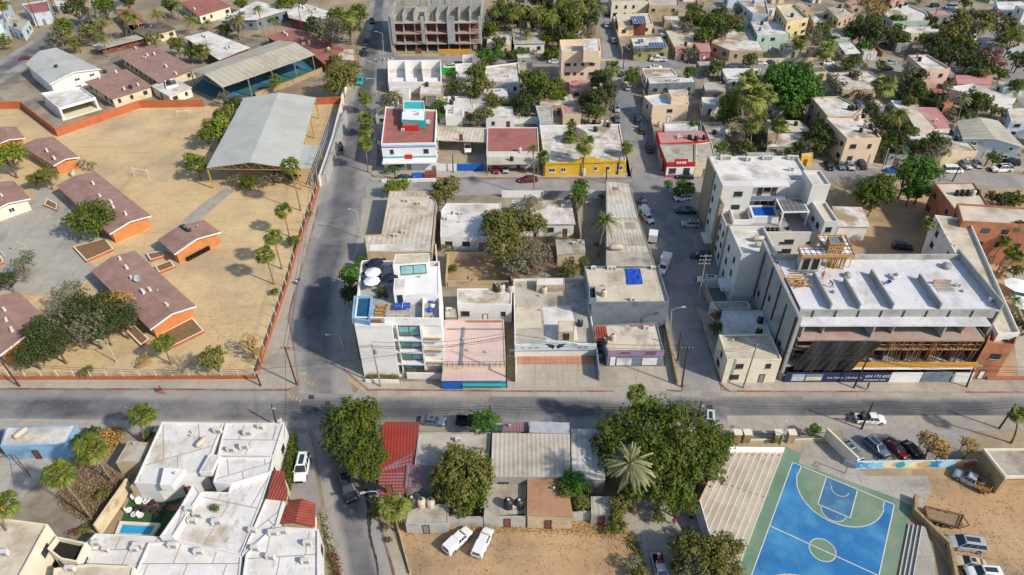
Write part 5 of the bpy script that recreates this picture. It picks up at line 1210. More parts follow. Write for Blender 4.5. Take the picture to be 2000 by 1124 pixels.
B('low salmon porch house','right of the olive fronted house',[(1319,101),(1346,101),(1343,86),(1318,86)],3.2,'pinkw','pinkroof',0,eave=.2)
B('wide cream roofed house','with terracotta roof edge',[(1426,99),(1492,99),(1470,56),(1410,60),(1389,83)],3.8,'beige','proof',.1)
B('pale blue cube house','with blue tarps on its roof',[(1471,27),(1502,28),(1496,0),(1440,0)],7.0,'palebluew','proof',.4)
B('mint fronted house','with long pale roof left of the yellow house',[(1480,70),(1541,66),(1520,42),(1466,43)],5.8,'mint','wroof',.2)
B('yellow three storey house','with ragged cream gable',[(1538,43),(1580,34),(1552,8),(1516,11)],9.0,'paleyellow','beroof',.8)
B('grey two storey block','with black roof tank behind the yellow house',[(1638,38),(1668,25),(1648,12),(1615,15)],6.8,'beige','groof',.4)
B('low sandy house','between the yellow house and the grey block',[(1590,45),(1632,40),(1617,22),(1580,27)],4.2,'beige','proof',.4)
B('mint green cottage','behind the white street canopy',[(1630,75),(1662,75),(1650,54),(1617,56)],4.2,'mint','groof',.2)
B('white open canopy','on thin posts beside the upper cross street',[(1652,106),(1681,104),(1662,83),(1635,84)],3.4,'white','wroof',0,z0=3.2,eave=.1,cat='canopy',name='canopy',sides='')
B('white and mint house cluster','near the top right street bend',[(1745,42),(1816,41),(1810,26),(1775,10),(1720,22)],4.4,'mint','proof',.4)
B('low white roofed house','with cream front left of the parked cars at top right',[(1780,66),(1843,64),(1838,51),(1750,54)],3.6,'cream','wroof',.2)
B('pink two storey house','with white roof and black tank',[(1806,137),(1857,134),(1812,107),(1774,108)],7.0,'pinkw','wroof',.5)
B('white roofed house','behind the huge bright tree',[(1646,176),(1712,174),(1727,157),(1698,140),(1617,142)],3.8,'beige','proof',.3)
B('long two storey house','with dark side windows left of the tall palms',[(1618,229),(1668,227),(1685,213),(1637,188),(1585,190)],7.2,'beige','proof',.35)
B('cream two storey corner house','with pink roof terrace and tall blank front',[(1655,271),(1722,270),(1692,232),(1614,230)],7.6,'peach','proof',.45)
B('faded pink roofed house','near the right edge at top',[(1870,164),(1936,165),(1940,147),(1866,147)],3.2,'pinkw','pinkroof',0,eave=.2)
B('white barrel roofed house','near the right edge',[(1940,196),(1985,193),(1900,164),(1845,171)],3.8,'white','wroof',.1)
B('terracotta terrace house','left of the white barrel roofed house',[(1845,206),(1862,200),(1840,169),(1818,172)],3.5,'adobe','redroof',.2)
B('sandy roofed house','joined to a pink roof behind the street trees',[(1790,254),(1831,251),(1790,210),(1765,214)],3.8,'beige','beroof',0,eave=.1)
B('long pink roofed house','with two black tanks',[(1829,253),(1864,251),(1829,210),(1791,210)],3.9,'pinkw','pinkroof',.1)
B('white and pink street house','with cream front on the right of the middle street',[(1845,297),(1911,295),(1866,252),(1766,254),(1792,292)],3.9,'cream','proof',.25)
gable('blue white gabled house','near the right edge above the parked van',(1880,270),(2000,287),(1950,236),(1868,238),5.0,6.2,wall='palebluew',roof='canopyb',over=.4,cat='house',name='house')
B('pale corner house','at the right edge above the gabled roof',[(1975,236),(2040,238),(2030,211),(1968,213)],5,'palebluew','beroof',.2)
B('white walled yard building','at the top right edge',[(1940,92),(2040,95),(2030,72),(1912,74)],3.6,'palebluew','groof',.2)
B('long white roadside building','cut by the top right corner',[(1950,18),(2060,16),(2050,2),(1945,4)],4,'palebluew','wroof',.2)
B('low white roofed house','right of the small round street tree',[(1262,152),(1323,148),(1311,133),(1254,134)],3.6,'white','proof',.3)
B('white strip roofed workshop','with dark mesh wall in front',[(1268,164),(1359,161),(1354,150),(1264,152)],4.2,'slatew','wroof',.1)
B('peach corner building','with tall blank front on the right street',[(1275,206),(1345,204),(1343,177),(1257,188)],5.6,'peach','palebluew',.6,dens=.3,sub=[([(1312,191),(1345,190),(1340,175),(1305,176)],7.2,5,'peach','beroof',.1,'roof_room','')])
B('weathered block house','with white roof above the red edged roof',[(1298,257),(1371,256),(1369,237),(1296,238)],4.2,'block','wroof',.6)
B('red edged pink roof house','above the red corner shop',[(1289,281),(1386,276),(1378,256),(1283,257)],4.0,'redp','pinkroof',.2)
B('red corner shop','with white lower front on the right street',[(1303,320),(1358,319),(1358,281),(1288,282)],4.0,'redp','groof',.3,coping='greyw',fr='wframe',glass='glass',cat='shop')
B('pale corner annex','right of the red corner shop',[(1358.5,320),(1400,319),(1390,277),(1359,281)],3.8,'cream','groof',.2)
B('small grey hut','beside the yellow green tree',[(1374,205),(1405,205),(1403,190),(1370,190)],3.4,'white','wroof',.2)
B('patched tin roofed house','left of the tall fan palms',[(1378,181),(1418,180),(1415,160),(1373,161)],3,'beige','corrg',0,eave=.1)
B('pale roofed house','half hidden under the huge bright tree',[(1420,155),(1478,153),(1487,134),(1409,134)],3.4,'white','wroof',0,eave=.1)
B('grey block shed','with satellite dishes left of the palms',[(1385,272),(1416,270),(1410,238),(1372,240)],3.8,'concrete','groof',.3)
B('grey slab roofed shed','below the huge bright tree',[(1500,259),(1586,256),(1562,236),(1498,234)],3,'greyw','beroof',0,eave=.1)
B('patched white roofed shed','below the grey slab roofed shed',[(1498,287),(1576,286),(1570,262),(1500,260)],2.9,'greyw','proof',0,eave=.1)
B('ochre hut','behind the white apartments',[(1566,307),(1588,305),(1588,298),(1566,300)],3.0,'yellow','beroof',.1)
wallrun([(1255,190),(1292,335)],2.4,.2,M['greyw'],'',full='long grey yard wall along the right street below the peach corner building')
wallrun([(1470,125),(1620,122)],1.8,.2,M['cream'],'',full='cream yard wall along the upper cross street')
wallrun([(1700,88),(1722,112)],1.6,.25,M['adobe'],'',full='short terracotta ramp wall beside the white open canopy')
# ---------------- middle block ----------------
B('long ribbed roof warehouse','beige, beside the boulevard parking bay',[(716,492),(844,492),(853,395),(834,373),(760,373),(745,458),(712,459)],4.4,'beige','corrbe',.25,cat='warehouse',dens=.5)
B('white modern house','with smooth pale roof and white parapet box',[(860,462),(985,463),(978,398),(872,397),(861,412)],3.8,'white','wroof',.15,sub=[([(862,420),(886,420),(886,411),(862,411)],4.8,3.6,'purewhite','wroof',.5,'roof_room','')])
B('white roofed cottage','with white front behind the bare trees',[(1062,438),(1124,438),(1115,391),(1000,391),(1000,437)],3.6,'white','proof',0,eave=.3)
B('small grey roofed shed','above the garden bushes in the middle block',[(1088,498),(1144,494),(1141,468),(1085,468)],3.0,'beige','groof',0,eave=.1)
B('long low ribbed roof building','running down the right street',[(1184,522),(1281,522),(1268,483),(1249,430),(1230,358),(1184,353)],4.4,'greyw','corrbe',.12,cat='warehouse',dens=.6)
B('blue grey walled block','with white parapet and bright blue tarp on the roof',[(1156,591),(1307,590),(1287,520),(1141,520)],6.6,'slatew','beroof',.45,dens=0,door=False,cat='building',sides='',sub=[([(1151,583),(1165,583),(1163,560),(1150,560)],7.6,6.2,'bluegrey','dark',.4,'stair_hatch','')])
B('concrete roofed shop','with ornate white parapet above a parking court',[(1005,674),(1165,672),(1141,543),(1003,545)],3.1,'white','groof',.5,sides='',cat='shop',sub=[([(1048,558),(1103,557),(1102,543),(1048,543)],4.3,2.6,'beige','wroof',.1,'roof_room',''),([(1091,649),(1122,648),(1122,627),(1090,627)],4.9,2.6,'beige','beroof',.05,'roof_hut','F')])
B('lilac fronted shop','with blue grey wall and two white shop windows',[(1188,688),(1297,687),(1283,630),(1163,635)],3.6,'bluegrey','beroof',.2,cat='shop',sides='',sub=[([(1163,664),(1188,664),(1184,636),(1162,637)],3.9,3.4,'adobe','tile',.02,'tiled_patch','')])
B('white roofed flat house','with dark window strip above the pink deck',[(893,594),(999,595),(1000,563),(893,564)],4.6,'white','proof',.2,dens=1.1)
B('pink tiled deck building','with empty pink tiled roof and blue shopfront',[(864,716),(988,716),(984,624),(868,625)],3.6,'cream','pinkfloor',.12,coping='pinkfloor',cat='shop',sides='')
B('low tin lean-to','left of the concrete roofed shop yard',[(870,620),(892,620),(890,600),(870,600)],3,'greyw','corrg',0,eave=.05)
wallrun([(853,500),(868,740)],3.2,.2,M['white'],'',full='narrow white wall between the white hotel and the pink deck')
wallrun([(995,560),(875,560)],1.5,.2,M['beige'],'',full='low block wall in front of the dirt yard')
wallrun([(876,508),(872,562)],2.2,.2,M['beige'],'',full='beige wall on the left of the dirt yard')
wallrun([(984,508),(1000,562)],2.4,.2,M['greyw'],'',full='grey panel wall on the right of the dirt yard')
wallrun([(870,510),(985,510)],2.4,.2,M['beige'],'',full='beige block wall at the back of the dirt yard')
wallrun([(980,386),(1060,386)],1.9,.2,M['purewhite'],'',full='scalloped white gate wall on the middle street')
wallrun([(1062,388),(1112,388)],2.2,.08,M['metal'],'',full='grey iron gate beside the scalloped white wall',name='gate',cat='gate')
wallrun([(1145,388),(1182,388)],2.2,.2,M['white'],'',full='white sheet gate left of the long low ribbed roof',name='gate',cat='gate')
wallrun([(1122,390),(1134,470)],2.2,.2,M['concrete'],'',full='thin concrete yard wall beside the white roofed cottage')
wallrun([(1008,700),(1008,748)],2.0,.25,M['white'],'',full='white side wall on the left of the parking court')
wallrun([(1163,690),(1169,745)],2.4,.25,M['bluegrey'],'',full='white blue side wall between the two small parking courts')
wallrun([(1299,640),(1322,752)],1.2,.35,M['stone'],'',full='low stone wall at the corner beside the lilac fronted shop')
wallrun([(1285,530),(1300,640)],1.8,.2,M['greyw'],'',full='grey wall behind the corner street light')
sheet('dirt_yard',[(876,510),(985,510),(998,562),(874,562)],.030,'sandr'); sheet('dirt_yard',[(1000,440),(1140,440),(1140,520),(1000,540)],.016,'debris')
def patches(name,items):
    r_=[o for o in bpy.data.objects if o.get('label','').startswith(name)][0]; q=(r_.location.x,r_.location.y,0)
    for k,(pl,z,mm) in enumerate(items): m=MB(*q); z=z+.004*(k+1); m.flat([W2(at(*p,z)) for p in pl],z); m.build('roof_patch',M[mm],r_)
patches('long low ribbed roof',[([(1186,398),(1240,398),(1246,425),(1186,425)],4.28,'corr'),([(1187,455),(1256,455),(1264,480),(1187,482)],4.28,'corrg'),([(1187,494),(1270,492),(1278,518),(1187,519)],4.28,'groof'),([(1220,435),(1240,435),(1241,448),(1221,448)],4.28,'greyw'),([(1195,365),(1208,366),(1208,372),(1196,372)],4.28,'kerbred')])
patches('concrete roofed shop',[([(1060,600),(1118,598),(1130,665),(1066,668)],2.6,'wroof'),([(1105,565),(1138,565),(1150,640),(1126,640)],2.6,'concrete'),([(1008,600),(1055,598),(1058,640),(1008,642)],2.6,'beroof')])
patches('lilac fronted shop',[([(1192,640),(1278,638),(1282,652),(1215,656)],3.4,'proof'),([(1228,632),(1276,631),(1278,638),(1230,639)],3.4,'adobe')])
patches('long ribbed roof warehouse',[([(765,385),(830,385),(838,420),(760,420)],4.15,'beroof'),([(722,478),(842,476),(842,489),(722,490)],4.15,'wroof')])
def decks():
    p=W2(at(864,716,3.6)); q=W2(at(988,716,3.6)); c=(p+q)/2; d=(q-p).normalized(); s=Vector((d.y,-d.x))
    o=empty('storefront',(c.x,c.y,0)); m=MB(c.x,c.y,0,ua=math.atan2(d.y,d.x)); m.prism([p+s*.003,q+s*.003,q+s*2.6,p+s*2.6],2.6,2.8); m.build('pink_awning_slab',M['pinkfloor'],o)
    m=MB(c.x,c.y,0); a=p+d*3.6; m.prism([a+s*1.6,q+s*1.6,q+s*1.9,a+s*1.9],.2,2.59); m.build('blue_shopfront',M['storeblue'],o)
    m=MB(c.x,c.y,0); m.prism([a+s*2.0,q+s*2.0,q+s*2.55,a+s*2.55],1.2,1.35); m.build('counter',M['turq'],o); m=MB(c.x,c.y,0); m.prism([p+s*2.0,a+s*2.0,a+s*2.2,p+s*2.2],.1,1.9); m.build('blue_poster_board',M['bluep'],o)
    m=MB(c.x,c.y,0)
    for i in range(13): v=p.lerp(q,i/12)+s*.1; m.beam((v.x,v.y,3.6),(v.x,v.y,4.7),.06)
    for z in(4.1,4.7): m.beam((p.x,p.y,z),(q.x,q.y,z),.05)
    m.build('railing',M['frame'],o); tag(o,'blue shopfront under the railing of the pink tiled deck','shopfront')
    o=empty('pipe_line',at(945,640,3.6)); m=MB(*at(945,640,3.6))
    for a,b,w in(((905,640),(900,713),.5),((872,643),(985,643),.18)): A=at(*a,3.62);Bp=at(*b,3.62); m.beam(A,Bp,w,.1)
    m.build('blue_grey_pipe',M['slatew'],o); m=MB(*at(945,640,3.6)); A=at(912,628,3.66);Bp=at(980,628,3.66); m.beam(A,Bp,.3,.18); m.build('orange_pipe',M['adobe'],o); reg(o,'','pipes',full='grey and orange pipes lying across the pink tiled deck',anchor=(945,640))
decks()
def frontsign():
    # ornate parapet of the concrete roofed shop
    P=[W2(at(1005,676,3.1)),W2(at(1165,674,3.1))]; a,b=P; d=(b-a).normalized(); s=Vector((d.y,-d.x)); L=(b-a).length; o=empty('shop_parapet',(a.x,a.y,0)); m=MB(a.x,a.y,0)
    top=[]
    for i in range(41):
        t=i/40; hgt_=.25+1.0*max(0,math.cos((t-.5)*math.pi*1.6))*(abs(t-.5)<.31); hgt_=max(hgt_,.25+(.25 if t<.04 or t>.93 else 0)); top.append((t,3.1+hgt_))
    for (t0,z0),(t1,z1) in zip(top,top[1:]):
        p=a+d*L*t0;q=a+d*L*t1; m.add([(v.x+s.x*e,v.y+s.y*e,z) for e in(.02,.24) for v,z in((p,2.1),(q,2.1),(q,z1),(p,z0))],[(4,5,6,7),(3,2,6,7),(1,0,3,2)])
    m.build('white_parapet',M['palebluew'],o)
    def mark(x,z,w,h,mm='metal'): m=MB(a.x,a.y,0); p=a+d*(x*L)+s*.26; q=a+d*(x*L+w)+s*.26; m.quad((p.x,p.y,z),(q.x,q.y,z),(q.x,q.y,z+h),(p.x,p.y,z+h)); return m
    for x in(.07,.16,.24,.76,.84):
        for q in(mark(x,2.75,.9,.18),mark(x+.01,2.45,.6,.14)):
            k=MB(a.x,a.y,0); k.add([(v[0]+a.x,v[1]+a.y,v[2]) for v in q.v],q.f); k.build('painted_lettering',M['metal'],o)
    m=MB(a.x,a.y,0); c=a+d*(.5*L)+s*.27
    for sg in(-1,1): m.add([(c.x+d.x*sg*x,c.y+d.y*sg*x,z) for x,z in((.1,3.1),(.6,3.6),(1.9,3.8),(1.6,3.4),(1.2,3.2),(1.5,2.95),(.8,2.8),(.5,2.4))],[(0,1,2,3,4,5,6,7)])
    m.build('winged_emblem',M['frame'],o); tag(o,'white curved parapet with winged emblem over the parking court','shop sign')
    # lilac sign
    a,b=W2(at(1188,688,3.6)),W2(at(1297,687,3.6)); d=(b-a).normalized(); s=Vector((d.y,-d.x)); L=(b-a).length; o=empty('shop_sign',(a.x,a.y,0)); m=MB(a.x,a.y,0); m.prism([a+s*.02,b+s*.02,b+s*.2,a+s*.2],2.7,4.0); m.build('lilac_board',M['lilac'],o)
    m=MB(a.x,a.y,0)
    for x,z,w in((.22,3.6,1.6),(.2,3.3,1.9),(.66,3.6,2.0),(.68,3.3,1.8),(.64,3.0,2.0)):
        p=a+d*(x*L)+s*.22; q=p+d*w; m.quad((p.x,p.y,z),(q.x,q.y,z),(q.x,q.y,z+.16),(p.x,p.y,z+.16))
    m.build('dark_lettering',M['frame'],o)
    for x,w,h,mm in((.17,2.7,1.7,'purewhite'),(.63,2.7,1.7,'purewhite'),(.05,.9,2.1,'wframe')):
        m=MB(a.x,a.y,0); p=a+d*(x*L)+s*.04; q=p+d*w; m.prism([p,q,q+s*.06,p+s*.06],.3,.3+h); m.build('shop_window' if w>1 else 'door',M[mm],o)
    tag(o,'lilac sign board with dark lettering above two white shop windows','shop sign')
frontsign()
def tarp(px,h):
    P=[at(x,y,h) for x,y in px]; c=sum(P,Vector())/4; rr=random.Random(2); n=14; m=MB(c.x,c.y,c.z)
    vs=[]; 
    for i in range(n+1):
        for j in range(n+1):
            p=P[0].lerp(P[1],i/n).lerp(P[3].lerp(P[2],i/n),j/n); vs.append((p.x+rr.uniform(-.04,.04),p.y+rr.uniform(-.04,.04),h+.06+.22*rr.random()**2+.1*math.sin(i*.9)*math.sin(j*.7)))
    m.add(vs,[(i*(n+1)+j,(i+1)*(n+1)+j,(i+1)*(n+1)+j+1,i*(n+1)+j+1) for i in range(n) for j in range(n)]); o=m.build('tarpaulin',M['tarp'],None,tuple(c),sharp=80); reg(o,'','tarpaulin',full='bright blue tarpaulin spread on the blue grey walled block roof',anchor=px[0])
tarp([(1225,557),(1256,556),(1250,526),(1222,526)],6.2)
# ---------------- white hotel ----------------
def hotel():
    H=12.6
    fl=Vector((-26.7,89.0)); d=Vector((1,-.035)).normalized(); b=Vector((-.088,.996)); W_=14.7; D=17.4
    o=empty('hotel',(fl.x,fl.y,0)); q=(fl.x,fl.y,0)
    P=lambda u,v,z=0: Vector((fl.x+d.x*u+b.x*v,fl.y+d.y*u+b.y*v,z))
    def bx(u0,u1,v0,v1,z0,z1,name,mm,parent=o):
        m=MB(*q,ua=math.atan2(d.y,d.x)); m.prism([P(u0,v0),P(u1,v0),P(u1,v1),P(u0,v1)],z0,z1); return m.build(name,M[mm],parent)
    def op(u,v0,z,w,h,kind='win',gl='glassb',side='F',fr_='frame'):
        if side=='F': a,c=W2(P(0,v0)),W2(P(W_,v0)); return opening(o,a,c,u,z,w,h,kind,gl,fr_,q)
        if side=='L': a,c=W2(P(v0,D)),W2(P(v0,0)); return opening(o,a,c,u,z,w,h,kind,gl,fr_,q)
    xl=W_*.43; v1=1.4   # left blank wing stands forward of the balcony bay
    bx(0,xl,0,D,0,H-.4,'left_wing','purewhite'); bx(xl+.01,W_,v1,D,0,H-.4,'right_wing','purewhite')
    # terrace floor and parapets
    bx(.2,W_-.3,v1+.2,D-.2,H-.395,H-.3,'terrace_floor','concrete')
    for u0,u1,w0,w1,z0,z1 in((0,W_-.01,-.02 if 0 else v1-.25,v1+.0,H-.9,H+.7),(0,.25,v1+.01,D,H-.38,H+.8),(0,W_,D-.25,D-.001,H-.37,H+.8),(W_-.25,W_,v1+.02,D-.26,H-.38,H+.8)): bx(u0,u1,w0,w1,z0,z1,'parapet','purewhite')
    bx(0,xl,-.01,v1-.26,H-.9,H-.1,'parapet','white')
    # floors of the facade: white bands, glass, balconies
    fh=(H-1.0)/4
    for k in range(4):
        z=.3+k*fh
        bx(xl+.02,W_,.3,v1-.01,z-.3,z,'balcony_slab','white')
        if k<4:
            u=xl+.9+2.6; op(xl+(W_-xl)*.32,v1,z+.15,3.6 if k else 3.6,fh-.75); op(xl+(W_-xl)*.80,v1,z+(1.0 if k else .15),3.2,fh-1.65 if k else fh-.75)
            bx(xl+(W_-xl)*.63,W_,.32,.5,z,z+(.9 if k else 1.0),'balcony_wall','purewhite')
            if k: bx(xl+(W_-xl)*.64,W_-.3,.05,.31,z+.35,z+.62,'flower_box','woodl')
            bx(xl+(W_-xl)*.56,xl+(W_-xl)*.61,.3,v1-.02,z,z+fh-.31,'dividing_wall','purewhite'); bx(xl+(W_-xl)*.08,xl+(W_-xl)*.10,.3,v1-.02,z,z+fh-.31,'dividing_wall','white')
            m=MB(*q)
            for i in range(9): u=xl+(W_-xl)*.13+i*.22; p=P(u,v1-.25); m.beam((p.x,p.y,z),(p.x,p.y,z+1.0),.04)
            p,r=P(xl+(W_-xl)*.13,v1-.25,z+1.0),P(xl+(W_-xl)*.13+8*.22,v1-.25,z+1.0); m.beam(p,r,.05); m.build('railing',M['frame'],o)
    op(xl+.75,.0+v1,.2,1.1,2.4,'door','dark')
    m=MB(*q)
    for i in range(36): p=P(xl+1.6+i*(W_-xl-1.7)/35,.1); m.beam((p.x,p.y,1.2),(p.x,p.y,2.1),.07)
    m.build('timber_railing',M['wood'],o)
    bx(xl+1.4,W_,-.25,.05,0,1.4,'garden_wall','purewhite'); bx(.3,xl,-1.5,-1.3,0,.9,'garden_wall','purewhite')
    bx(.6,xl,-1.29,-.02,0,.6,'planter_bed','soil'); 
    m=MB(*q); rr=random.Random(9)
    for i in range(500):
        p=P(rr.uniform(.6,xl-.1),rr.uniform(-1.2,-.1),.6+rr.random()**2*.7); leafcard(m,p,Vector((rr.uniform(-1,1),rr.uniform(-1,1),1)),.13,rr)
    m.build('planting',LEAF['olive'],o,nouv=True)
    # left street face
    for k in range(4):
        for t in(.12,.3,.5,.72,.9): op(D*t,0,.9+k*fh,1.5,1.4,side='L')
    for k in range(3):
        for t in(.25,.5): 
            m=MB(*q); m.prism([P(-.9,D*(1-t)),P(-.01,D*(1-t)),P(-.01,D*(1-t)+2.4),P(-.9,D*(1-t)+2.4)],1.0+(k+.9)*fh,1.15+(k+.9)*fh); m.prism([P(-.9,D*(1-t)),P(-.8,D*(1-t)),P(-.8,D*(1-t)+2.4),P(-.9,D*(1-t)+2.4)],1.16+(k+.9)*fh,2.0+(k+.9)*fh); m.build('side_balcony',M['purewhite'],o)
    # roof rooms (roof outline in photo pixels)
    volume(o,q,0,[(767,518),(838,513),(838,495),(772,497)],H+4.2,H-.3,'purewhite','beroof',.05,'roof_pavilion','')
    a_,c_=W2(at(767,518,H+4.2)),W2(at(838,513,H+4.2)); opening(o,a_,c_,(c_-a_).length*.55,H+1.9,4.6,2.0,'win','glassb','frame',q)
    volume(o,q,0,[(772,578),(857,573),(856,520),(778,525)],H+1.8,H-.3,'white','purewhite',.1,'upper_roof','')
    a_,c_=W2(at(772,578,H+1.8)),W2(at(857,573,H+1.8))
    for y_,u_ in((547,.72),): pass
    volume(o,q,0,[(768,568),(790,566),(793,543),(770,544)],H+3.0,H-.3,'purewhite','wroof',.05,'stair_tower','F')
    # pool on the terrace
    pl=[W2(at(x,y,H+.9)) for x,y in((687,622),(722,628),(727,579),(691,578))]; m,I=walls_mesh(ccw(pl),H-.5,H+.9,.3,.35,q,0); t=m.build('pool_wall',M['skyblue'],o); m=MB(*q); m.flat(I,H+.55); m.build('pool_water',M['waterd'],t)
    m=MB(*q)
    for i in range(40): p=at(692+i*1.5,627,H+.4); m.box(p.x,p.y,H-.3,.06,.06,1.2)
    m.build('timber_screen',M['wood'],o)
    # services strip on the right
    bx(W_-3.1,W_-2.9,v1+.1,D*.38,H-.29,H+1.0,'strip_wall','purewhite')
    tag(o,'white four storey hotel with roof pool and parasols at the crossing','hotel'); land('white hotel',[(690,500),(862,500),(862,750),(690,750)])
    BL.append(([W2(P(0,v1)),W2(P(W_,v1)),W2(P(W_,D)),W2(P(0,D))],H-.3,'white hotel'))
    return H-.3
ZT=hotel()
def parasol(x,y,mm,desc,r=1.5,z=None,full=None):
    z=ZT if z is None else z; p=at(x,y,z+2.4); o=empty('parasol',(p.x,p.y,z)); MB().tube([(0,0,0),(0,0,2.6)],.05,6).build('pole',M['wframe'],o); m=MB(); n=8
    m.add([(0,0,2.75)]+[(r*math.cos(2*math.pi*k/n),r*math.sin(2*math.pi*k/n),2.15) for k in range(n)],[(0,k+1,(k+1)%n+1) for k in range(n)]); m.build('canopy',M[mm],o); MB().box(0,0,0,.6,.6,.1).build('base',M['metal'],o); reg(o,desc,'parasol','parasols on the hotel roof',on='white hotel roof',anchor=(x,y),full=full)
parasol(733,511,'canvasd','round navy parasol'); parasol(762,541,'canvasd','round navy parasol'); parasol(728,530,'canvasw','round white parasol'); parasol(726,547,'canvasw','round white parasol')
def furniture(px,py,kind,z,az=0,desc='',cat='',grp=None,on=None,mm=None,full=None):
    p=at(px,py,z); o=empty(dict(lounger='sun_lounger',table='garden_table',chair='garden_chair',pong='table_tennis_table',egg='lounge_chair')[kind],(p.x,p.y,z),az); mm=mm or 'cushion'
    if kind=='lounger':
        MB().box(.3,0,.28,1.35,.66,.08).build('seat',M[mm],o); MB().box(-.62,0,.4,.75,.66,.07,ry=R(32)).build('backrest',M[mm],o); m=MB()
        for x in(-.4,.8):
            for y in(-.25,.25): MB().box(x,y,0,.07,.07,.28).build('leg',M['wood'],o)
    elif kind=='table':
        MB().box(0,0,.7,.95,.95,.06).build('table_top',M[mm],o)
        for x in(-.4,.4):
            for y in(-.4,.4): MB().box(x,y,0,.07,.07,.7).build('leg',M['wood'],o)
    elif kind=='chair':
        MB().box(0,0,.42,.5,.5,.08).build('seat',M[mm],o); MB().box(-.25,0,.5,.07,.5,.45).build('backrest',M[mm],o)
        for x in(-.2,.2):
            for y in(-.2,.2): MB().box(x,y,0,.05,.05,.42).build('leg',M['frame'],o)
    elif kind=='egg':
        MB().lathe(0,0,[(.2,0),(.32,.3),(.5,.42),(.52,.5)],12).build('seat',M[mm],o); m=MB(); m.add([(-.5*math.cos(a),.5*math.sin(a),z_) for z_,f in((.45,1),(1.0,.7)) for a in [R(-70+140*i/8) for i in range(9)]],[(i,i+1,i+10,i+9) for i in range(8)]); m.build('backrest',M[mm],o)
    elif kind=='pong':
        MB().box(0,0,.74,2.74,1.52,.05).build('table_top',M['tarp'],o); MB().box(0,0,.79,.03,1.7,.16).build('net',M['wframe'],o); m=MB(); m.box(0,0,.791,2.7,.03,.004); m.build('centre_line',M['wline'],o)
        for x in(-1,1):
            for y in(-.6,.6): MB().box(x,y,0,.05,.05,.74).build('leg',M['frame'],o)
    reg(o,desc,cat,grp,on=on,anchor=(px,py),full=full); return o
Hn='white hotel roof'
for x,y in((748,601),(745,608),(744,615),(744,622)): furniture(x,y,'lounger',ZT,R(180),'tan slatted sun lounger','sun lounger','sun loungers by the hotel pool',Hn)
furniture(787,604,'pong',ZT,0.03,'','table tennis table',full='blue table tennis table on the white hotel roof')
furniture(745,528,'table',ZT,0,'square orange brown table','table',None,Hn); furniture(795,627,'table',ZT,0,'square tan side table','table',None,Hn); furniture(747,580,'table',ZT,0,'dark round garden table','table',None,Hn,'wicker')
for x,y in((741,576),(754,574),(742,584),(755,583),(716,522),(711,537),(707,549),(727,563),(742,545),(750,550),(771,530),(774,524),(719,519),(712,516)): furniture(x,y,'chair',ZT,rnd.uniform(0,6),'dark wicker chair','chair','dark chairs on the hotel roof',Hn,'wicker')
furniture(773,627,'chair',ZT,R(200),'red brown folding chair','chair',None,Hn,'wood')
def blob(name,pts,z,mm,desc,cat,on,r=.35,full=None):
    for x,y in pts:
        p=at(x,y,z); o=MB().lathe(0,0,[(r*.7,0),(r,r*.3),(r*.9,r*.8),(r*.3,r*1.1)],10).build(name,M[mm],None,tuple(p),sharp=60); reg(o,desc,cat,on=on,anchor=(x,y),full=full)
blob('laundry_bag',[(841,575),(845,600)],ZT,'purewhite','white laundry bag','bag',Hn,.5); blob('inflatable_toy',[(841,590),(840,608)],ZT,'tarp','blue inflatable toy','inflatable toy',Hn,.6); blob('storage_bin',[(831,622)],ZT,'yellowp','yellow storage bin','bin',Hn,.4); blob('storage_bin',[(846,621)],ZT,'woodl','tan storage bin','bin',Hn,.35); blob('cool_box',[(765,519)],ZT,'tankblue','small blue cool box','cool box',Hn,.35)
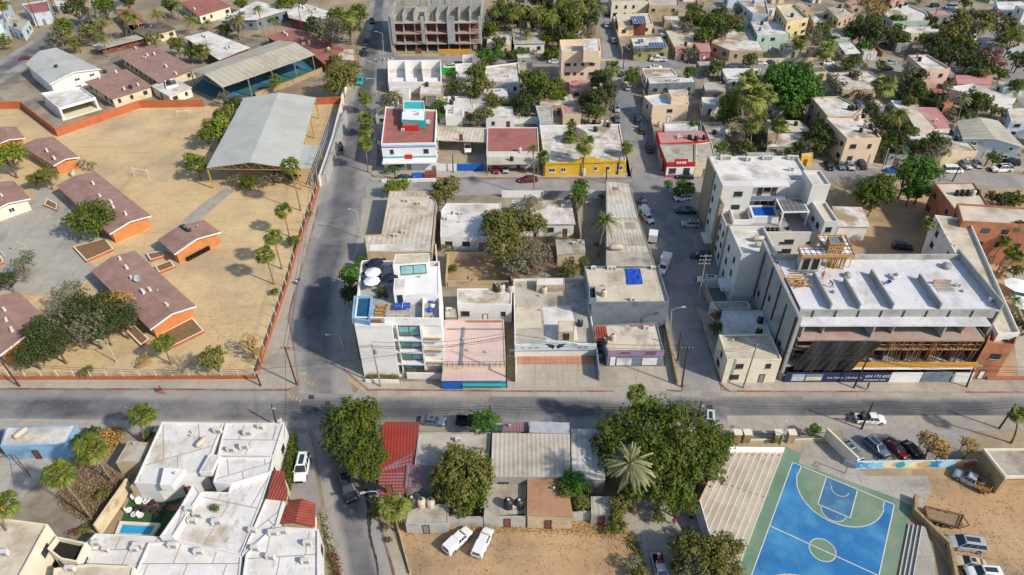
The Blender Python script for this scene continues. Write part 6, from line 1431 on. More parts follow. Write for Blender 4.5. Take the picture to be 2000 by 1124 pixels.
# ---------------- white apartments, right of centre ----------------
def apartments():
    H=15.5; L0=at(1368,413); o=empty('apartment_block',(46,128,0)); q=(46,128,0)
    X0,X1=45.0,72.0; Y=lambda v:v
    yb0,yb1=131.0,143.2
    def bx(x0,x1,y0,y1,z0,z1,name,mm,par=o): m=MB(*q); m.prism([(x0,y0),(x1,y0),(x1,y1),(x0,y1)],z0,z1); return m.build(name,M[mm],par)
    def vol(x0,x1,y0,y1,z0,z1,nm,wall='aptwhite',roof='wroof',par=.5):
        P=[Vector(p) for p in((x0,y0),(x1,y0),(x1,y1),(x0,y1))]; m,I=walls_mesh(P,z0,z1,.25,par,q,0); w_=m.build(nm,M[wall],o); m=MB(*q); m.flat(I,z1-par); m.build('roof',M[roof],w_); BL.append((P,z1-par,'white apartment block')); return P
    def op(p,c,u,z,w,h,kind='win',gl='glass'): return opening(o,Vector(p),Vector(c),u,z,w,h,kind,gl,None,q)
    # corner coordinates found from the photo
    bl=at(1387,306,H); br=at(1572,308,H); fl=at(1407,355,H); fr=at(1551,355,H)
    xa,xb=44.6,fr.x+4.2; y0,y1=fl.y,bl.y
    vol(xa,xb,y0,y1,0,H,'rear_block')
    # front gallery recess of the rear block: a projecting left bay and galleries
    gx0,gx1=xa+6.5,xb-5.5
    bx(xa,gx0,y0-1.8,y0-.002,0,H-.01,'left_bay','aptwhite'); bx(gx0+.01,gx1,y0-1.8,y0-.002,H-.45,H-.02,'gallery_roof','white')
    for z in(8.6,11.9):
        bx(gx0+.012,gx1,y0-1.8,y0-.003,z-.2,z,'gallery_slab','greyw'); bx(gx0+.013,gx1,y0-1.79,y0-1.65,z+.001,z+.95,'gallery_rail','bluegrey')
        for i in range(5): op((gx0,y0),(gx1,y0),(gx1-gx0)*(i+.5)/5,z+.1 if i in(1,3) else z+1.1,1.0 if i in(1,3) else 1.4,2.2 if i in(1,3) else 1.1,'door' if i in(1,3) else 'win','wood' if i in(1,3) else 'glass')
        op((xa,y0-1.8),(gx0,y0-1.8),3.6,z+1.0,1.8,1.2)
    # right wing and tower
    tw=[at(1587,361,17.0),at(1622,360,17.0)]; 
    vol(tw[0].x,tw[1].x,tw[0].y,tw[0].y+6,0,17.0,'stair_tower'); 
    a,b_=at(1611,433,12.8),at(1638,432,12.8)
    vol(a.x,b_.x,a.y,tw[0].y-.02,0,12.8,'right_wing',roof='beroof')
    for i in range(5): op((a.x,tw[0].y),(a.x,a.y),2.5+i*2.6,9.0+.3*(i%2),1.3,1.6)
    op((a.x,a.y),(b_.x,a.y),(b_.x-a.x)*.45,10.2,1.2,1.2)
    # terrace block
    yt=at(1440,455,9.6).y; 
    m,I=walls_mesh([Vector(p) for p in((xa,yt),(a.x-.02,yt),(a.x-.02,y0-1.81),(xa,y0-1.81))],0,9.6,.25,1.0,q,0); t=m.build('terrace_block',M['aptwhite'],o); m=MB(*q); m.flat(I,8.6); m.build('terrace_floor',M['greyw'],t)
    for z in(1.6,4.2,6.6):
        for u in(.28,.34,.62,.7,.92): op((xa,yt),(a.x-.02,yt),(a.x-xa)*u,z,1.9 if u in(.28,.7) else .8,1.2 if u in(.28,.7) else .6)
    # pool
    p0=[W2(at(x,y,10.2)) for x,y in((1470,424),(1522,424),(1513,401),(1462,401))]; m,I=walls_mesh(ccw(p0),8.61,10.2,.45,.25,q,0); t=m.build('pool_wall',M['white'],o); m=MB(*q); m.flat(I,9.95); m.build('pool_water',M['waterb'],t)
    m,I=walls_mesh(ccw([W2(at(x,y,9.8)) for x,y in((1433,430),(1468,430),(1462,406),(1425,406))]),8.61,9.8,.2,.9,q,0); m.build('white_terrace_box',M['purewhite'],o)
    # front tower on the left
    c0,c1,c2=at(1448,497,12.8),at(1499,496,12.8),at(1438,453,12.8)
    vol(xa-.9,xa+6.0,c0.y,c0.y+9.5,0,12.8,'front_tower',roof='wroof',par=.9)
    op((xa+6,c0.y),(xa+6,c0.y+9.5),4,9,1,1)
    # the long left face: white panels with taupe frames and windows
    for (ya,yb_,z1,mm) in((y0+4.5,y1+.15,H+.01,'taupe'),(y0-5.0,y0-1.9,12.9,'taupe'),(c0.y+9.6,c0.y+12.2,11.5,'taupe')): bx(xa-.35,xa-.003,ya,yb_,0,z1,'taupe_panel',mm)
    bx(xa-.2,xa-.004,c0.y+12.3,y0-5.1,0,10.6,'side_parapet','aptwhite'); bx(xa-.9,xa-.36,y0-5,y0-4.6,0,12.8,'taupe_frame','taupe'); bx(xa-2.6,xa-.5,c0.y+1.5,c0.y+4.5,2.5,3.6,'entrance_canopy','white'); bx(xa-2.4,xa-.5,y0-4.5,y0-.5,2.6,2.8,'entrance_canopy','ivory')
    for z in(2.2,5.2,8.2,11.2):
        for u in(3.0,8.0): 
            if z<H-3: op((xa,y1),(xa,y0),u+ (0 if z<H else 0),z+.5,1.0,1.2)
    for z in(1.8,4.6,7.4):
        for u in(2,4.6,9,12): op((xa-.2,y0-5.1),(xa-.2,c0.y+12.3),u-1,z,.9,1.2)
    for z in(2.2,5.4,8.6):
        for u in(2.5,6.5): op((xa-.9,c0.y+9.5),(xa-.9,c0.y),u,z,.9,1.3)
    tag(o,'white modern apartment block with roof terrace pool on the right street','apartment block'); land('white apartment block',[(1372,305),(1640,305),(1640,455),(1500,545),(1434,563)])
    # pergola with grey solar panels on the terrace
    P=[at(x,y,12.2) for x,y in((1529,415),(1582,414),(1566,388),(1515,388))]; c=sum(P,Vector())/4; g=empty('solar_pergola',(c.x,c.y,8.61)); m=MB(c.x,c.y,8.61); m.prism([W2(p) for p in P],12.0,12.2); m.build('roof_frame',M['purewhite'],g); m=MB(c.x,c.y,8.61); m.flat([W2(c).lerp(W2(p),.9) for p in P],12.204); m.build('solar_panels',M['solarg'],g)
    for p in P: m=MB(c.x,c.y,8.61); v=W2(c).lerp(W2(p),.93); m.box(v.x,v.y,8.61,.3,.3,3.38); m.build('post',M['purewhite'],g)
    tag(g,'white pergola with grey solar panels beside the terrace pool','pergola')
    return 8.62
ZA=apartments()
small('ac',[(1411,312),(1417,312),(1422,312),(1456,313),(1461,315),(1493,312),(1498,312),(1503,312),(1543,312),(1548,312),(1553,312),(1545,334)],z=15.05,on='white apartment block roof',s=1.2)
small('gas',[(1480,471),(1484,483)],z=11.95,on='white apartment block tower'); small('ac',[(1428,410),(1437,410),(1446,410)],z=ZA,on='white apartment block terrace')
blob('potted_shrub',[(1476,449),(1485,449),(1493,450),(1501,450),(1510,450),(1518,450),(1540,448),(1590,440)],ZA,'tankb','dark potted plant','plant pot','white apartment block terrace',.55)
B('low white roofed house','with cream front right of the white apartment block',[(1637,443),(1699,443),(1684,405),(1625,403)],4.0,'white','proof',0,eave=.3,seed=4)
wallrun([(1372,562),(1482,564)],2.2,.25,M['white'],'',full='white yard wall in front of the white apartment block')
wallrun([(1372,566),(1412,655)],2.0,.22,M['beige'],'',full='beige yard wall running down to the cream corner house')
B('cream corner house','two storeys, at the junction below the apartment block',[(1421,703),(1527,702),(1505,652),(1404,654)],5.8,'ivory','beroof',.25,dens=.8)
B('low white rear house','joined to the cream corner house',[(1418,653),(1506,652),(1489,606),(1411,607)],4.4,'palebluew','wroof',.35,sub=[([(1400,604),(1466,603),(1460,588),(1388,590)],3.4,0,'white','groof',.1,'yard_shed','')])
# ---------------- grey construction site, lower right ----------------
def site():
    H=14.2; FL=at(1523,742);FR=at(1905,742); d=(FR-FL).normalized(); d.z=0; b=Vector((-d.y,d.x,0)); Wd=(FR-FL).length
    roofL,roofB=at(1560,612,H),at(1530,505,H); D=roofB.y-FL.y; o=empty('construction_site',FL); q=tuple(FL); ua=math.atan2(d.y,d.x)
    P=lambda u,v,z=0:FL+d*u+b*v+Vector((0,0,z))
    def box(u0,u1,v0,v1,z0,z1,name,mm,par=o): m=MB(*q,ua=ua); m.prism([P(u0,v0),P(u1,v0),P(u1,v1),P(u0,v1)],z0,z1); return m.build(name,M[mm],par)
    vF=2.6     # the roof starts here, a pale ledge steps forward below it
    box(1.2,Wd,vF,D,H-.35,H-.1,'roof_slab','slab'); box(.6,Wd-2.4,.2,vF-.3,12.55,12.9,'ledge_slab','slab'); box(.8,Wd-1,vF-.29,vF-.01,12.56,H+.15,'front_parapet','block')
    for i in range(8): u=3+i*(Wd-8)/7; box(u,u+.16,vF-.42,vF-.292,12.91,H+.1,'parapet_rib','frame')
    box(1.0,Wd-2.2,.1,D,9.3,9.6,'floor_slab','redslab'); box(.6,Wd-1.2,1.2,D,6.2,6.5,'floor_slab','redslab'); box(.4,Wd,.15,D,3.1,3.45,'floor_slab','concrete')
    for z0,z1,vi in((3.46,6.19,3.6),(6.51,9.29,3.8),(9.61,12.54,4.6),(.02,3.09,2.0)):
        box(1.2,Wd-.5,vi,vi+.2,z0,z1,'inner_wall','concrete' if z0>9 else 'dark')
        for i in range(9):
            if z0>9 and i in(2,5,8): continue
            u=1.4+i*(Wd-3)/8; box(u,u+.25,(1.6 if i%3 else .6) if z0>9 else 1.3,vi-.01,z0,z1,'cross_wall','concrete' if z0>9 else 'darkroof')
    # left boundary wall, tall and raw
    P0=[P(-.3,-.2),P(.25,-.2),P(.25,D+5),P(-.3,D+5)]; m=MB(*q,ua=ua); m.prism(P0,0,H+.6); w_=m.build('boundary_wall',M['block'],o)
    for v0,v1,z0,z1 in((.3,.9,2,H),(5,5.5,0,H-1),(9,9.6,6,H),(14,14.6,1,H),(19,19.5,3,H)): box(-.38,-.301,v0,v1,z0,z1,'dark_slot','frame')
    for v,z in((3,5),(8,3),(12,8),(17,5)): box(-.37,-.302,v,v+.8,z,z+1.1,'wall_hole','dark')
    box(Wd-.3,Wd,vF,D+1,0,H+1.4,'right_wall','block')
    for u,l in((.17,.85),(.31,.7),(.47,.9),(.70,.78)): box(Wd*u,Wd*u+.25,vF+.2,vF+(D-vF)*l*.75,H-.099,H+1.15,'roof_partition','block')
    box(.3,Wd,D-.3,D,H-.099,H+1.0,'rear_parapet','concrete')
    # props under the terraces
    rr=random.Random(12)
    for k in range(96):
        u=Wd*.33+rr.random()*(Wd*.62); top=k%2; z=6.51 if top else 3.46; v=rr.uniform(1.25,1.6) if top else rr.uniform(.2,1.2); z1=9.28 if top else 6.18 if v>1.2 else 9.28
        m=MB(*q); m.beam(P(u,v,z),P(u+rr.uniform(-1.1,1.1),rr.uniform(.15,1.0) if not top else v,z1),.10); m.build('timber_prop',M['wood' if k%3 else 'woodl'],o)
    m=MB(*q); m.beam(P(Wd*.34,.3,9.1),P(Wd-2,.3,9.1),.12); m.beam(P(Wd*.34,.7,7.9),P(Wd-2,.7,7.9),.1); m.beam(P(Wd*.34,.5,6.9),P(Wd-2,.5,6.9),.1); m.build('timber_waler',M['woodl'],o)
    # plywood shutter, net, banners, hoarding
    box(Wd*.34,Wd-1.5,-.35,-.2,3.5,4.6,'plywood_shutter','plywood'); box(Wd*.34,Wd-1.5,-.5,.14,3.05,3.3,'kerb_beam','purewhite')
    n=44; m=MB(*q); vs=[]
    for i in range(n+1):
        for j in range(9):
            t=i/n; w=j/8; z=2.7+(9.7-2.7)*w; u=Wd*(.045+.30*t)+1.4*w*(1.1-t)+3.0*w*t; vs.append(P(u,-.40+.13*math.sin(i*1.3+.9*math.sin(j*.8))*(1-w*.7)+.16*math.sin(i*.43+j*.6),z))
    m.add(vs,[(i*9+j,(i+1)*9+j,(i+1)*9+j+1,i*9+j+1) for i in range(n) for j in range(8)]); m.build('black_netting',M['blacknet'],o,sharp=80)
    ban=box(Wd*.0+.4,Wd*.54,-.75,-.62,.15,2.5,'navy_banner','navy'); box(Wd*.545,Wd*.70,-.75,-.62,.15,2.5,'white_hoarding','purewhite'); box(Wd*.705,Wd*.85,-.72,-.6,.1,2.6,'steel_shutter','slatew'); box(Wd*.86,Wd*.96,-.75,-.62,.15,2.5,'white_hoarding','white')
    def word(txt,u,z,s,mm='wframe'):
        c=bpy.data.curves.new('lettering','FONT'); c.body=txt; c.size=s; c.extrude=.004; t=bpy.data.objects.new('banner_lettering',c); col.objects.link(t); 
        t.rotation_euler=(R(90),0,ua); t.location=P(u,-.775,z); c.materials.append(M[mm]); bpy.context.view_layer.update()
        me=bpy.data.meshes.new_from_object(t.evaluated_get(bpy.context.evaluated_depsgraph_get())); mw=t.matrix_world.copy(); bpy.data.objects.remove(t)
        me.transform(Matrix.Translation(-FL)@mw); x=bpy.data.objects.new('banner_lettering',me); col.objects.link(x); x.parent=ban; 
    word('Los Cabos',Wd*.225,1.1,.66); word('|',Wd*.318,1.0,.85); word('Sotheby\'s',Wd*.328,1.1,.66); word('624 172 6555',Wd*.415,1.4,.84); word('loscabossir.com',Wd*.415,.6,.6)
    for u0,u1,mm in((.045,.11,'skyblue'),(.115,.2,'bluegrey')):
        box(Wd*u0,Wd*u1,-.78,-.751,.45,2.2,'printed_photo',mm); box(Wd*u0+.1,Wd*u1-.1,-.80,-.781,.7,1.5,'printed_photo','cream')
    # formwork tower on the roof
    zr=H-.1
    tag(o,'grey unfinished building with timber props, black netting and navy banner','building site'); land('unfinished building with navy banner',[(1500,520),(1920,520),(1920,742),(1523,742)])
    BL.append(([W2(P(0,0)),W2(P(Wd,0)),W2(P(Wd,D)),W2(P(0,D))],zr,'unfinished building'))
    # stair head with formwork grid
    hb=17.8; F=[at(x,y,hb) for x,y in((1565,500),(1670,500),(1652,461),(1592,461))]; c=sum(F,Vector())/4; g=empty('formwork_deck',(c.x,c.y,zr)); gq=(c.x,c.y,zr)
    A=[at(x,y,hb) for x,y in((1566,500),(1669,499),(1662,482),(1560,484))]; C=[at(x,y,hb) for x,y in((1606,482),(1662,482),(1652,461),(1597,461))]
    uaf=ua
    for k,Q in enumerate((A,C)):
        Qc=ccw([W2(p) for p in Q]); m=MB(*gq,ua=ua); m.prism(Qc,hb-.02*k-.2,hb-.02*k); m.build('white_form_panel',mat('form_grid','eef0f4','dfe3ea',None,1,grid=(1.0,1.25,'4a4038',0,.09)),g)
        m=MB(*gq)
        for i in range(4):
            a,b_=Qc[i],Qc[(i+1)%4]; m.beam((a.x,a.y,hb-.1),(b_.x,b_.y,hb-.1),.2,.5)
            nn=int((b_-a).length/.9)
            for j in range(nn): p=a.lerp(b_,j/nn); m.beam((p.x,p.y,hb-.9),(p.x,p.y,hb+.35),.1)
        m.build('timber_edge',M['woodl'],g)
    S=[W2(at(x,y,hb+2)) for x,y in((1622,478),(1650,477),(1642,462),(1618,462))]; m=MB(*gq); S=ccw(S)
    for i in range(4):
        a,b_=S[i],S[(i+1)%4]
        for z in(.1,.8,1.5,2.1): m.beam((a.x,a.y,hb+z),(b_.x,b_.y,hb+z),.14)
        for j in range(5): p=a.lerp(b_,j/5); m.beam((p.x,p.y,hb),(p.x,p.y,hb+2.3),.14)
    m.build('timber_crib',M['woodl'],g); m=MB(*gq); m.flat(S,hb+1.9); m.build('dark_panel',M['slatew'],g)
    for k in range(26): 
        x=1610+rr.random()*48;y=528-rr.random()*10; p=at(x,y,zr); m=MB(*gq); m.beam(p,(p.x+rr.uniform(-.3,.3),p.y,hb-.3),.12); m.build('yellow_prop',M['yellowp' if k%2 else 'woodl'],g)
    wl=[W2(at(x,y,hb-.4)) for x,y in((1567,501),(1608,501),(1604,486),(1562,487))]; m=MB(*gq,ua=ua); m.prism(ccw(wl),zr-zr+zr,hb-.45); ww=m.build('concrete_stair_wall',M['concrete'],g)
    a,b_=ccw(wl)[0],ccw(wl)[1]
    for u in(.3,.75): opening(g,a,b_,(b_-a).length*u,zr+.4,1.1,2.3,'door','dark',None,gq)
    reg(g,'','formwork',full='white gridded formwork deck on timber props above the unfinished building',anchor=(1620,480))
    # loose material on the roof
    for (x,y,n_,mm,full,l) in((1562,556,22,'woodl','heap of pine boards near the left edge of the unfinished building',2.6),(1566,530,12,'metal','stack of grey planks below the formwork deck',4.0),(1552,545,9,'plywood','leaning orange boards on the left edge of the unfinished building',2.0)):
        p=at(x,y,zr); m=MB()
        for i in range(n_): m.box(rr.uniform(-1.1,1.1),rr.uniform(-.9,.9),.02+i*.03,l*rr.uniform(.5,1),.18,.05,rz=rr.uniform(-.6,1.2) if n_>15 else rr.uniform(-.1,.1))
        t=m.build('timber_stack',M[mm],None,tuple(p)); reg(t,'','timber stack',full=full,anchor=(x,y))
    p=at(1843,562,zr); m=MB(); 
    for i in range(6): m.box(0,-1.0+i*.4,.05+.06*(i%2),3.0,.25,.06,rz=.05)
    m.box(0,.9,.2,3.0,.1,.8); t=m.build('scaffold_stack',M['redslab'],None,tuple(p)); m=MB(); m.box(-.3,.98,.1,2.6,.08,.9); m.build('orange_frame',M['orangep'],t); reg(t,'','scaffold frames',full='stack of red scaffold frames on the unfinished building roof',anchor=(1843,562))
    for x,y,r_ in((1628,572,.4),(1716,556,.6),(1744,545,.5),(1752,538,.4),(1880,570,.35),(1656,541,.8),(1738,541,.5),(1848,523,.9),(1664,567,.5),(1815,563,.5)):
        blob('rubble_heap',[(x,y)],zr,'concrete','grey heap of mortar','rubble','unfinished building roof',r_)
    p=at(1733,556,zr); t=empty('wheelbarrow',p,.6); MB().add([(-.5,-.35,.7),(.6,-.35,.7),(.6,.35,.7),(-.5,.35,.7),(-.3,-.2,.35),(.4,-.2,.35),(.4,.2,.35),(-.3,.2,.35)],[(0,1,5,4),(1,2,6,5),(2,3,7,6),(3,0,4,7),(4,5,6,7)]).build('tray',M['tankblue'],t); m=MB(); m.beam((-1.1,-.3,.6),(.8,-.1,.3),.06); m.beam((-1.1,.3,.6),(.8,.1,.3),.06); m.build('handles',M['metal'],t); m=MB(); m.tube([(.85,-.06,.22),(.85,.06,.22)],.22,12); m.build('wheel',M['rubber'],t); reg(t,'','wheelbarrow',full='blue wheelbarrow on the unfinished building roof',anchor=(1733,556))
    return zr
ZS=site()
# ---------------- hotel on the right edge ----------------
B('long cream roofed building','with double parapet running down behind the unfinished building',[(1950,652),(1992,650),(1893,428),(1826,420)],9.5,'white','beroof',.6,dens=.5,cat='building',coping=None)
B('terracotta hotel wing','with dark balconies and cream roof at the right edge',[(1880,432),(2060,442),(2060,410),(1870,397)],10.5,'adobe','beroof',.4,dens=1.1,cat='hotel wing',name='hotel_wing')
B('cream roofed rear wing','carrying a row of five roof tanks',[(1876,424),(1945,424),(1903,357),(1826,358)],8.0,'adobe','beroof',.25,cat='hotel wing',name='hotel_wing')
B('terracotta stair tower','with curved parapet beside the unfinished building',[(1927,670),(1982,674),(1995,640),(1940,634)],8.6,'towerc','towerc',1.0,dens=.7,cat='tower',name='stair_tower',seed=3)
wallrun([(1925,742),(2100,742)],.8,.4,M['adobe'],'',full='low terracotta garden wall at the right edge of the main street')
sheet('hotel_garden',[(1960,500),(2200,480),(2200,745),(1990,745)],.030,'pave')
def lagoon():
    P=[W2(at(x,y,.2)) for x,y in((1968,565),(1990,560),(2040,575),(2060,640),(1998,628),(1985,600))]; c=sum(P,Vector((0,0)))/6; o=empty('swimming_pool',(c.x,c.y,0)); m,I=walls_mesh(ccw(P),0,.35,.5,.12,(c.x,c.y,0),0); m.build('pool_edge',M['stone'],o); m=MB(c.x,c.y,0); m.flat(I,.23); m.build('pool_water',M['watert'],o); tag(o,'dark teal lagoon pool at the right edge','swimming pool')
lagoon(); parasol(1990,556,'canvasw','',2.6,0,full='large pale parasol beside the teal lagoon pool'); parasol(2000,590,'canvasw','',2.4,0,full='white parasol on the right edge of the lagoon pool')
# ---------------- lower left block ----------------
B('sky blue fronted shed','with long white roof at the left edge',[(0,872),(128,868),(150,829),(12,834)],3.4,'skyblue','wroof',.15,dens=.4,cat='shed')
B('small grey concrete hut','left of the white courtyard hotel',[(226,904),(275,902),(292,865),(251,861)],3.2,'beige','groof',.05)
CH='courtyard hotel'
B('white courtyard hotel','rear left roof with thin brown joints',[(262,943),(305,946),(400,918),(437,826),(316,824)],4.6,'white','jroof',.2,dens=.5,cat='hotel roof',name='hotel_wing',sub=[([(312,948),(335,948),(361,915),(320,913)],5.6,4.3,'white','purewhite',.05,'roof_room',''),([(389,922),(412,922),(430,889),(408,888)],5.4,4.3,'white','wroof',.05,'roof_room','')])
B('white hotel corner wing','rear right roof with wavy pale parapet at the side street',[(424,890),(535,891),(556,826),(440,826)],4.6,'white','jroof',.25,dens=.5,cat='hotel roof',name='hotel_wing')
B('white stepped hotel wing','with stair recess in the middle of the courtyard hotel',[(416,942),(452,945),(528,922),(535,893),(430,893)],4.9,'white','jroof',.25,cat='hotel roof',name='hotel_wing')
B('broad white hotel roof','with dark drainage joints beside the courtyard pool',[(318,1050),(470,1084),(515,970),(530,924),(455,930),(446,962),(395,960)],4.3,'white','jroof',.15,cat='hotel roof',name='hotel_wing')
B('curved white parapet wing','right of the courtyard pool',[(312,1048),(338,1048),(393,962),(378,944),(352,990)],5.2,'white','jroof',.3,cat='hotel roof',name='hotel_wing')
B('white side street wing','between the two red tiled roofs',[(472,1084),(540,1028),(555,975),(520,972)],4.5,'white','jroof',.25,cat='hotel roof',name='hotel_wing')
B('lower white hotel wing','with low parapets beside the bottom red tiled roof',[(470,1150),(622,1140),(622,1034),(534,1028),(480,1082)],4.6,'white','jroof',.3,cat='hotel roof',name='hotel_wing')
B('bottom white hotel roof','left of the lowest wing along the bottom edge',[(250,1150),(466,1150),(472,1086),(350,1058),(290,1060)],4.2,'white','jroof',.2,cat='hotel roof',name='hotel_wing')
B('low white hotel roof','below the courtyard pool at the left',[(120,1110),(286,1106),(345,1056),(312,1048),(186,1042)],3.8,'white','jroof',.2,cat='hotel roof',name='hotel_wing')
B('bottom cream wing','with square windows at the bottom left corner',[(100,1160),(250,1160),(262,1106),(170,1102),(105,1110)],5.5,'ivory','beroof',.3,cat='house')
B('cream stepped house','with black tinted windows at the bottom left corner',[(-60,1160),(20,1160),(93,1024),(0,1012),(-80,1010)],7.4,'ivory','beroof',.5,dens=.8,cat='house')
B('small cream courtyard house','with a dark opening right of the cream stepped house',[(118,1092),(150,1098),(168,1060),(110,1048),(92,1072)],5.6,'ivory','dark',.9,dens=.6,cat='house')
gable('red tiled porch','with two slopes at the bottom side street',(543,1024),(615,1030),(616,984),(567,977),3.6,4.4,wall='cream',roof='tile',over=.4,cat='porch',name='porch',trim=None)
B('tall narrow red tiled roof','beside the hedge at the side street',[(520,974),(560,978),(556,921),(536,919)],4.8,'cream','tile',0,eave=.2,cat='porch',name='porch')
def courtpool():
    sheet('green_turf_yard',[(262,950),(300,948),(395,940),(372,990),(330,1050),(225,1048)],.066,'turf'); sheet('red_terrace',[(270,985),(345,986),(395,938),(420,942),(385,990),(345,997),(268,994)],.072,'terrfloor' if 0 else 'kerbred')
    P=[W2(at(x,y,.5)) for x,y in((222,1048),(296,1050),(313,1022),(234,1018))]; c=sum(P,Vector((0,0)))/4; o=empty('swimming_pool',(c.x,c.y,0)); m,I=walls_mesh(ccw(P),0,.5,.5,.15,(c.x,c.y,0),0); m.build('pool_edge',M['ivory'],o); m=MB(c.x,c.y,0); m.flat(I,.35); m.build('pool_water',M['water'],o); tag(o,'small blue rectangular pool in the courtyard of the white hotel','swimming pool'); land('small courtyard pool',[(222,1018),(313,1050)])
    wallrun([(258,955),(196,1046)],2.6,.3,M['cream'],'',full='tall cream wall on the left of the courtyard pool')
    for i,(x,y) in enumerate([(265,975),(274,983),(288,983),(253,1000),(264,1008),(276,1010)]): furniture(x,y,'egg',.07,rnd.uniform(0,6),'white round lounge chair','lounge chair','white lounge chairs on the courtyard turf',None,'purewhite')
    for i,(x,y) in enumerate([(274,999),(285,1000),(300,988),(305,1000),(319,1002),(325,992),(312,1012),(318,970),(340,968)]): furniture(x,y,'table',.07,rnd.uniform(0,1),'dark low garden table','table','dark tables on the courtyard turf',None,'frame')
courtpool()
B('bar pavilion','with cream front along the courtyard turf',[(254,952),(315,950),(330,938),(262,938)],3.4,'beige','proof',.1,cat='pavilion',name='pavilion',seed=8)
small('ac',[(300,848),(427,846),(478,877),(485,850),(452,882),(372,999),(374,1005),(366,1010),(388,1010),(378,1022),(425,1024),(495,1040),(500,1075),(530,1092),(535,1045),(340,1070),(190,1065),(272,1070),(390,1082),(602,1065),(598,1100),(10,1085),(140,1115),(553,1042)],s=1.25); small('gas',[(395,868),(44,851)],rz=1.2); small('tw',[(547,826)],s=.8,z=4.4,on='white hotel corner wing'); small('tblue',[(258,915)],s=.8,z=0,on='ground beside the small grey concrete hut')
# ---------------- lower centre block ----------------
B('red corrugated shade roof','with mauve stripes beside the side street tree',[(742,968),(790,964),(803,922),(812,872),(820,824),(752,824),(737,870)],3.4,'metal','corrred',0,eave=.3,z0=3.15,cat='shade roof',name='shade_roof')
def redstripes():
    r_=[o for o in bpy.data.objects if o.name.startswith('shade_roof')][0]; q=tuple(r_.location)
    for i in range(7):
        y=925+i*6.2; m=MB(*q); z=3.404; m.flat([W2(at(*p,z)) for p in ((739-i*.3,y),(792-i*.8,y-1.5),(792-i*.8,y+1.8),(739-i*.3,y+2.8))],z); m.build('mauve_stripe',M['corrmauve'],r_)  # thin mauve sheets laid as stripes over the red roofing
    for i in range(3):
        m=MB(*q); z=3.408+.003*i; m.flat([W2(at(*p,z)) for p in ((738,920-i*1),(806-i*1,885+i*9),(805-i*1,889+i*9),(740,924-i*.5))],z); m.build('mauve_stripe',M['corrmauve'],r_)
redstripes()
B('bare concrete roofed house','with faint floor markings right of the red shade roof',[(808,921),(954,921),(958,845),(818,845)],3.5,'concrete','groof',.15)
B('mauve metal lean-to','in front of the bare concrete roofed house',[(790,952),(843,952),(845,909),(794,908)],3.6,'greyw','corrmauve',0,eave=.1)
B('large grey tin roofed house','with a brown patch below the main street',[(958,931),(1114,931),(1113,848),(962,846)],4.2,'greyw','corrg',0,eave=.1)
B('small red tin roof','behind the large grey tin roofed house',[(980,843),(1032,843),(1032,825),(985,824)],3.2,'greyw','corrmauve',0,eave=.05,cat='shed')
B('pale grey tin shed','between the small red tin roof and the big tree',[(1034,845),(1112,847),(1113,826),(1035,823)],4.0,'greyw','galv',0,eave=.05,cat='shed')
B('white tin roofed house','under the shadow of the date palm',[(1117,935),(1182,938),(1180,838),(1115,838)],3.6,'greyw','corr',0,eave=.05)
B('orange brown tiled roof','flat, above the dirt lot beside the small leafy tree',[(1029,1007),(1120,1009),(1105,930),(1030,930)],3.4,'beige','tanroof',0,eave=.1)
B('grey tank yard house','with two big black tanks above the dirt lot',[(945,1010),(1027,1010),(1028,940),(948,940)],2.6,'concrete','groof',.4)
B('dark tin lean-to','beside the small leafy tree above the dirt lot',[(1155,1004),(1198,1004),(1195,970),(1154,970)],2.8,'greyw','corrg',0,eave=.05)
B('low tank platform','with cream tanks behind the palm above the dirt lot',[(792,1024),(876,1024),(876,985),(800,985)],2.4,'concrete','groof',.1)
wallrun([(792,1028),(945,1027),(1030,1022),(1120,1018),(1215,1008)],2.2,.25,M['concrete'],'',full='patched concrete wall along the top of the dirt lot')
wallrun([(775,1022),(802,1124)],.6,.2,M['beige'],'',full='low kerb wall on the left of the dirt lot')
small('tb',[(967,980)] and [(993,990),(1014,990),(806,987)],s=1.35); small('tw',[(824,988),(842,988)],s=1.2); small('tblue',[(801,958)],s=1.1,z=1.8,on='low tank platform'); 
small('tb',[(1180,672),(1181,678),(1068,565),(1133,636),(1484,630),(1481,654),(834,164),(834,169),(882,204),(885,197),(1343,152),(1347,272),(1359,275),(1375,273),(1307,238),(1188,248),(1160,243),(1163,257),(1269,60),(1275,64),(1411,160),(1413,164),(1640,16),(1580,17),(1738,18),(1757,16),(1768,12),(1660,150),(1641,190),(1648,193),(1658,215),(1665,216),(1672,215),(1685,232),(1700,252),(1710,262),(1795,120),(1857,264),(1867,274),(1767,263),(1868,382),(1878,382),(1889,382),(1908,380),(1094,216),(917,184),(968,566),(971,569)],s=1.1)
small('tw',[(1197,664),(1063,572),(1179,578),(1174,243),(1184,243),(1287,248),(1676,157),(1675,235),(1689,249),(1898,382),(1015,297),(821,199),(875,197),(981,568),(998,570),(1258,150),(1466,608)],s=1.1)
small('tblue',[(1484,60),(1471,7)],s=.9)
small('ac',[(1159,527),(1190,527),(1198,527),(1275,527),(789,253),(787,257),(1170,700),(793,395),(818,400),(788,456),(773,463),(900,420),(1148,400),(870,430),(1325,268),(1000,690),(1235,588),(1870,560),(1935,590),(1845,461),(1843,470),(1850,480),(1860,482),(1933,400),(1970,407),(1040,410),(1100,405),(1440,150),(1530,90),(1450,80),(1330,75),(1800,60),(1740,35),(1115,95)],s=1.0)
small('gas',[(1203,489),(1463,605)],s=1.3); small('dish',[(838,246),(1420,265),(1408,263)],s=1.3)
small('vent',[(1010,600),(1057,608),(1055,580),(1020,560),(950,690),(915,687),(905,665),(1230,630),(700,105),(1180,560)])
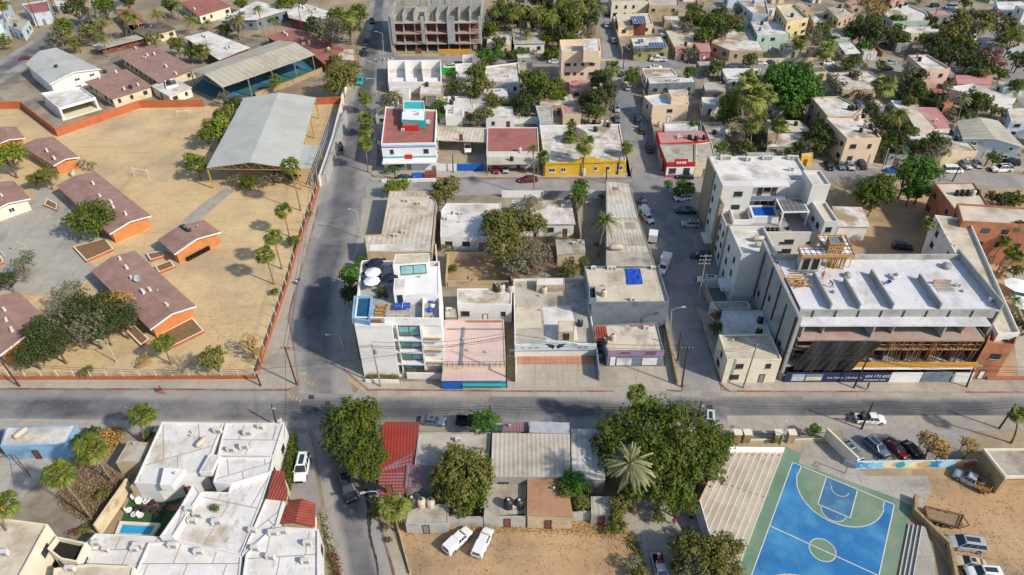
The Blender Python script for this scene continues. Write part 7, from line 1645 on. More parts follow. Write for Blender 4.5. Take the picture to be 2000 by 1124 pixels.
def solar(pts,h,full,tilt=.5):
    P=[at(x,y,h) for x,y in pts]; c=sum(P,Vector())/4; o=empty('solar_array',(c.x,c.y,h-.6)); P[2].z+=tilt;P[3].z+=tilt; d=P[1]-P[0]; m=MB(c.x,c.y,h-.6,ua=math.atan2(d.y,d.x)); m.add(P+[p-Vector((0,0,.08)) for p in P],[(0,1,2,3),(7,6,5,4),(0,4,5,1),(1,5,6,2),(2,6,7,3),(3,7,4,0)]); m.build('panels',M['solar'],o)
    for p in P: m=MB(c.x,c.y,h-.6); m.beam((p.x,p.y,h-.6),(p.x,p.y,p.z),.07); m.build('leg',M['metal'],o)
    reg(o,'','solar panels',full=full,anchor=pts[0])
solar([(1236,47),(1260,46),(1257,34),(1231,35)],5.2,'blue solar array on top of the brown hut'); solar([(1265,94),(1304,93),(1299,86),(1267,86)],4.9,'wide blue solar array on the olive fronted house'); solar([(1240,97),(1262,97),(1262,94),(1240,93)],4.6,'thin blue solar strip above the door of the olive fronted house'); solar([(1246,83),(1257,83),(1256,79),(1245,80)],4.7,'small blue solar panel on the olive fronted house')
# gate house at the bottom right
def gatehouse():
    h=4.2; P=[W2(at(x,y,h)) for x,y in((1965,932),(2120,930),(2080,876),(1920,876))]; c=sum(P,Vector((0,0)))/4; o=empty('carport',(c.x,c.y,0)); q=(c.x,c.y,0); m,I=walls_mesh(ccw(P),h-.5,h,.3,.2,q,0); m.build('roof_edge',M['ivory'],o); m=MB(*q); m.flat(I,h-.2); m.build('roof',M['groof'],o)
    a,b=P[0],P[3]; d=(b-a).normalized(); s=Vector((-d.y,d.x)); m=MB(*q); m.prism([a,a+s*-.5,b+s*-.5,b],0,h-.51); m.build('stone_side_wall',M['stone'],o)
    for p in(P[1],P[2],P[3].lerp(P[2],.5)): m=MB(*q); m.box(p.x-.4,p.y+.0,0,.4,.4,h-.51); m.build('post',M['ivory'],o)
    tag(o,'flat roofed stone carport at the right edge beside the dirt car park','carport'); land('stone carport',[(1885,876),(2000,932)]); BL.append((P,h-.2,'stone carport'))
gatehouse()
# ---------------- trees ----------------
rnd.seed(11)
TR=[ # cx,cy,r,leaf[,hc]
# school
(12,305,38,'lime'),(182,428,47,'mid',4.5),(90,345,22,'olive'),(66,352,16,'olive'),(178,322,10,'grey'),(160,318,9,'grey'),
(420,248,30,'lime'),(440,225,24,'olive'),(405,268,22,'mid'),(385,325,24,'mid'),(372,310,14,'lime'),(455,205,20,'dark'),(437,190,16,'grey'),(470,200,14,'red'),
(458,352,18,'grey',1.8),(486,358,20,'mid',2),(520,352,18,'grey',2),(545,345,22,'grey',2.2),(570,345,15,'dark',2),
(60,690,34,'dark'),(85,650,42,'dark'),(120,625,44,'grey'),(160,610,46,'dark'),(205,600,40,'dark'),(235,625,38,'dark'),(180,640,44,'grey'),(110,675,38,'dark'),(140,575,36,'grey'),(200,640,36,'dark'),(255,610,26,'grey'),
(210,590,24,'gold',5.2),(240,583,22,'gold',5.2),(225,600,18,'gold',5.2),(15,548,22,'dark'),(40,520,22,'grey'),(55,500,16,'grey'),
(418,697,30,'olive'),(488,672,24,'gold'),(505,690,16,'gold'),(283,706,18,'gold',1.3),(168,725,14,'olive',1.2),(570,470,16,'mid',1.6),(605,418,6,'olive',1),(537,570,9,'mid',1),
(150,20,26,'dark'),(190,38,30,'grey'),(175,65,22,'olive'),(205,15,24,'mid'),(115,70,22,'grey'),(120,50,20,'mid'),(345,88,20,'olive'),(300,75,14,'olive'),(368,105,14,'mid'),(462,45,26,'grey'),(440,60,16,'dark'),(100,82,14,'grey'),(150,82,16,'olive'),
(640,60,38,'grey'),(620,55,26,'dark'),(680,50,30,'dark'),(700,30,24,'mid'),(660,35,24,'mid'),(665,150,34,'olive'),(650,165,26,'olive'),(690,135,20,'olive'),(655,120,16,'olive'),(640,105,12,'grey'),(555,2,24,'mid'),(590,0,18,'dark'),(250,5,18,'dark'),(330,12,16,'dark'),(470,5,16,'mid'),
# boulevard, middle
(763,200,24,'grey'),(755,215,18,'grey'),(772,190,14,'olive'),(860,205,13,'bright'),(857,228,10,'bright'),(770,365,20,'lime',3),(788,362,16,'lime',2.6),(758,370,12,'lime',2.6),
(770,327,11,'bright',1.6),(757,333,8,'bright',1.2),(783,325,9,'bright',1.6),
(869,368,30,'olive',5),(855,382,20,'olive',4),(886,360,18,'grey',4.5),(683,545,28,'bright',4),(690,575,22,'dark',4),(678,575,18,'dark',3.4),(703,515,14,'bright'),(806,485,14,'mid',3),(870,482,9,'olive',1.2),(884,488,8,'olive',1.2),(884,524,10,'mid',1),
(975,445,40,'olive',6),(1010,430,38,'olive',6),(990,480,44,'olive',6),(1045,440,26,'olive',6),(1030,500,44,'grey',5),(1000,525,28,'grey',4),(1060,500,26,'grey',4),(960,430,24,'olive',5),(1035,395,20,'grey',5),
(1131,376,20,'bright',6),(1128,392,18,'mid',5.5),(1136,360,14,'mid',6.5),(1110,525,24,'olive',2),(1140,515,16,'mid',2),(1100,540,14,'grey',1.5),(1175,385,7,'mid',2),(1005,545,12,'red',1.6),(1165,480,8,'bright',1.5),
(930,150,26,'mid'),(942,175,26,'olive'),(925,182,20,'mid'),(948,112,20,'bright'),(960,120,16,'mid'),(900,170,18,'grey'),(960,195,16,'olive'),(940,128,14,'olive'),(985,200,12,'mid'),
(935,228,18,'grey'),(950,222,16,'olive'),(918,230,10,'mid'),
(1040,160,30,'mid'),(1060,175,30,'mid'),(1030,185,20,'dark'),(1085,170,22,'mid'),(1026,200,24,'dark'),(1025,220,16,'dark'),(1060,150,20,'grey'),(1095,185,14,'olive'),(1015,195,14,'dark'),
(1160,195,30,'dark'),(1185,185,26,'dark'),(1175,165,26,'dark'),(1195,205,16,'grey'),(1150,215,20,'dark'),(1170,150,18,'dark'),(1165,220,20,'mid'),(1143,200,18,'mid'),
(1237,145,19,'mid',4.5),(1232,155,12,'mid',4),(1352,105,17,'grey',3),(1340,100,12,'grey',3),
# upper palm grove fill
(960,60,22,'mid'),(975,85,18,'mid'),(990,40,26,'dark'),(1010,30,28,'mid'),(1040,35,28,'dark'),(1070,40,30,'mid'),(1100,35,26,'dark'),(1120,50,26,'mid'),(1150,40,24,'dark'),(1090,65,24,'dark'),(1110,75,20,'mid'),(1150,65,18,'grey'),(1020,108,22,'bright',1.5),(1045,105,12,'red',1.6),(1080,108,24,'mid',1.5),(1000,108,16,'mid',1.5),(975,105,14,'bright',1.6),(1068,78,14,'mid'),(1060,12,30,'dark'),(1110,10,26,'mid'),(1150,15,24,'dark'),(985,12,24,'mid'),(965,30,18,'dark'),
# upper right
(1385,45,32,'mid',6),(1400,65,28,'dark',5),(1375,75,24,'mid',4.5),(1405,30,20,'dark',7),(1350,40,22,'olive'),(1360,20,20,'mid'),(1340,55,20,'grey'),(1425,40,18,'olive'),(1440,45,20,'olive'),(1465,120,20,'mid',2.5),(1405,128,18,'mid'),(1395,135,14,'mid'),(1440,20,16,'grey'),
(1545,165,58,'bright',7),(1575,190,36,'bright',5.5),(1515,150,30,'bright',7),(1585,160,26,'bright',6.5),(1540,205,30,'bright',5),(1420,210,26,'lime',5),(1435,195,22,'lime',5),(1425,228,20,'mid',4),(1485,180,24,'lime',6),(1470,150,20,'olive',6),
(1685,55,30,'dark',6),(1700,70,30,'dark',5),(1670,60,22,'mid',5),(1705,45,20,'mid',6),(1690,90,18,'bright',3),(1590,70,24,'grey',5),(1605,55,18,'mid',5),(1665,125,22,'mid',2.6),(1655,130,14,'mid',2.4),
(1700,10,28,'gold',6),(1715,20,22,'gold',5),(1690,0,20,'gold',6),(1735,0,16,'gold',6),(1750,45,20,'bright',3),(1745,78,18,'dark',3.4),(1765,80,16,'mid',3),(1640,105,12,'grey',2.5),(1735,65,16,'olive'),
(1810,80,20,'mid',4),(1830,90,26,'dark',5),(1850,75,26,'olive',6),(1870,60,26,'olive',6),(1875,40,24,'olive',6),(1860,110,26,'dark',5),(1885,90,26,'mid',5),(1835,115,22,'dark',4),(1890,120,24,'mid',4),(1910,130,24,'dark',4),(1930,115,28,'red',4.5),(1945,130,22,'red',4),(1930,140,20,'mid',3),(1900,145,18,'dark',3),(1905,55,20,'grey'),(1920,40,24,'olive',6),(1960,60,30,'olive',7),(1975,80,24,'olive',6),(1940,30,18,'red',4),(1955,145,14,'mid',3),
(1775,150,26,'grey',5),(1785,170,24,'dark',4.5),(1795,150,20,'dark',5),(1770,180,20,'dark',4),(1800,185,18,'mid',3.5),(1775,200,16,'mid',3),(1755,160,20,'grey',4),(1635,170,22,'grey',4),(1625,155,16,'grey',4),(1640,195,16,'grey',3),(1690,195,18,'grey',3),(1715,170,18,'grey',3),(1680,185,14,'red',2.6),(1900,190,24,'mid',4.5),(1915,200,24,'mid',4),(1905,210,18,'dark',3),(1835,195,20,'dark',3.5),(1825,205,16,'dark',3),(1855,220,14,'grey',2.5),(1985,170,20,'mid',3),(1960,220,14,'mid',2),(1970,200,14,'grey',2),(1880,220,16,'dark',2.4),(1940,215,14,'mid',2.5),(1800,215,10,'bright',2.2),(1785,200,10,'lime',2.2),
(1595,265,26,'dark',4.5),(1610,280,24,'dark',4),(1595,285,20,'mid',3.5),(1620,262,24,'mid',4.5),(1635,250,16,'bright',4.5),(1575,290,20,'grey',3),(1560,285,16,'olive',3),(1545,300,14,'mid',2),(1600,245,14,'mid',4),(1705,215,18,'dark',4.5),(1720,235,20,'dark',4),(1740,250,22,'dark',4),(1750,275,26,'dark',4),(1735,285,20,'mid',3.5),(1755,300,22,'grey',3),(1775,260,20,'mid',3.5),(1700,200,14,'grey',3.5),(1740,270,10,'lime',3),(1770,290,24,'grey',3),(1800,290,24,'dark',4),(1825,280,26,'dark',4.5),(1835,295,22,'grey',3.8),(1815,305,20,'grey',3),(1845,280,14,'mid',3.5),(1725,300,14,'dark',2.5),
(1795,335,42,'bright',7),(1770,345,26,'lime',6),(1800,365,30,'bright',5),(1780,375,20,'bright',4),(1815,340,20,'lime',6),(1710,372,36,'mid',5.5),(1690,385,26,'mid',4.5),(1725,360,26,'mid',5.5),(1705,395,22,'dark',4),(1735,385,18,'mid',4),
(1305,360,10,'bright',2),(1335,365,18,'bright',2),(1325,375,12,'mid',1.6),(1345,372,12,'mid',1.6),
(1440,270,18,'grey',3),(1460,255,18,'grey',4),(1480,270,20,'dark',3),(1500,285,18,'grey',2.4),(1450,285,14,'mid',2),(1520,240,18,'mid',4),(1530,255,14,'mid',3),(1465,290,12,'mid',2),(1550,225,18,'mid',3),(1490,250,16,'grey',4),
(1985,390,24,'mid',3),(1960,395,20,'dark',2.5),(1940,385,14,'mid',2),(1990,120,24,'mid',4),(1430,305,8,'mid',1),
(1980,470,16,'olive',2),(1990,640,24,'dark',2),(1975,620,14,'mid',1.5),(1985,530,16,'mid',2),(1960,525,14,'grey',2),
(1445,640,10,'gold',1.6),(1400,615,16,'red',2.4),(1398,640,14,'mid',2.2),(1443,600,8,'bright',1),(1385,770,1,'mid',.5),
# lower
(690,820,54,'mid',6),(665,835,40,'dark',6),(705,860,44,'mid',5.5),(720,810,32,'mid',6),(655,860,32,'mid',5),(700,905,34,'mid',5),(725,925,26,'mid',4.5),(735,870,22,'dark',5),(742,895,20,'mid',4.5),(680,880,38,'dark',5),
(950,826,32,'bright',3.8),(905,930,60,'olive',5.5),(880,960,36,'olive',4.5),(925,965,42,'mid',4.5),(890,900,36,'olive',6),(935,920,32,'mid',5.5),(860,930,24,'olive',5),(905,990,30,'mid',3),
(1270,830,66,'mid',7),(1330,850,70,'mid',7.5),(1200,850,44,'mid',6),(1390,860,44,'mid',5.5),(1370,910,50,'mid',6),(1310,930,60,'mid',6),(1280,890,50,'mid',7.5),(1330,980,36,'mid',4),(1290,960,40,'mid',5),(1240,960,30,'mid',4.5),(1180,870,28,'dark',5),(1400,890,30,'mid',5.5),(1260,800,30,'bright',7.5),(1190,905,26,'dark',4.5),(1250,915,36,'dark',6),
(1122,948,34,'bright',3.6),(1110,960,26,'mid',3.4),(1135,985,20,'olive',2.6),(1215,985,26,'olive',3.6),(1205,1005,18,'olive',3),(1207,1028,22,'mid',1.6),(1220,960,20,'olive',3),
(1340,1075,44,'olive',3),(1385,1095,48,'olive',4),(1420,1070,36,'olive',4),(1360,1120,44,'grey',3.5),(1410,1120,44,'olive',4),(1330,1110,26,'mid',2),(1345,1045,20,'dark',1.6),(1235,1100,24,'grey',1.5),(1250,1124,22,'olive',1.5),(1285,1010,16,'mid',1.4),
(1820,868,30,'gold',3.4),(1838,880,24,'gold',3),(1805,855,18,'gold',3),(1895,875,20,'gold',2.8),(1885,862,12,'gold',2.4),(1745,893,6,'bright',1.6),
(1590,840,16,'bright',1.8),(1518,860,9,'lime',1),(172,860,20,'mid',2.6),(180,845,16,'dark',2.6),(290,850,14,'mid',1.6),(150,860,12,'mid',2.2),(735,985,18,'mid',2.5),(728,1005,14,'mid',1.5),(755,1030,9,'olive',.8),(760,1055,7,'mid',.6),
(165,1035,14,'olive',.8),(145,1040,12,'red',.7),(200,965,14,'olive',1.2),(420,992,9,'mid',4.6)]
for t in TR:
    cx,cy,r,lf=t[:4]
    if r<4: continue
    hc=t[4] if len(t)>4 else None
    if hc is not None and hc<1.7: shrub(cx,cy,r,lf,hc=hc)
    else: tree(cx,cy,r,lf,hc)
for i in range(60):   # dry bushes of the overgrown lot
    a=rnd.random(); cx=130+rnd.random()*110; cy=905+rnd.random()*100
    if 0: pass
def weeds(pts,n,name,leafk,h,full,sz=.22):
    P=[W2(at(x,y)) for x,y in pts]; xs=[p.x for p in P]; ys=[p.y for p in P]; c=Vector(((min(xs)+max(xs))/2,(min(ys)+max(ys))/2)); m=MB(c.x,c.y,0); rr=random.Random(n); k=0; Q=ccw(P)
    while k<n:
        x=rr.uniform(min(xs),max(xs)); y=rr.uniform(min(ys),max(ys)); ins=False
        for i in range(len(Q)):
            a,b=Q[i],Q[(i+1)%len(Q)]
            if (a.y>y)!=(b.y>y) and x<(b.x-a.x)*(y-a.y)/(b.y-a.y)+a.x: ins=not ins
        if not ins: k+=.2; continue
        for _ in range(3): leafcard(m,Vector((x+rr.gauss(0,.25),y+rr.gauss(0,.25),.03+h*rr.random()**1.6)),Vector((rr.uniform(-1,1),rr.uniform(-1,1),rr.uniform(.2,1))),sz*rr.uniform(.5,1.3),rr)
        k+=1
    o=m.build(name,LEAF[leafk],None,(c.x,c.y,0),nouv=True); o['kind']='stuff'; tag(o,full,'plants')
weeds([(120,960),(160,905),(205,915),(250,935),(235,985),(190,1035),(150,1010),(118,985)],4600,'dry_weeds','dry',.9,'tangle of dry brown weeds in the overgrown lot',.12)
weeds([(190,845),(245,835),(240,860),(205,900),(175,890)],700,'dry_weeds','gold',.9,'golden dry bushes behind the small grey hut',.2)
weeds([(572,862),(578,852),(574,912),(566,960),(555,955)],1500,'hedge','mid',1.6,'long green hedge between the white hotel corner and the parked white car',.16)
weeds([(627,1005),(632,1003),(654,1080),(662,1124),(656,1150),(640,1080)],900,'ground_cover','mid',.35,'narrow green planting strip beside the lower side street',.12)
weeds([(647,1085),(656,1080),(668,1124),(660,1140)],300,'ground_cover','red',.5,'reddish planting at the foot of the green strip',.12)
weeds([(785,1030),(1215,1015),(1240,1060),(1100,1042),(900,1040),(800,1045)],1300,'dry_grass','skirt' if 0 else 'gold',.14,'sparse dry grass along the top of the dirt lot',.1)
weeds([(1225,1050),(1240,1040),(1265,1124),(1240,1124)],400,'dry_grass','olive',.5,'scrubby grass beside the concrete walkway',.14)
weeds([(1652,502),(1690,502),(1690,508),(1655,508)],260,'ground_cover','bright',.5,'small green bed in front of the low white roofed house',.14)
weeds([(1370,205),(1600,195),(1620,290),(1400,300)],2200,'ground_cover','grey',1.2,'scrub between the houses left of the tall palms',.25)
weeds([(1700,190),(1850,180),(1870,240),(1740,300)],2200,'ground_cover','olive',1.2,'scrub between the houses at the upper right',.25)
weeds([(960,20),(1160,15),(1160,80),(960,100)],2200,'ground_cover','olive',1.0,'undergrowth below the coconut palms',.25)
def litter(pts,n,full,leafk='dry',sz=.1): weeds(pts,n,'leaf_litter',leafk,.03,full,sz)
litter([(60,300),(160,300),(400,240),(560,350),(520,560),(420,600),(400,430),(300,400),(180,320)],900,'dry leaves and stones scattered on the sand yard')
litter([(270,660),(500,560),(500,735),(20,735),(60,700)],900,'dry leaves below the school trees by the main street fence')
litter([(790,1030),(1215,1020),(1240,1150),(810,1150)],600,'stones and leaves scattered on the dirt lot')
litter([(1790,930),(1900,935),(2050,960),(2100,1150),(1880,1150),(1800,1000)],500,'stones and leaves on the dirt car park')
litter([(0,775),(560,780),(560,835),(0,832)],160,'bits of litter along the left part of the main street','skirt',.09)
litter([(1400,845),(2000,845),(2000,815),(1400,815)],160,'bits of litter along the right part of the main street','skirt',.09)
bare_tree(352,712,34,3.5,desc='bare grey twiggy tree'); bare_tree(1655,358,42,5.5,desc='bare rust twigged tree'); bare_tree(1320,55,26,5,desc='bare grey tree'); bare_tree(45,535,24,4); bare_tree(100,600,30,6); bare_tree(200,615,40,7); bare_tree(130,640,34,7); bare_tree(1045,400,26,6); bare_tree(1065,520,30,5); bare_tree(700,205,1,1) if 0 else None
# palms: crown centre, radius, kind, foot
PM=[(566,322,20,'fan',(588,412)),(552,410,18,'fan',(566,463)),(533,462,20,'fan',(551,526)),(517,497,21,'fan',(536,556)),(318,668,22,'fan',(335,712)),(713,190,16,'fan',(714,225)),(714,232,17,'fan',(716,270)),(714,252,18,'fan',(718,320)),(713,280,16,'fan',(720,337)),
(537,155,14,'fan',(543,183)),(683,32,20,'fany',(702,125)),(125,52,22,'fan',(122,90)),(392,97,18,'fan',(398,126)),(8,78,14,'fan',(12,97)),
(200,45,20,'coco',(226,88)),(262,35,22,'coco',(274,82)),(245,28,20,'coco',(250,80)),(305,25,18,'coco',(318,75)),(372,38,20,'coco',(365,70)),(405,45,16,'coco',(408,60)),(342,8,20,'coco',(352,40)),(465,38,18,'coco',(478,88)),(5,5,16,'fan',(20,80)),(503,15,14,'coco',(520,85)),(530,38,14,'coco',(545,80)),(580,-5,16,'coco',(590,60)),(200,75,16,'coco',(212,112)),(145,85,16,'coco',(150,105)),
(1018,15,20,'coco',(1016,85)),(1050,20,22,'coco',(1052,92)),(1078,28,20,'coco',(1080,98)),(1110,28,22,'coco',(1108,78)),(1138,20,20,'coco',(1140,70)),(1168,15,24,'coco',(1162,70)),(1000,25,18,'coco',(1000,90)),(1028,65,15,'coco',(1028,98)),(1130,5,18,'coco',(1130,60)),(1090,0,20,'coco',(1085,60)),(1150,-2,18,'coco',(1150,50)),(965,20,18,'coco',(968,80)),(985,-5,18,'coco',(985,60)),
(1196,132,18,'fan',(1184,207)),(1041,288,16,'coco',(1043,385)),(1062,305,15,'fan',(1062,345)),(1143,282,22,'fany',(1138,345)),(1112,265,17,'fan',(1112,300)),(1225,288,15,'fan',(1220,330)),
(1183,430,34,'coco',(1168,502)),(1245,768,22,'fan',(1243,860)),
(1455,155,24,'fany',(1465,215)),(1475,190,36,'fany',(1470,270)),(1465,170,28,'fany',(1462,250)),(1500,185,24,'fany',(1490,260)),(1470,240,20,'fan',(1462,300)),(1523,245,18,'fan',(1510,300)),(1440,185,20,'fany',(1448,240)),
(1565,80,18,'fan',(1560,118)),(1615,95,22,'fany',(1605,135)),(1625,80,16,'fan',(1622,120)),(1728,165,26,'fany',(1712,225)),(1755,222,28,'coco',(1750,285)),(1880,190,20,'date',(1868,240)),(1925,50,24,'coco',(1895,110)),(1980,65,30,'coco',(1945,120)),(1955,80,20,'coco',(1950,115)),(1722,125,12,'fan',(1722,140)),(1690,128,10,'coco',(1690,142)),(1630,128,8,'coco',(1634,138)),
(1815,435,15,'fan',(1792,505)),(1988,440,16,'fan',(1925,512)),(1965,470,14,'fan',(1930,520)),(1975,490,14,'fan',(1945,535)),(1990,500,14,'fan',(1950,545)),(1983,585,20,'coco',(1965,610)),(1988,810,18,'fan',(1975,866)),
(277,808,28,'fan',(285,870)),(175,878,32,'fan',(222,945)),(112,925,32,'fan',(183,1020)),(25,985,34,'fan',(40,1090)),(770,988,32,'fany',(778,1040)),(1345,365,16,'fan',(1335,392)),(748,567,10,'fan',None)]
for tx,ty,r,k,b in PM:
    if b is None: continue
    palm(tx,ty,r,7,k,b)
palm(1230,905,56,7.5,'date',(1238,1000),full='big silvery date palm in front of the large tree by the walkway',rt=.3)
t=palm_data('fan',0); 
def potpalm(x,y,z,full):
    p=at(x,y,z); o=empty('potted_palm',(p.x,p.y,z)); MB().lathe(0,0,[(.25,0),(.35,.5),(.33,.5)],10).build('pot',M['tankb'],o); MB().tube([(0,0,.5),(0,0,1.2)],.06,6).build('trunk',M['trunkp'],o); c=bpy.data.objects.new('crown',t[0]); col.objects.link(c); c.parent=o; c.location=(0,0,1.2); c.scale=(.9,.9,.9); reg(o,'','plant',full=full,anchor=(x,y))
potpalm(749,575,ZT,'potted palm in the middle of the white hotel roof terrace')
# ---------------- vehicles ----------------
V=[('suv','white',(596,888),(584,942)),('suv','dark',(672,930),(688,980)),('sedan','bluegrey',(826,820),(866,824)),('pickup','black',(898,822),(940,824)),
('campertop','white',(873,1076),(915,1036)),('campertop','white',(932,1084),(954,1036)),('suv','palesilver',(1386,812),(1386,836)),
('sedan','grey',(1650,866),(1676,893)),('suv','bluegrey',(1692,857),(1732,891)),('sedan','maroon',(1733,860),(1770,892)),('sedan','black',(1770,868),(1800,894)),
('suv','silver',(1922,1068),(1846,1058)),('sedan','beige',(1926,1105),(1864,1093)),('suv','white',(1955,1124),(1885,1119)),
('suv','white',(1349,385),(1317,388)),('sedan','dark',(1360,413),(1319,411)),('suv','silver',(1367,439),(1330,437)),('suv','dark',(1386,501),(1349,498)),('suv','white',(1402,549),(1361,546)),
('pickup','silver',(1252,388),(1262,408)),('sedan','black',(1355,346),(1322,344)),('sedan','navy',(775,347),(808,349)),('sedan','maroon',(1050,350),(1013,352)),
('hatch','black',(662,281),(667,292)),('pickup','grey',(714,88),(717,77)) ,('pickup','dark',(713,96),(714,110)),('sedan','maroon',(725,34),(728,48)),('pickup','teal',(706,148),(701,168)),
('pickup','white',(913,277),(914,300)),('hatch','red',(968,325),(969,338)),('hatch','silver',(987,324),(988,337)),
('sedan','silver',(1225,182),(1225,168) ) ,('sedan','silver',(1227,176),(1224,166)),('suv','white',(1222,163),(1218,152)),('sedan','black',(1214,148),(1212,140)),('sedan','silver',(1201,84),(1197,74)),('sedan','silver',(1186,54),(1184,44)),('pickup','silver',(1203,206),(1206,218)),('sedan','bluegrey',(1205,226),(1207,238)),
('suv','black',(1244,230),(1248,242)),('suv','black',(1252,248),(1256,260)),('suv','black',(1266,283),(1271,298)),('van','dark',(1253,247),(1258,252)),
('pickup','white',(1302,117),(1268,116)),('suv','dark',(1367,121),(1340,120)),('sedan','maroon',(1392,117),(1373,116)),('sedan','white',(1270,131),(1292,131)),('van','white',(1292,72),(1296,80)),('suv','white',(1226,90),(1232,98)),
('sedan','white',(1075,120),(1092,121)),('suv','white',(887,130),(866,131)),('sedan','white',(1478,122),(1494,123)),('sedan','bluegrey',(1420,132),(1436,133)),
('sedan','black',(1614,318),(1624,330)) ,('sedan','grey',(1638,318),(1645,328)),('sedan','silver',(1657,318),(1664,330)),('suv','black',(1678,316),(1688,328)),('pickup','blue',(1768,334),(1730,332)),('van','white',(1842,333),(1880,333)),('suv','silver',(1878,316),(1892,328)),('sedan','palesilver',(1903,315),(1913,326)),('suv','white',(1976,330),(1935,331)),('suv','black',(1990,320),(1960,314)),
('suv','navy',(1745,480),(1780,484)),('sedan','black',(1755,122),(1722,122)) ,('sedan','silver',(1748,122),(1730,122)),('hatch','dark',(1725,134),(1745,133)),('van','white',(1892,68),(1902,82)),('sedan','silver',(1908,92),(1922,97)),('sedan','white',(1975,24),(1988,22)),('van','white',(1868,14),(1845,14)),('suv','dark',(1818,12),(1835,10)),('sedan','white',(1622,122),(1612,123)),('sedan','white',(1525,98),(1535,103)),
('sedan','dark',(1508,122),(1495,122)),('sedan','maroon',(43,114),(58,112)),('suv','black',(1982,508),(2004,508)),('suv','black',(1835,35),(1852,45)),('sedan','dark',(1730,10),(1720,10)),
('cargo','white',(1257,418),(1271,432)),('cargo','white',(1274,472),(1278,448)),('cargo','white',(1302,508),(1290,536)),('bedload','silver',(1283,1088),(1296,1140)),('bedload','white',(1672,818),(1728,820)),('stake','silver',(1934,958),(1862,922)),
('suv','bluegrey',(1205,180),(1208,190)) if 0 else ('hatch','white',(1012,12),(1030,12)),('sedan','black',(1792,475),(1792,476)) if 0 else ('sedan','white',(1555,350),(1535,350)) if 0 else ('hatch','grey',(1187,30),(1184,22))]
seen=set()
skipv={('sedan','silver',(1225,182),(1225,168)),('van','dark',(1253,247),(1258,252)),('sedan','black',(1755,122),(1722,122))}
for v in V:
    if v in skipv: continue
    car(*v)
# loads in the two pickups and the trailer
def load(x,y,z,n,cols,full,r=.3):
    p=at(x,y,z); o=empty('pickup_load',p); rr=random.Random(x)
    for i in range(n): MB().box(rr.uniform(-.5,.5),rr.uniform(-.8,.8),.0,rr.uniform(.3,.6),rr.uniform(.3,.6),rr.uniform(.25,.5),rz=rr.uniform(0,1)).build('bundle',M[rr.choice(cols)],o)
    reg(o,'','load',full=full,anchor=(x,y))
load(1286,1090,.75,9,['redp','purewhite','rust','orangep'],'red and white containers in the bed of the silver pickup on the walkway'); load(1686,814,.8,9,['frame','rust','wood','orangep'],'dark junk heaped in the bed of the white pickup on the main street'); load(1915,945,.8,8,['metal','frame','wood'],'scrap piled in the bed of the stake bed pickup')
def trailer():
    P=[at(x,y,.8) for x,y in((1812,1014),(1872,1032),(1882,1008),(1805,990))]; c=sum(P,Vector())/4; o=empty('flatbed_trailer',(c.x,c.y,0)); q=(c.x,c.y,0); m=MB(*q); m.prism([W2(p) for p in P],.62,.7); m.build('deck',mat('worn_deck','a08a6a','8a7455',None,2,wave=(.3,.02)),o)
    m=MB(*q)
    for i in range(4):
        a,b=P[i],P[(i+1)%4]
        for z in(.78,1.05): m.beam((a.x,a.y,z),(b.x,b.y,z),.09)
        for j in range(5): p=a.lerp(b,j/5); m.beam((p.x,p.y,.6),(p.x,p.y,1.05),.07)
    m.build('rail_frame',M['rust'],o); t=(P[1]+P[2])/2; e=at(1893,1026,.5); m=MB(*q); m.beam((P[1].x,P[1].y,.6),e,.1); m.beam((P[2].x,P[2].y,.6),e,.1); m.build('tow_bar',M['frame'],o)
    d=(P[1]-P[0]).normalized(); 
    for f in(.35,.55):
        for (a,b) in((P[0],P[1]),(P[3],P[2])):
            v=a.lerp(b,f); s=Vector((-d.y,d.x,0)); m=MB(*q); m.tube([Vector((v.x,v.y,.38))-s*.12,Vector((v.x,v.y,.38))+s*.12],.38,14); w_=m.build('wheel',M['rubber'],o); m=MB(*q); m.tube([Vector((v.x,v.y,.38))-s*.135,Vector((v.x,v.y,.38))+s*.135],.2,10); m.build('rim',M['rim'],w_)
    reg(o,'','trailer',full='rusty open flatbed trailer with rail sides in the dirt car park',anchor=(1845,1010))
trailer()
def motorbike():
    o=empty('motorcycle',at(583,552),R(75)); 
    for x in(-.65,.65): 
        m=MB(); m.tube([(x,-.05,.32),(x,.05,.32)],.32,14); w_=m.build('wheel',M['rubber'],o); m=MB(); m.tube([(x,-.06,.32),(x,.06,.32)],.15,10); m.build('rim',M['rim'],w_)
    m=MB(); m.box(0,0,.45,.9,.3,.35); m.build('engine_body',M['bluep'],o); MB().box(-.35,0,.8,.7,.28,.12).build('seat',M['rubber'],o); m=MB(); m.tube([(.65,0,.32),(.45,0,1.0)],.05,6); m.tube([(.42,-.35,1.05),(.42,.35,1.05)],.03,6); m.build('handlebar',M['metal'],o); MB().box(-.75,0,.75,.35,.45,.35).build('luggage_box',M['acw'],o)
    reg(o,'','motorcycle',full='motorcycle with blue body and white box at the boulevard kerb',anchor=(583,552))
motorbike()
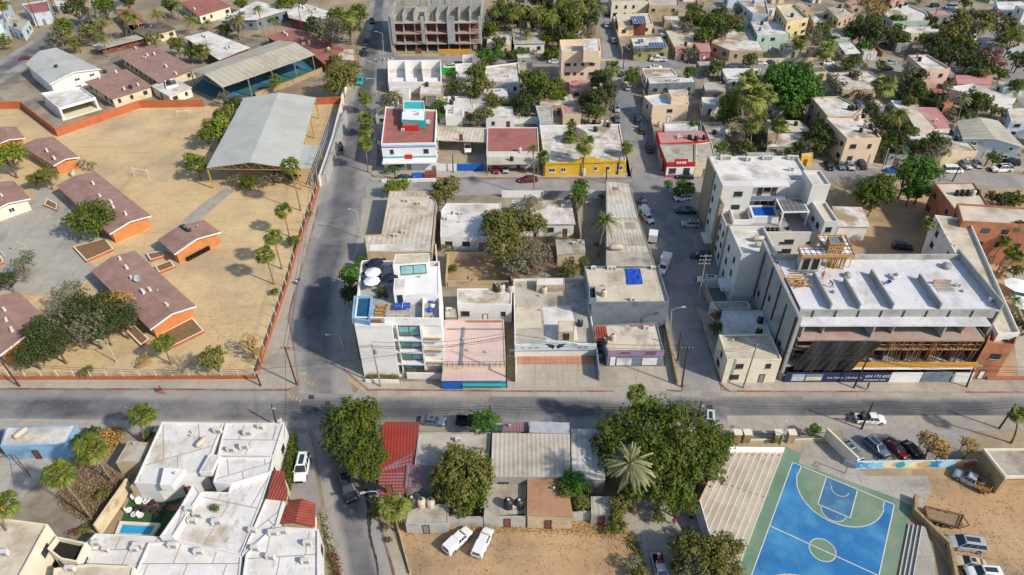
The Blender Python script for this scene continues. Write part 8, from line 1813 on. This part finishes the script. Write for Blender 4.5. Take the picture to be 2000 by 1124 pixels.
# ---------------- poles, lamps, wires ----------------
street_light(228,708,209,669,222,665,True,'tankw','double armed cream street light'); street_light(706,466,697,413,682,409); street_light(676,704,664,657,640,654); street_light(735,188,733,155,718,154); street_light(749,110,747,66,734,62)
street_light(1308,660,1312,606,1335,600); street_light(1260,418,1261,402,1279,397); street_light(744,996,736,960,708,963); street_light(1286,1008,1295,962,1291,943); street_light(61,500,40,478,30,472,False,'tankw','cream courtyard light'); street_light(1219,310,1224,255,1236,252); street_light(8,500,-5,480,-15,478,False,'tankw','cream courtyard light'); street_light(1525,868,1537,826,1537,824,False,'galv','thin grey lamp post')
UP=[]
def up(*a,**k): p=utility_pole(*a,**k); UP.append(p); return p
u1=up(580,753,556,677,rz=0,arms=1); u2=up(744,756,726,672,m_='polec',arms=0,trans=True,desc='pale concrete utility pole with hardware'); u3=up(989,758,989,655,arms=0); u4=up(39,756,4,708,arms=0); u5=up(510,755,496,720,arms=0,lamp=True)
u6=up(1331,757,1335,678,arms=1); u7=up(1451,759,1479,672,m_='polec',arms=0,desc='leaning pale concrete pole'); u8=up(1667,759,1698,694,arms=0,lamp=True); u9=up(1887,757,1903,718,arms=0); u10=up(1682,839,1705,788,arms=0); u11=up(1951,838,1984,790,arms=0,lamp=True); u12=up(1364,816,1370,785,arms=0,lamp=True,desc='short dark lamp pole')
u13=up(1362,600,1375,498,m_='polec',arms=3,desc='tall pale pole with triple crossarms'); u14=up(1323,706,1330,650,arms=0); u15=up(1248,420,1254,380,arms=0); u16=up(1184,358,1185,326,arms=0); u17=up(1206,342,1211,306,arms=0); u18=up(1264,285,1272,228,arms=0); u19=up(1217,135,1220,105,arms=0); u20=up(622,368,614,308,arms=1,m_='polec',desc='pale pole with crossarm and lamp'); u21=up(772,352,771,330,arms=0,lamp=True); u22=up(695,125,686,60,arms=0,m_='polec',desc='pale roadside pole'); u23=up(1860,355,1880,315,arms=0); u24=up(1923,325,1942,290,arms=0); u25=up(76,55,50,-10,arms=0); u26=up(109,30,98,-10,arms=0); u27=up(1765,123,1776,88,arms=0); u28=up(1975,138,1990,102,arms=0); u29=up(1886,335,1887,300,arms=0,m_='galv',desc='thin grey pole') if 0 else None; u30=up(1724,328,1736,290,arms=0,m_='galv',desc='slender white pole'); u31=up(1822,45,1832,5,arms=0); u32=up(1180,707,1179,690,arms=0,desc='short dark sign post'); u33=up(385,338,0,0,h=.3) if 0 else None; u34=up(885,338,884,302,arms=0,desc='slim dark green post'); u35=up(160,825,147,790,arms=0,desc='short dark lamp pole') if 0 else None; u36=up(956,820,957,793,arms=0,desc='short dark lamp pole'); u37=up(541,833,530,790,arms=0,lamp=True,desc='short dark lamp pole')
for a,b,n in((u5,u3,1),(u4,u5,2),(u1,u2,2),(u2,u3,3),(u3,u6,3),(u6,u7,2),(u7,u8,3),(u8,u9,3),(u6,u13,3),(u13,u15,3),(u15,u17,2),(u17,u18,2),(u18,u19,2),(u1,u20,2),(u20,u22,2),(u10,u11,2),(u12,u10,2),(u23,u24,2),(u27,u28,2),(u6,u14,1),(u36,u12,2),(u37,u36,2),(u25,u26,2)): wires(a,b,n=n)
wires(u9,Vector((110,82,9)),n=3); wires(u11,Vector((112,76,6)),n=2); wires(u4,Vector((-115,88,8)),n=2); wires(u1,Vector((-35.2,70,6.5)),n=1)
def flag():
    p=at(738,313); o=empty('flag_pole',p); MB().tube([(0,0,0),(0,0,6.5)],.05,6).build('pole',M['galv'],o); 
    for i,mm in enumerate(('greenp','purewhite','redp')):
        m=MB(); m.add([(.05+.55*i,-.0,5.0-.3*i),(.6+.55*i,.1,4.7-.3*i),(.6+.55*i,.1,5.9-.3*i),(.05+.55*i,0,6.2-.3*i)],[(0,1,2,3)]); m.build('flag_stripe',M[mm],o)
    reg(o,'','flag',full='limp green white and red flag on a pole beside the white office',anchor=(738,290))
flag()
# blue stripes, steps and signs of the white office
def office():
    a,b=W2(at(744,281,7.8)),W2(at(850,279,7.8)); d=(b-a).normalized(); s=Vector((d.y,-d.x)); L=(b-a).length; o=empty('facade_sign',(a.x,a.y,0))
    for z,mm in((7.0,'skyblue'),(6.6,'bluep'),(3.9,'skyblue'),(3.6,'turq')): m=MB(a.x,a.y,0); m.prism([a+s*.01,b+s*.01,b+s*.05,a+s*.05],z,z+.22); m.build('blue_stripe',M[mm],o)
    m=MB(a.x,a.y,0); m.prism([a+s*.01,b+s*.01,b+s*2.2,a+s*2.2],3.0,3.3); m.build('entrance_roof',M['purewhite'],o)
    m=MB(a.x,a.y,0); p=a+d*L*.42; m.prism([p+s*.1,p+d*1.8+s*.1,p+d*1.8+s*.2,p+s*.2],3.35,4.6); m.build('red_emblem_panel',M['redp'],o)
    m=MB(a.x,a.y,0); p=a+d*L*.55; m.prism([p+s*2.3,p+d*2.6+s*2.3,p+d*2.6+s*6.2,p+s*6.2],.0,.5); m.build('blue_ramp',M['bluep'],o); m=MB(a.x,a.y,0); m.prism([a+s*6,b+s*6,b+s*6.25,a+s*6.25],0,.9); m.build('low_white_wall',M['purewhite'],o)
    m=MB(a.x,a.y,0); p=a+d*L*.78; m.prism([p+s*2.4,p+d*3+s*2.4,p+d*3+s*4.6,p+s*4.6],0,1.0); m.build('brown_steps',M['brownp'],o)
    tag(o,'blue striped signs, entrance roof and blue ramp of the white office','shop front')
office()
def redsign():
    a,b=W2(at(1303,320,4)),W2(at(1358,319,4)); d=(b-a).normalized(); s=Vector((d.y,-d.x)); L=(b-a).length; o=empty('shop_sign',(a.x,a.y,0)); m=MB(a.x,a.y,0); m.prism([a+d*L*.25+s*.02,a+d*L*.72+s*.02,a+d*L*.72+s*.2,a+d*L*.25+s*.2],3.4,5.3); m.prism([a+s*.02,b+s*.02,b+s*.15,a+s*.15],3.2,4.4); m.build('red_board',M['redp'],o)
    for x in(.33,.42,.52,.6): m=MB(a.x,a.y,0); p=a+d*L*x+s*.22; q=p+d*.45; m.quad((p.x,p.y,4.0),(q.x,q.y,4.0),(q.x,q.y,4.7),(p.x,p.y,4.7)); m.build('white_lettering',M['purewhite'],o)
    m=MB(a.x,a.y,0); m.prism([a+s*.02,b+s*.02,b+s*.08,a+s*.08],.7,3.0); m.build('white_wall_band',M['purewhite'],o)
    for x,w_ in((.1,1.8),(.62,1.6)): m=MB(a.x,a.y,0); p=a+d*L*x+s*.09; q=p+d*w_; m.prism([p,q,q+s*.05,p+s*.05],.9,2.7); m.build('shop_window',M['glass'],o)
    tag(o,'stepped red sign board with white letters on the red corner shop','shop sign')
    a,b=W2(at(1065,319,4)),W2(at(1223,314,4)); d=(b-a).normalized(); s=Vector((d.y,-d.x)); L=(b-a).length; o=empty('shop_parapet',(a.x,a.y,0)); m=MB(a.x,a.y,0)
    for x0,x1,z in((.0,.98,4.25),(.36,.68,4.9),(.42,.62,5.4)): m.prism([a+d*L*x0+s*(.02+z*.004),a+d*L*x1+s*(.02+z*.004),a+d*L*x1+s*(.25+z*.004),a+d*L*x0+s*(.25+z*.004)],3.7,z)
    m.build('yellow_parapet',M['yellow'],o); tag(o,'stepped yellow parapet of the yellow fronted shop','shop sign')
redsign()
# ---------------- people ----------------
person(1692,762,R(-90),'walk','6a6e78','3a3a44','person walking on the pavement below the white hoarding')
person(1653,824,R(120),'bend','2c3440','2a2c34','person in dark clothes bending behind the white pickup on the street')
person(1672,828,R(60),'stand','3a4a6a','2a2c34','person standing at the tail of the white pickup on the street')
person(1315,1025,R(160),'walk','b03038','2f3038','person in a red top walking on the concrete walkway')
person(1350,1020,R(20),'sit','26304a','22242c','person in dark clothes sitting by the bleacher wall')
person(1333,997,R(0),'sit','1f3e78','22242c','person in blue sitting in the shade of the big tree')
person(1233,340,R(100),'walk','8a3038','2f3038','person at the street corner beside the yellow fronted shop')
person(952,341,R(0),'stand','1c2028','22242c','person in black beside the blue gate'); person(959,340,R(40),'stand','a02028','2c2c34','person in a red shirt beside the red car in the awning')
person(1624,562,R(60),'bend','6a5a50','4a4a50','worker bending over the slab of the unfinished building',z=ZS); person(1605,545,R(0),'walk','d05a30','5a5048','worker in an orange vest below the formwork deck',z=ZS,hair='d04a1c')
def cyclist():
    o=empty('bicycle',at(317,770),R(175)); 
    for x in(-.5,.5):
        m=MB(); n=16; m.tube([(x+.33*math.cos(6.283*i/n),0,.35+.33*math.sin(6.283*i/n)) for i in range(n+1)],.025,5,False); m.build('wheel',M['rubber'],o)
    m=MB(); m.tube([(-.5,0,.35),(-.15,0,.85),(.4,0,.85),(.05,0,.35),(-.5,0,.35)],.025,5,False); m.tube([(.5,0,.35),(.4,0,.95)],.025,5); m.build('frame',M['redp'],o); m=MB(); m.tube([(.4,-.28,1.0),(.4,.28,1.0)],.02,5); m.build('handlebar',M['metal'],o); MB().box(-.18,0,.86,.25,.14,.06).build('saddle',M['rubber'],o)
    reg(o,'','bicycle',full='red bicycle being ridden along the red kerb',anchor=(317,770))
    person(317,768,R(85),'sit','a82838','2a2c38','cyclist in a red top riding along the red kerb',z=.08,hair='a01c20')
cyclist()
# orange playground boards, benches, misc in the overgrown lot
def seesaw():
    o=empty('scrap_frame',at(20,925)); m=MB(*at(20,925)); 
    A,Bp,C=at(-20,915),at(42,908),at(60,932); m.tube([A,(A.x,A.y,2.6),(Bp.x,Bp.y,2.6),Bp],.06,6); m.tube([(Bp.x,Bp.y,2.6),C],.09,6); m.build('goal_frame',M['rust'],o); m=MB(*at(20,925)); D=at(-20,950); m.tube([D,(A.x,A.y,2.6)],.05,6); E_=at(28,948); m.tube([E_,(Bp.x,Bp.y,2.6)],.05,6); m.build('stay',M['metal'],o); reg(o,'','goal',full='rusty goal frame on the old concrete pitch at the left edge',anchor=(20,925))
seesaw()
sheet('old_pitch',[(-60,888),(118,884),(125,905),(60,955),(0,1010),(-80,1010)],.024,'plaza')
def pile(pts,full,cols,n,r):
    p=at(*pts); o=empty('rubbish_pile',p); rr=random.Random(pts[0])
    for i in range(n): MB().box(rr.uniform(-r,r),rr.uniform(-r*.5,r*.5),0,rr.uniform(.3,.9),rr.uniform(.2,.6),rr.uniform(.05,.4),rz=rr.uniform(0,3)).build('scrap',M[rr.choice(cols)],o)
    reg(o,'','rubbish',full=full,anchor=pts)
pile((190,925),'heap of blue and dark rubbish in the overgrown lot',['bluep','frame','purewhite','metal'],12,2.2); pile((240,930),'brown boards and rubble beside the small grey hut',['wood','stone','concrete'],10,1.6); pile((745,117),'building materials and blue sacks at the foot of the unfinished concrete block',['bluep','galv','metal','purewhite','frame'],26,4.0); pile((936,552),'dark steel profiles lying in the dirt yard',['frame','rust'],9,3.5); pile((884,528),'yellow machinery and scrap in the dirt yard',['yellowp','frame','rust'],10,1.0)
pile((1790,520),'red steel props and plastic stacked behind the unfinished building',['rust','redslab','galv','orangep'],22,5.0); pile((1095,650),'pallets beside the roof hut of the concrete roofed shop',['wood','purewhite'],3,1.0); pile((1135,430),'pale boulders in the garden strip',['stone','concrete'],9,1.8); pile((1680,330),'white crates at the kerb of the middle street',['purewhite','metal'],5,1.2)
# ---------------- small sheds, yard walls and roof clutter between the houses ----------------
rnd.seed(5)
ROADPX=[]
def near_road(p):
    for L_,h_ in RD:
        for a,b in zip(L_,L_[1:]):
            d=b-a; t=max(0,min(1,(p-a).dot(d)/max(1e-6,d.length_squared)))
            if (a+d*t-p).length<h_: return True
    return False
RD=[([W2(at(*q)) for q in ln],w_) for ln,w_ in (([(655,340),(700,171),(745,0),(748,-60)],9),([(700,365),(1230,362),(1400,358),(1620,340),(2000,354),(2400,370)],6.5),([(1285,400),(1238,240),(1212,165),(1195,110),(1182,50),(1175,-40)],8),([(745,110),(900,113),(1050,116),(1300,125),(1500,133),(1700,134),(2000,131)],5),([(1640,14),(1800,26),(2200,40)],4.5),([(1930,65),(1965,105),(2050,225)],7))]
EXCL=[ccw([W2(at(*q)) for q in pl]) for pl in ([(755,182),(866,182),(862,112),(755,112)],[(740,348),(1060,348),(1055,240),(740,240)],[(1550,310),(1700,310),(1690,285),(1550,285)],[(1050,348),(1225,348),(1225,305),(1050,305)],[(1700,128),(1850,122),(1840,100),(1710,105)])]
def free(p,r):
    for P in EXCL:
        ins=False; n=len(P)
        for i in range(n):
            a,b=P[i],P[(i+1)%n]
            if (a.y>p.y)!=(b.y>p.y) and p.x<(b.x-a.x)*(p.y-a.y)/(b.y-a.y)+a.x: ins=not ins
        if ins: return False
    for P,h,ref in BL:
        c=sum(P,Vector((0,0)))/len(P)
        if (c-p).length>45: continue
        ins=False; n=len(P)
        for i in range(n):
            a,b=P[i],P[(i+1)%n]
            if (a.y>p.y)!=(b.y>p.y) and p.x<(b.x-a.x)*(p.y-a.y)/(b.y-a.y)+a.x: ins=not ins
            d=b-a; t=max(0,min(1,(p-a).dot(d)/max(1e-6,d.length_squared)))
            if (a+d*t-p).length<r: return False
        if ins: return False
    return not near_road(p)
def yardshed(p,i):
    w_,d_,h_=rnd.uniform(3,7.5),rnd.uniform(3,6.5),rnd.choice([2.4,2.8,3.2,3.2,3.6,6.0 if i%7==0 else 3.0]); az=rnd.uniform(-.12,.12); o=empty('shed',(p.x,p.y,0),az)
    rf,rn=rnd.choice([('wroof','white roofed'),('proof','patchy white roofed'),('groof','grey roofed'),('corrg','tin roofed'),('beroof','sandy roofed'),('pinkroof','pink roofed'),('proof','stained white roofed'),('darkroof','dark roofed')]); wl=rnd.choice(['white','cream','beige','greyw','block','pinkw','palebluew','white','mint'])
    P=[Vector((x*w_/2,y*d_/2)) for x,y in((-1,-1),(1,-1),(1,1),(-1,1))]
    m,I=walls_mesh(P,0,h_,.18,rnd.choice([.1,.3,.4]),(0,0,0),0); m.build('wall',M[wl],o); m=MB(); m.flat(I,h_-.12); m.build('roof',M[rf],o)
    auto_openings(o,P,0,h_,(0,0,0),rnd,'FL'); 
    BL.append(([Vector((p.x,p.y))+Matrix.Rotation(az,2)@q for q in P],h_-.1,None)); reg(o,'small '+rn+' yard building','shed','small yard buildings between the houses'); return w_,d_
n_=0;k_=0
while n_<95 and k_<5000:
    k_+=1; px,py=rnd.uniform(755,2040),-40+385*rnd.random()**1.25
    if px<1010 and py<115: continue
    p=W2(at(px,py)); 
    if free(p,4.2): yardshed(p,n_); n_+=1
n2=0;k_=0
while n2<120 and k_<5000:
    k_+=1; px,py=rnd.uniform(755,2040),-30+370*rnd.random(); p=W2(at(px,py))
    if px<955 and py<115: continue
    if free(p,1.3):
        r=rnd.uniform(7,17); lf=rnd.choice(['mid','olive','dark','grey','bright','olive','mid'])
        (shrub if r<10 else tree)(*proj((p.x,p.y,1.8)),r,lf,hc=1.3 if r<10 else rnd.uniform(2.4,4)); n2+=1
def scatter(n,keys,y0,y1):
    c_=[b for b in BL if b[2] is None or True]; k=0
    while k<n:
        P,h,ref=rnd.choice(c_); c=sum(P,Vector((0,0)))/len(P); px=proj((c.x,c.y,h))
        if not(y0<px[1]<y1 and -50<px[0]<2050) or ref in('white hotel','unfinished building','white apartment block','unfinished concrete block'): k+=.05; continue
        i=rnd.randrange(len(P)); q=c.lerp(P[i].lerp(P[(i+1)%len(P)],rnd.random()),rnd.uniform(.2,.7)); small(rnd.choice(keys),[proj((q.x,q.y,h))]); k+=1
scatter(120,['vent','ac','tb','tw','vent','ac'],-60,350); scatter(30,['vent','ac','vent'],350,1150)
finish_labels()
bpy.context.view_layer.update()
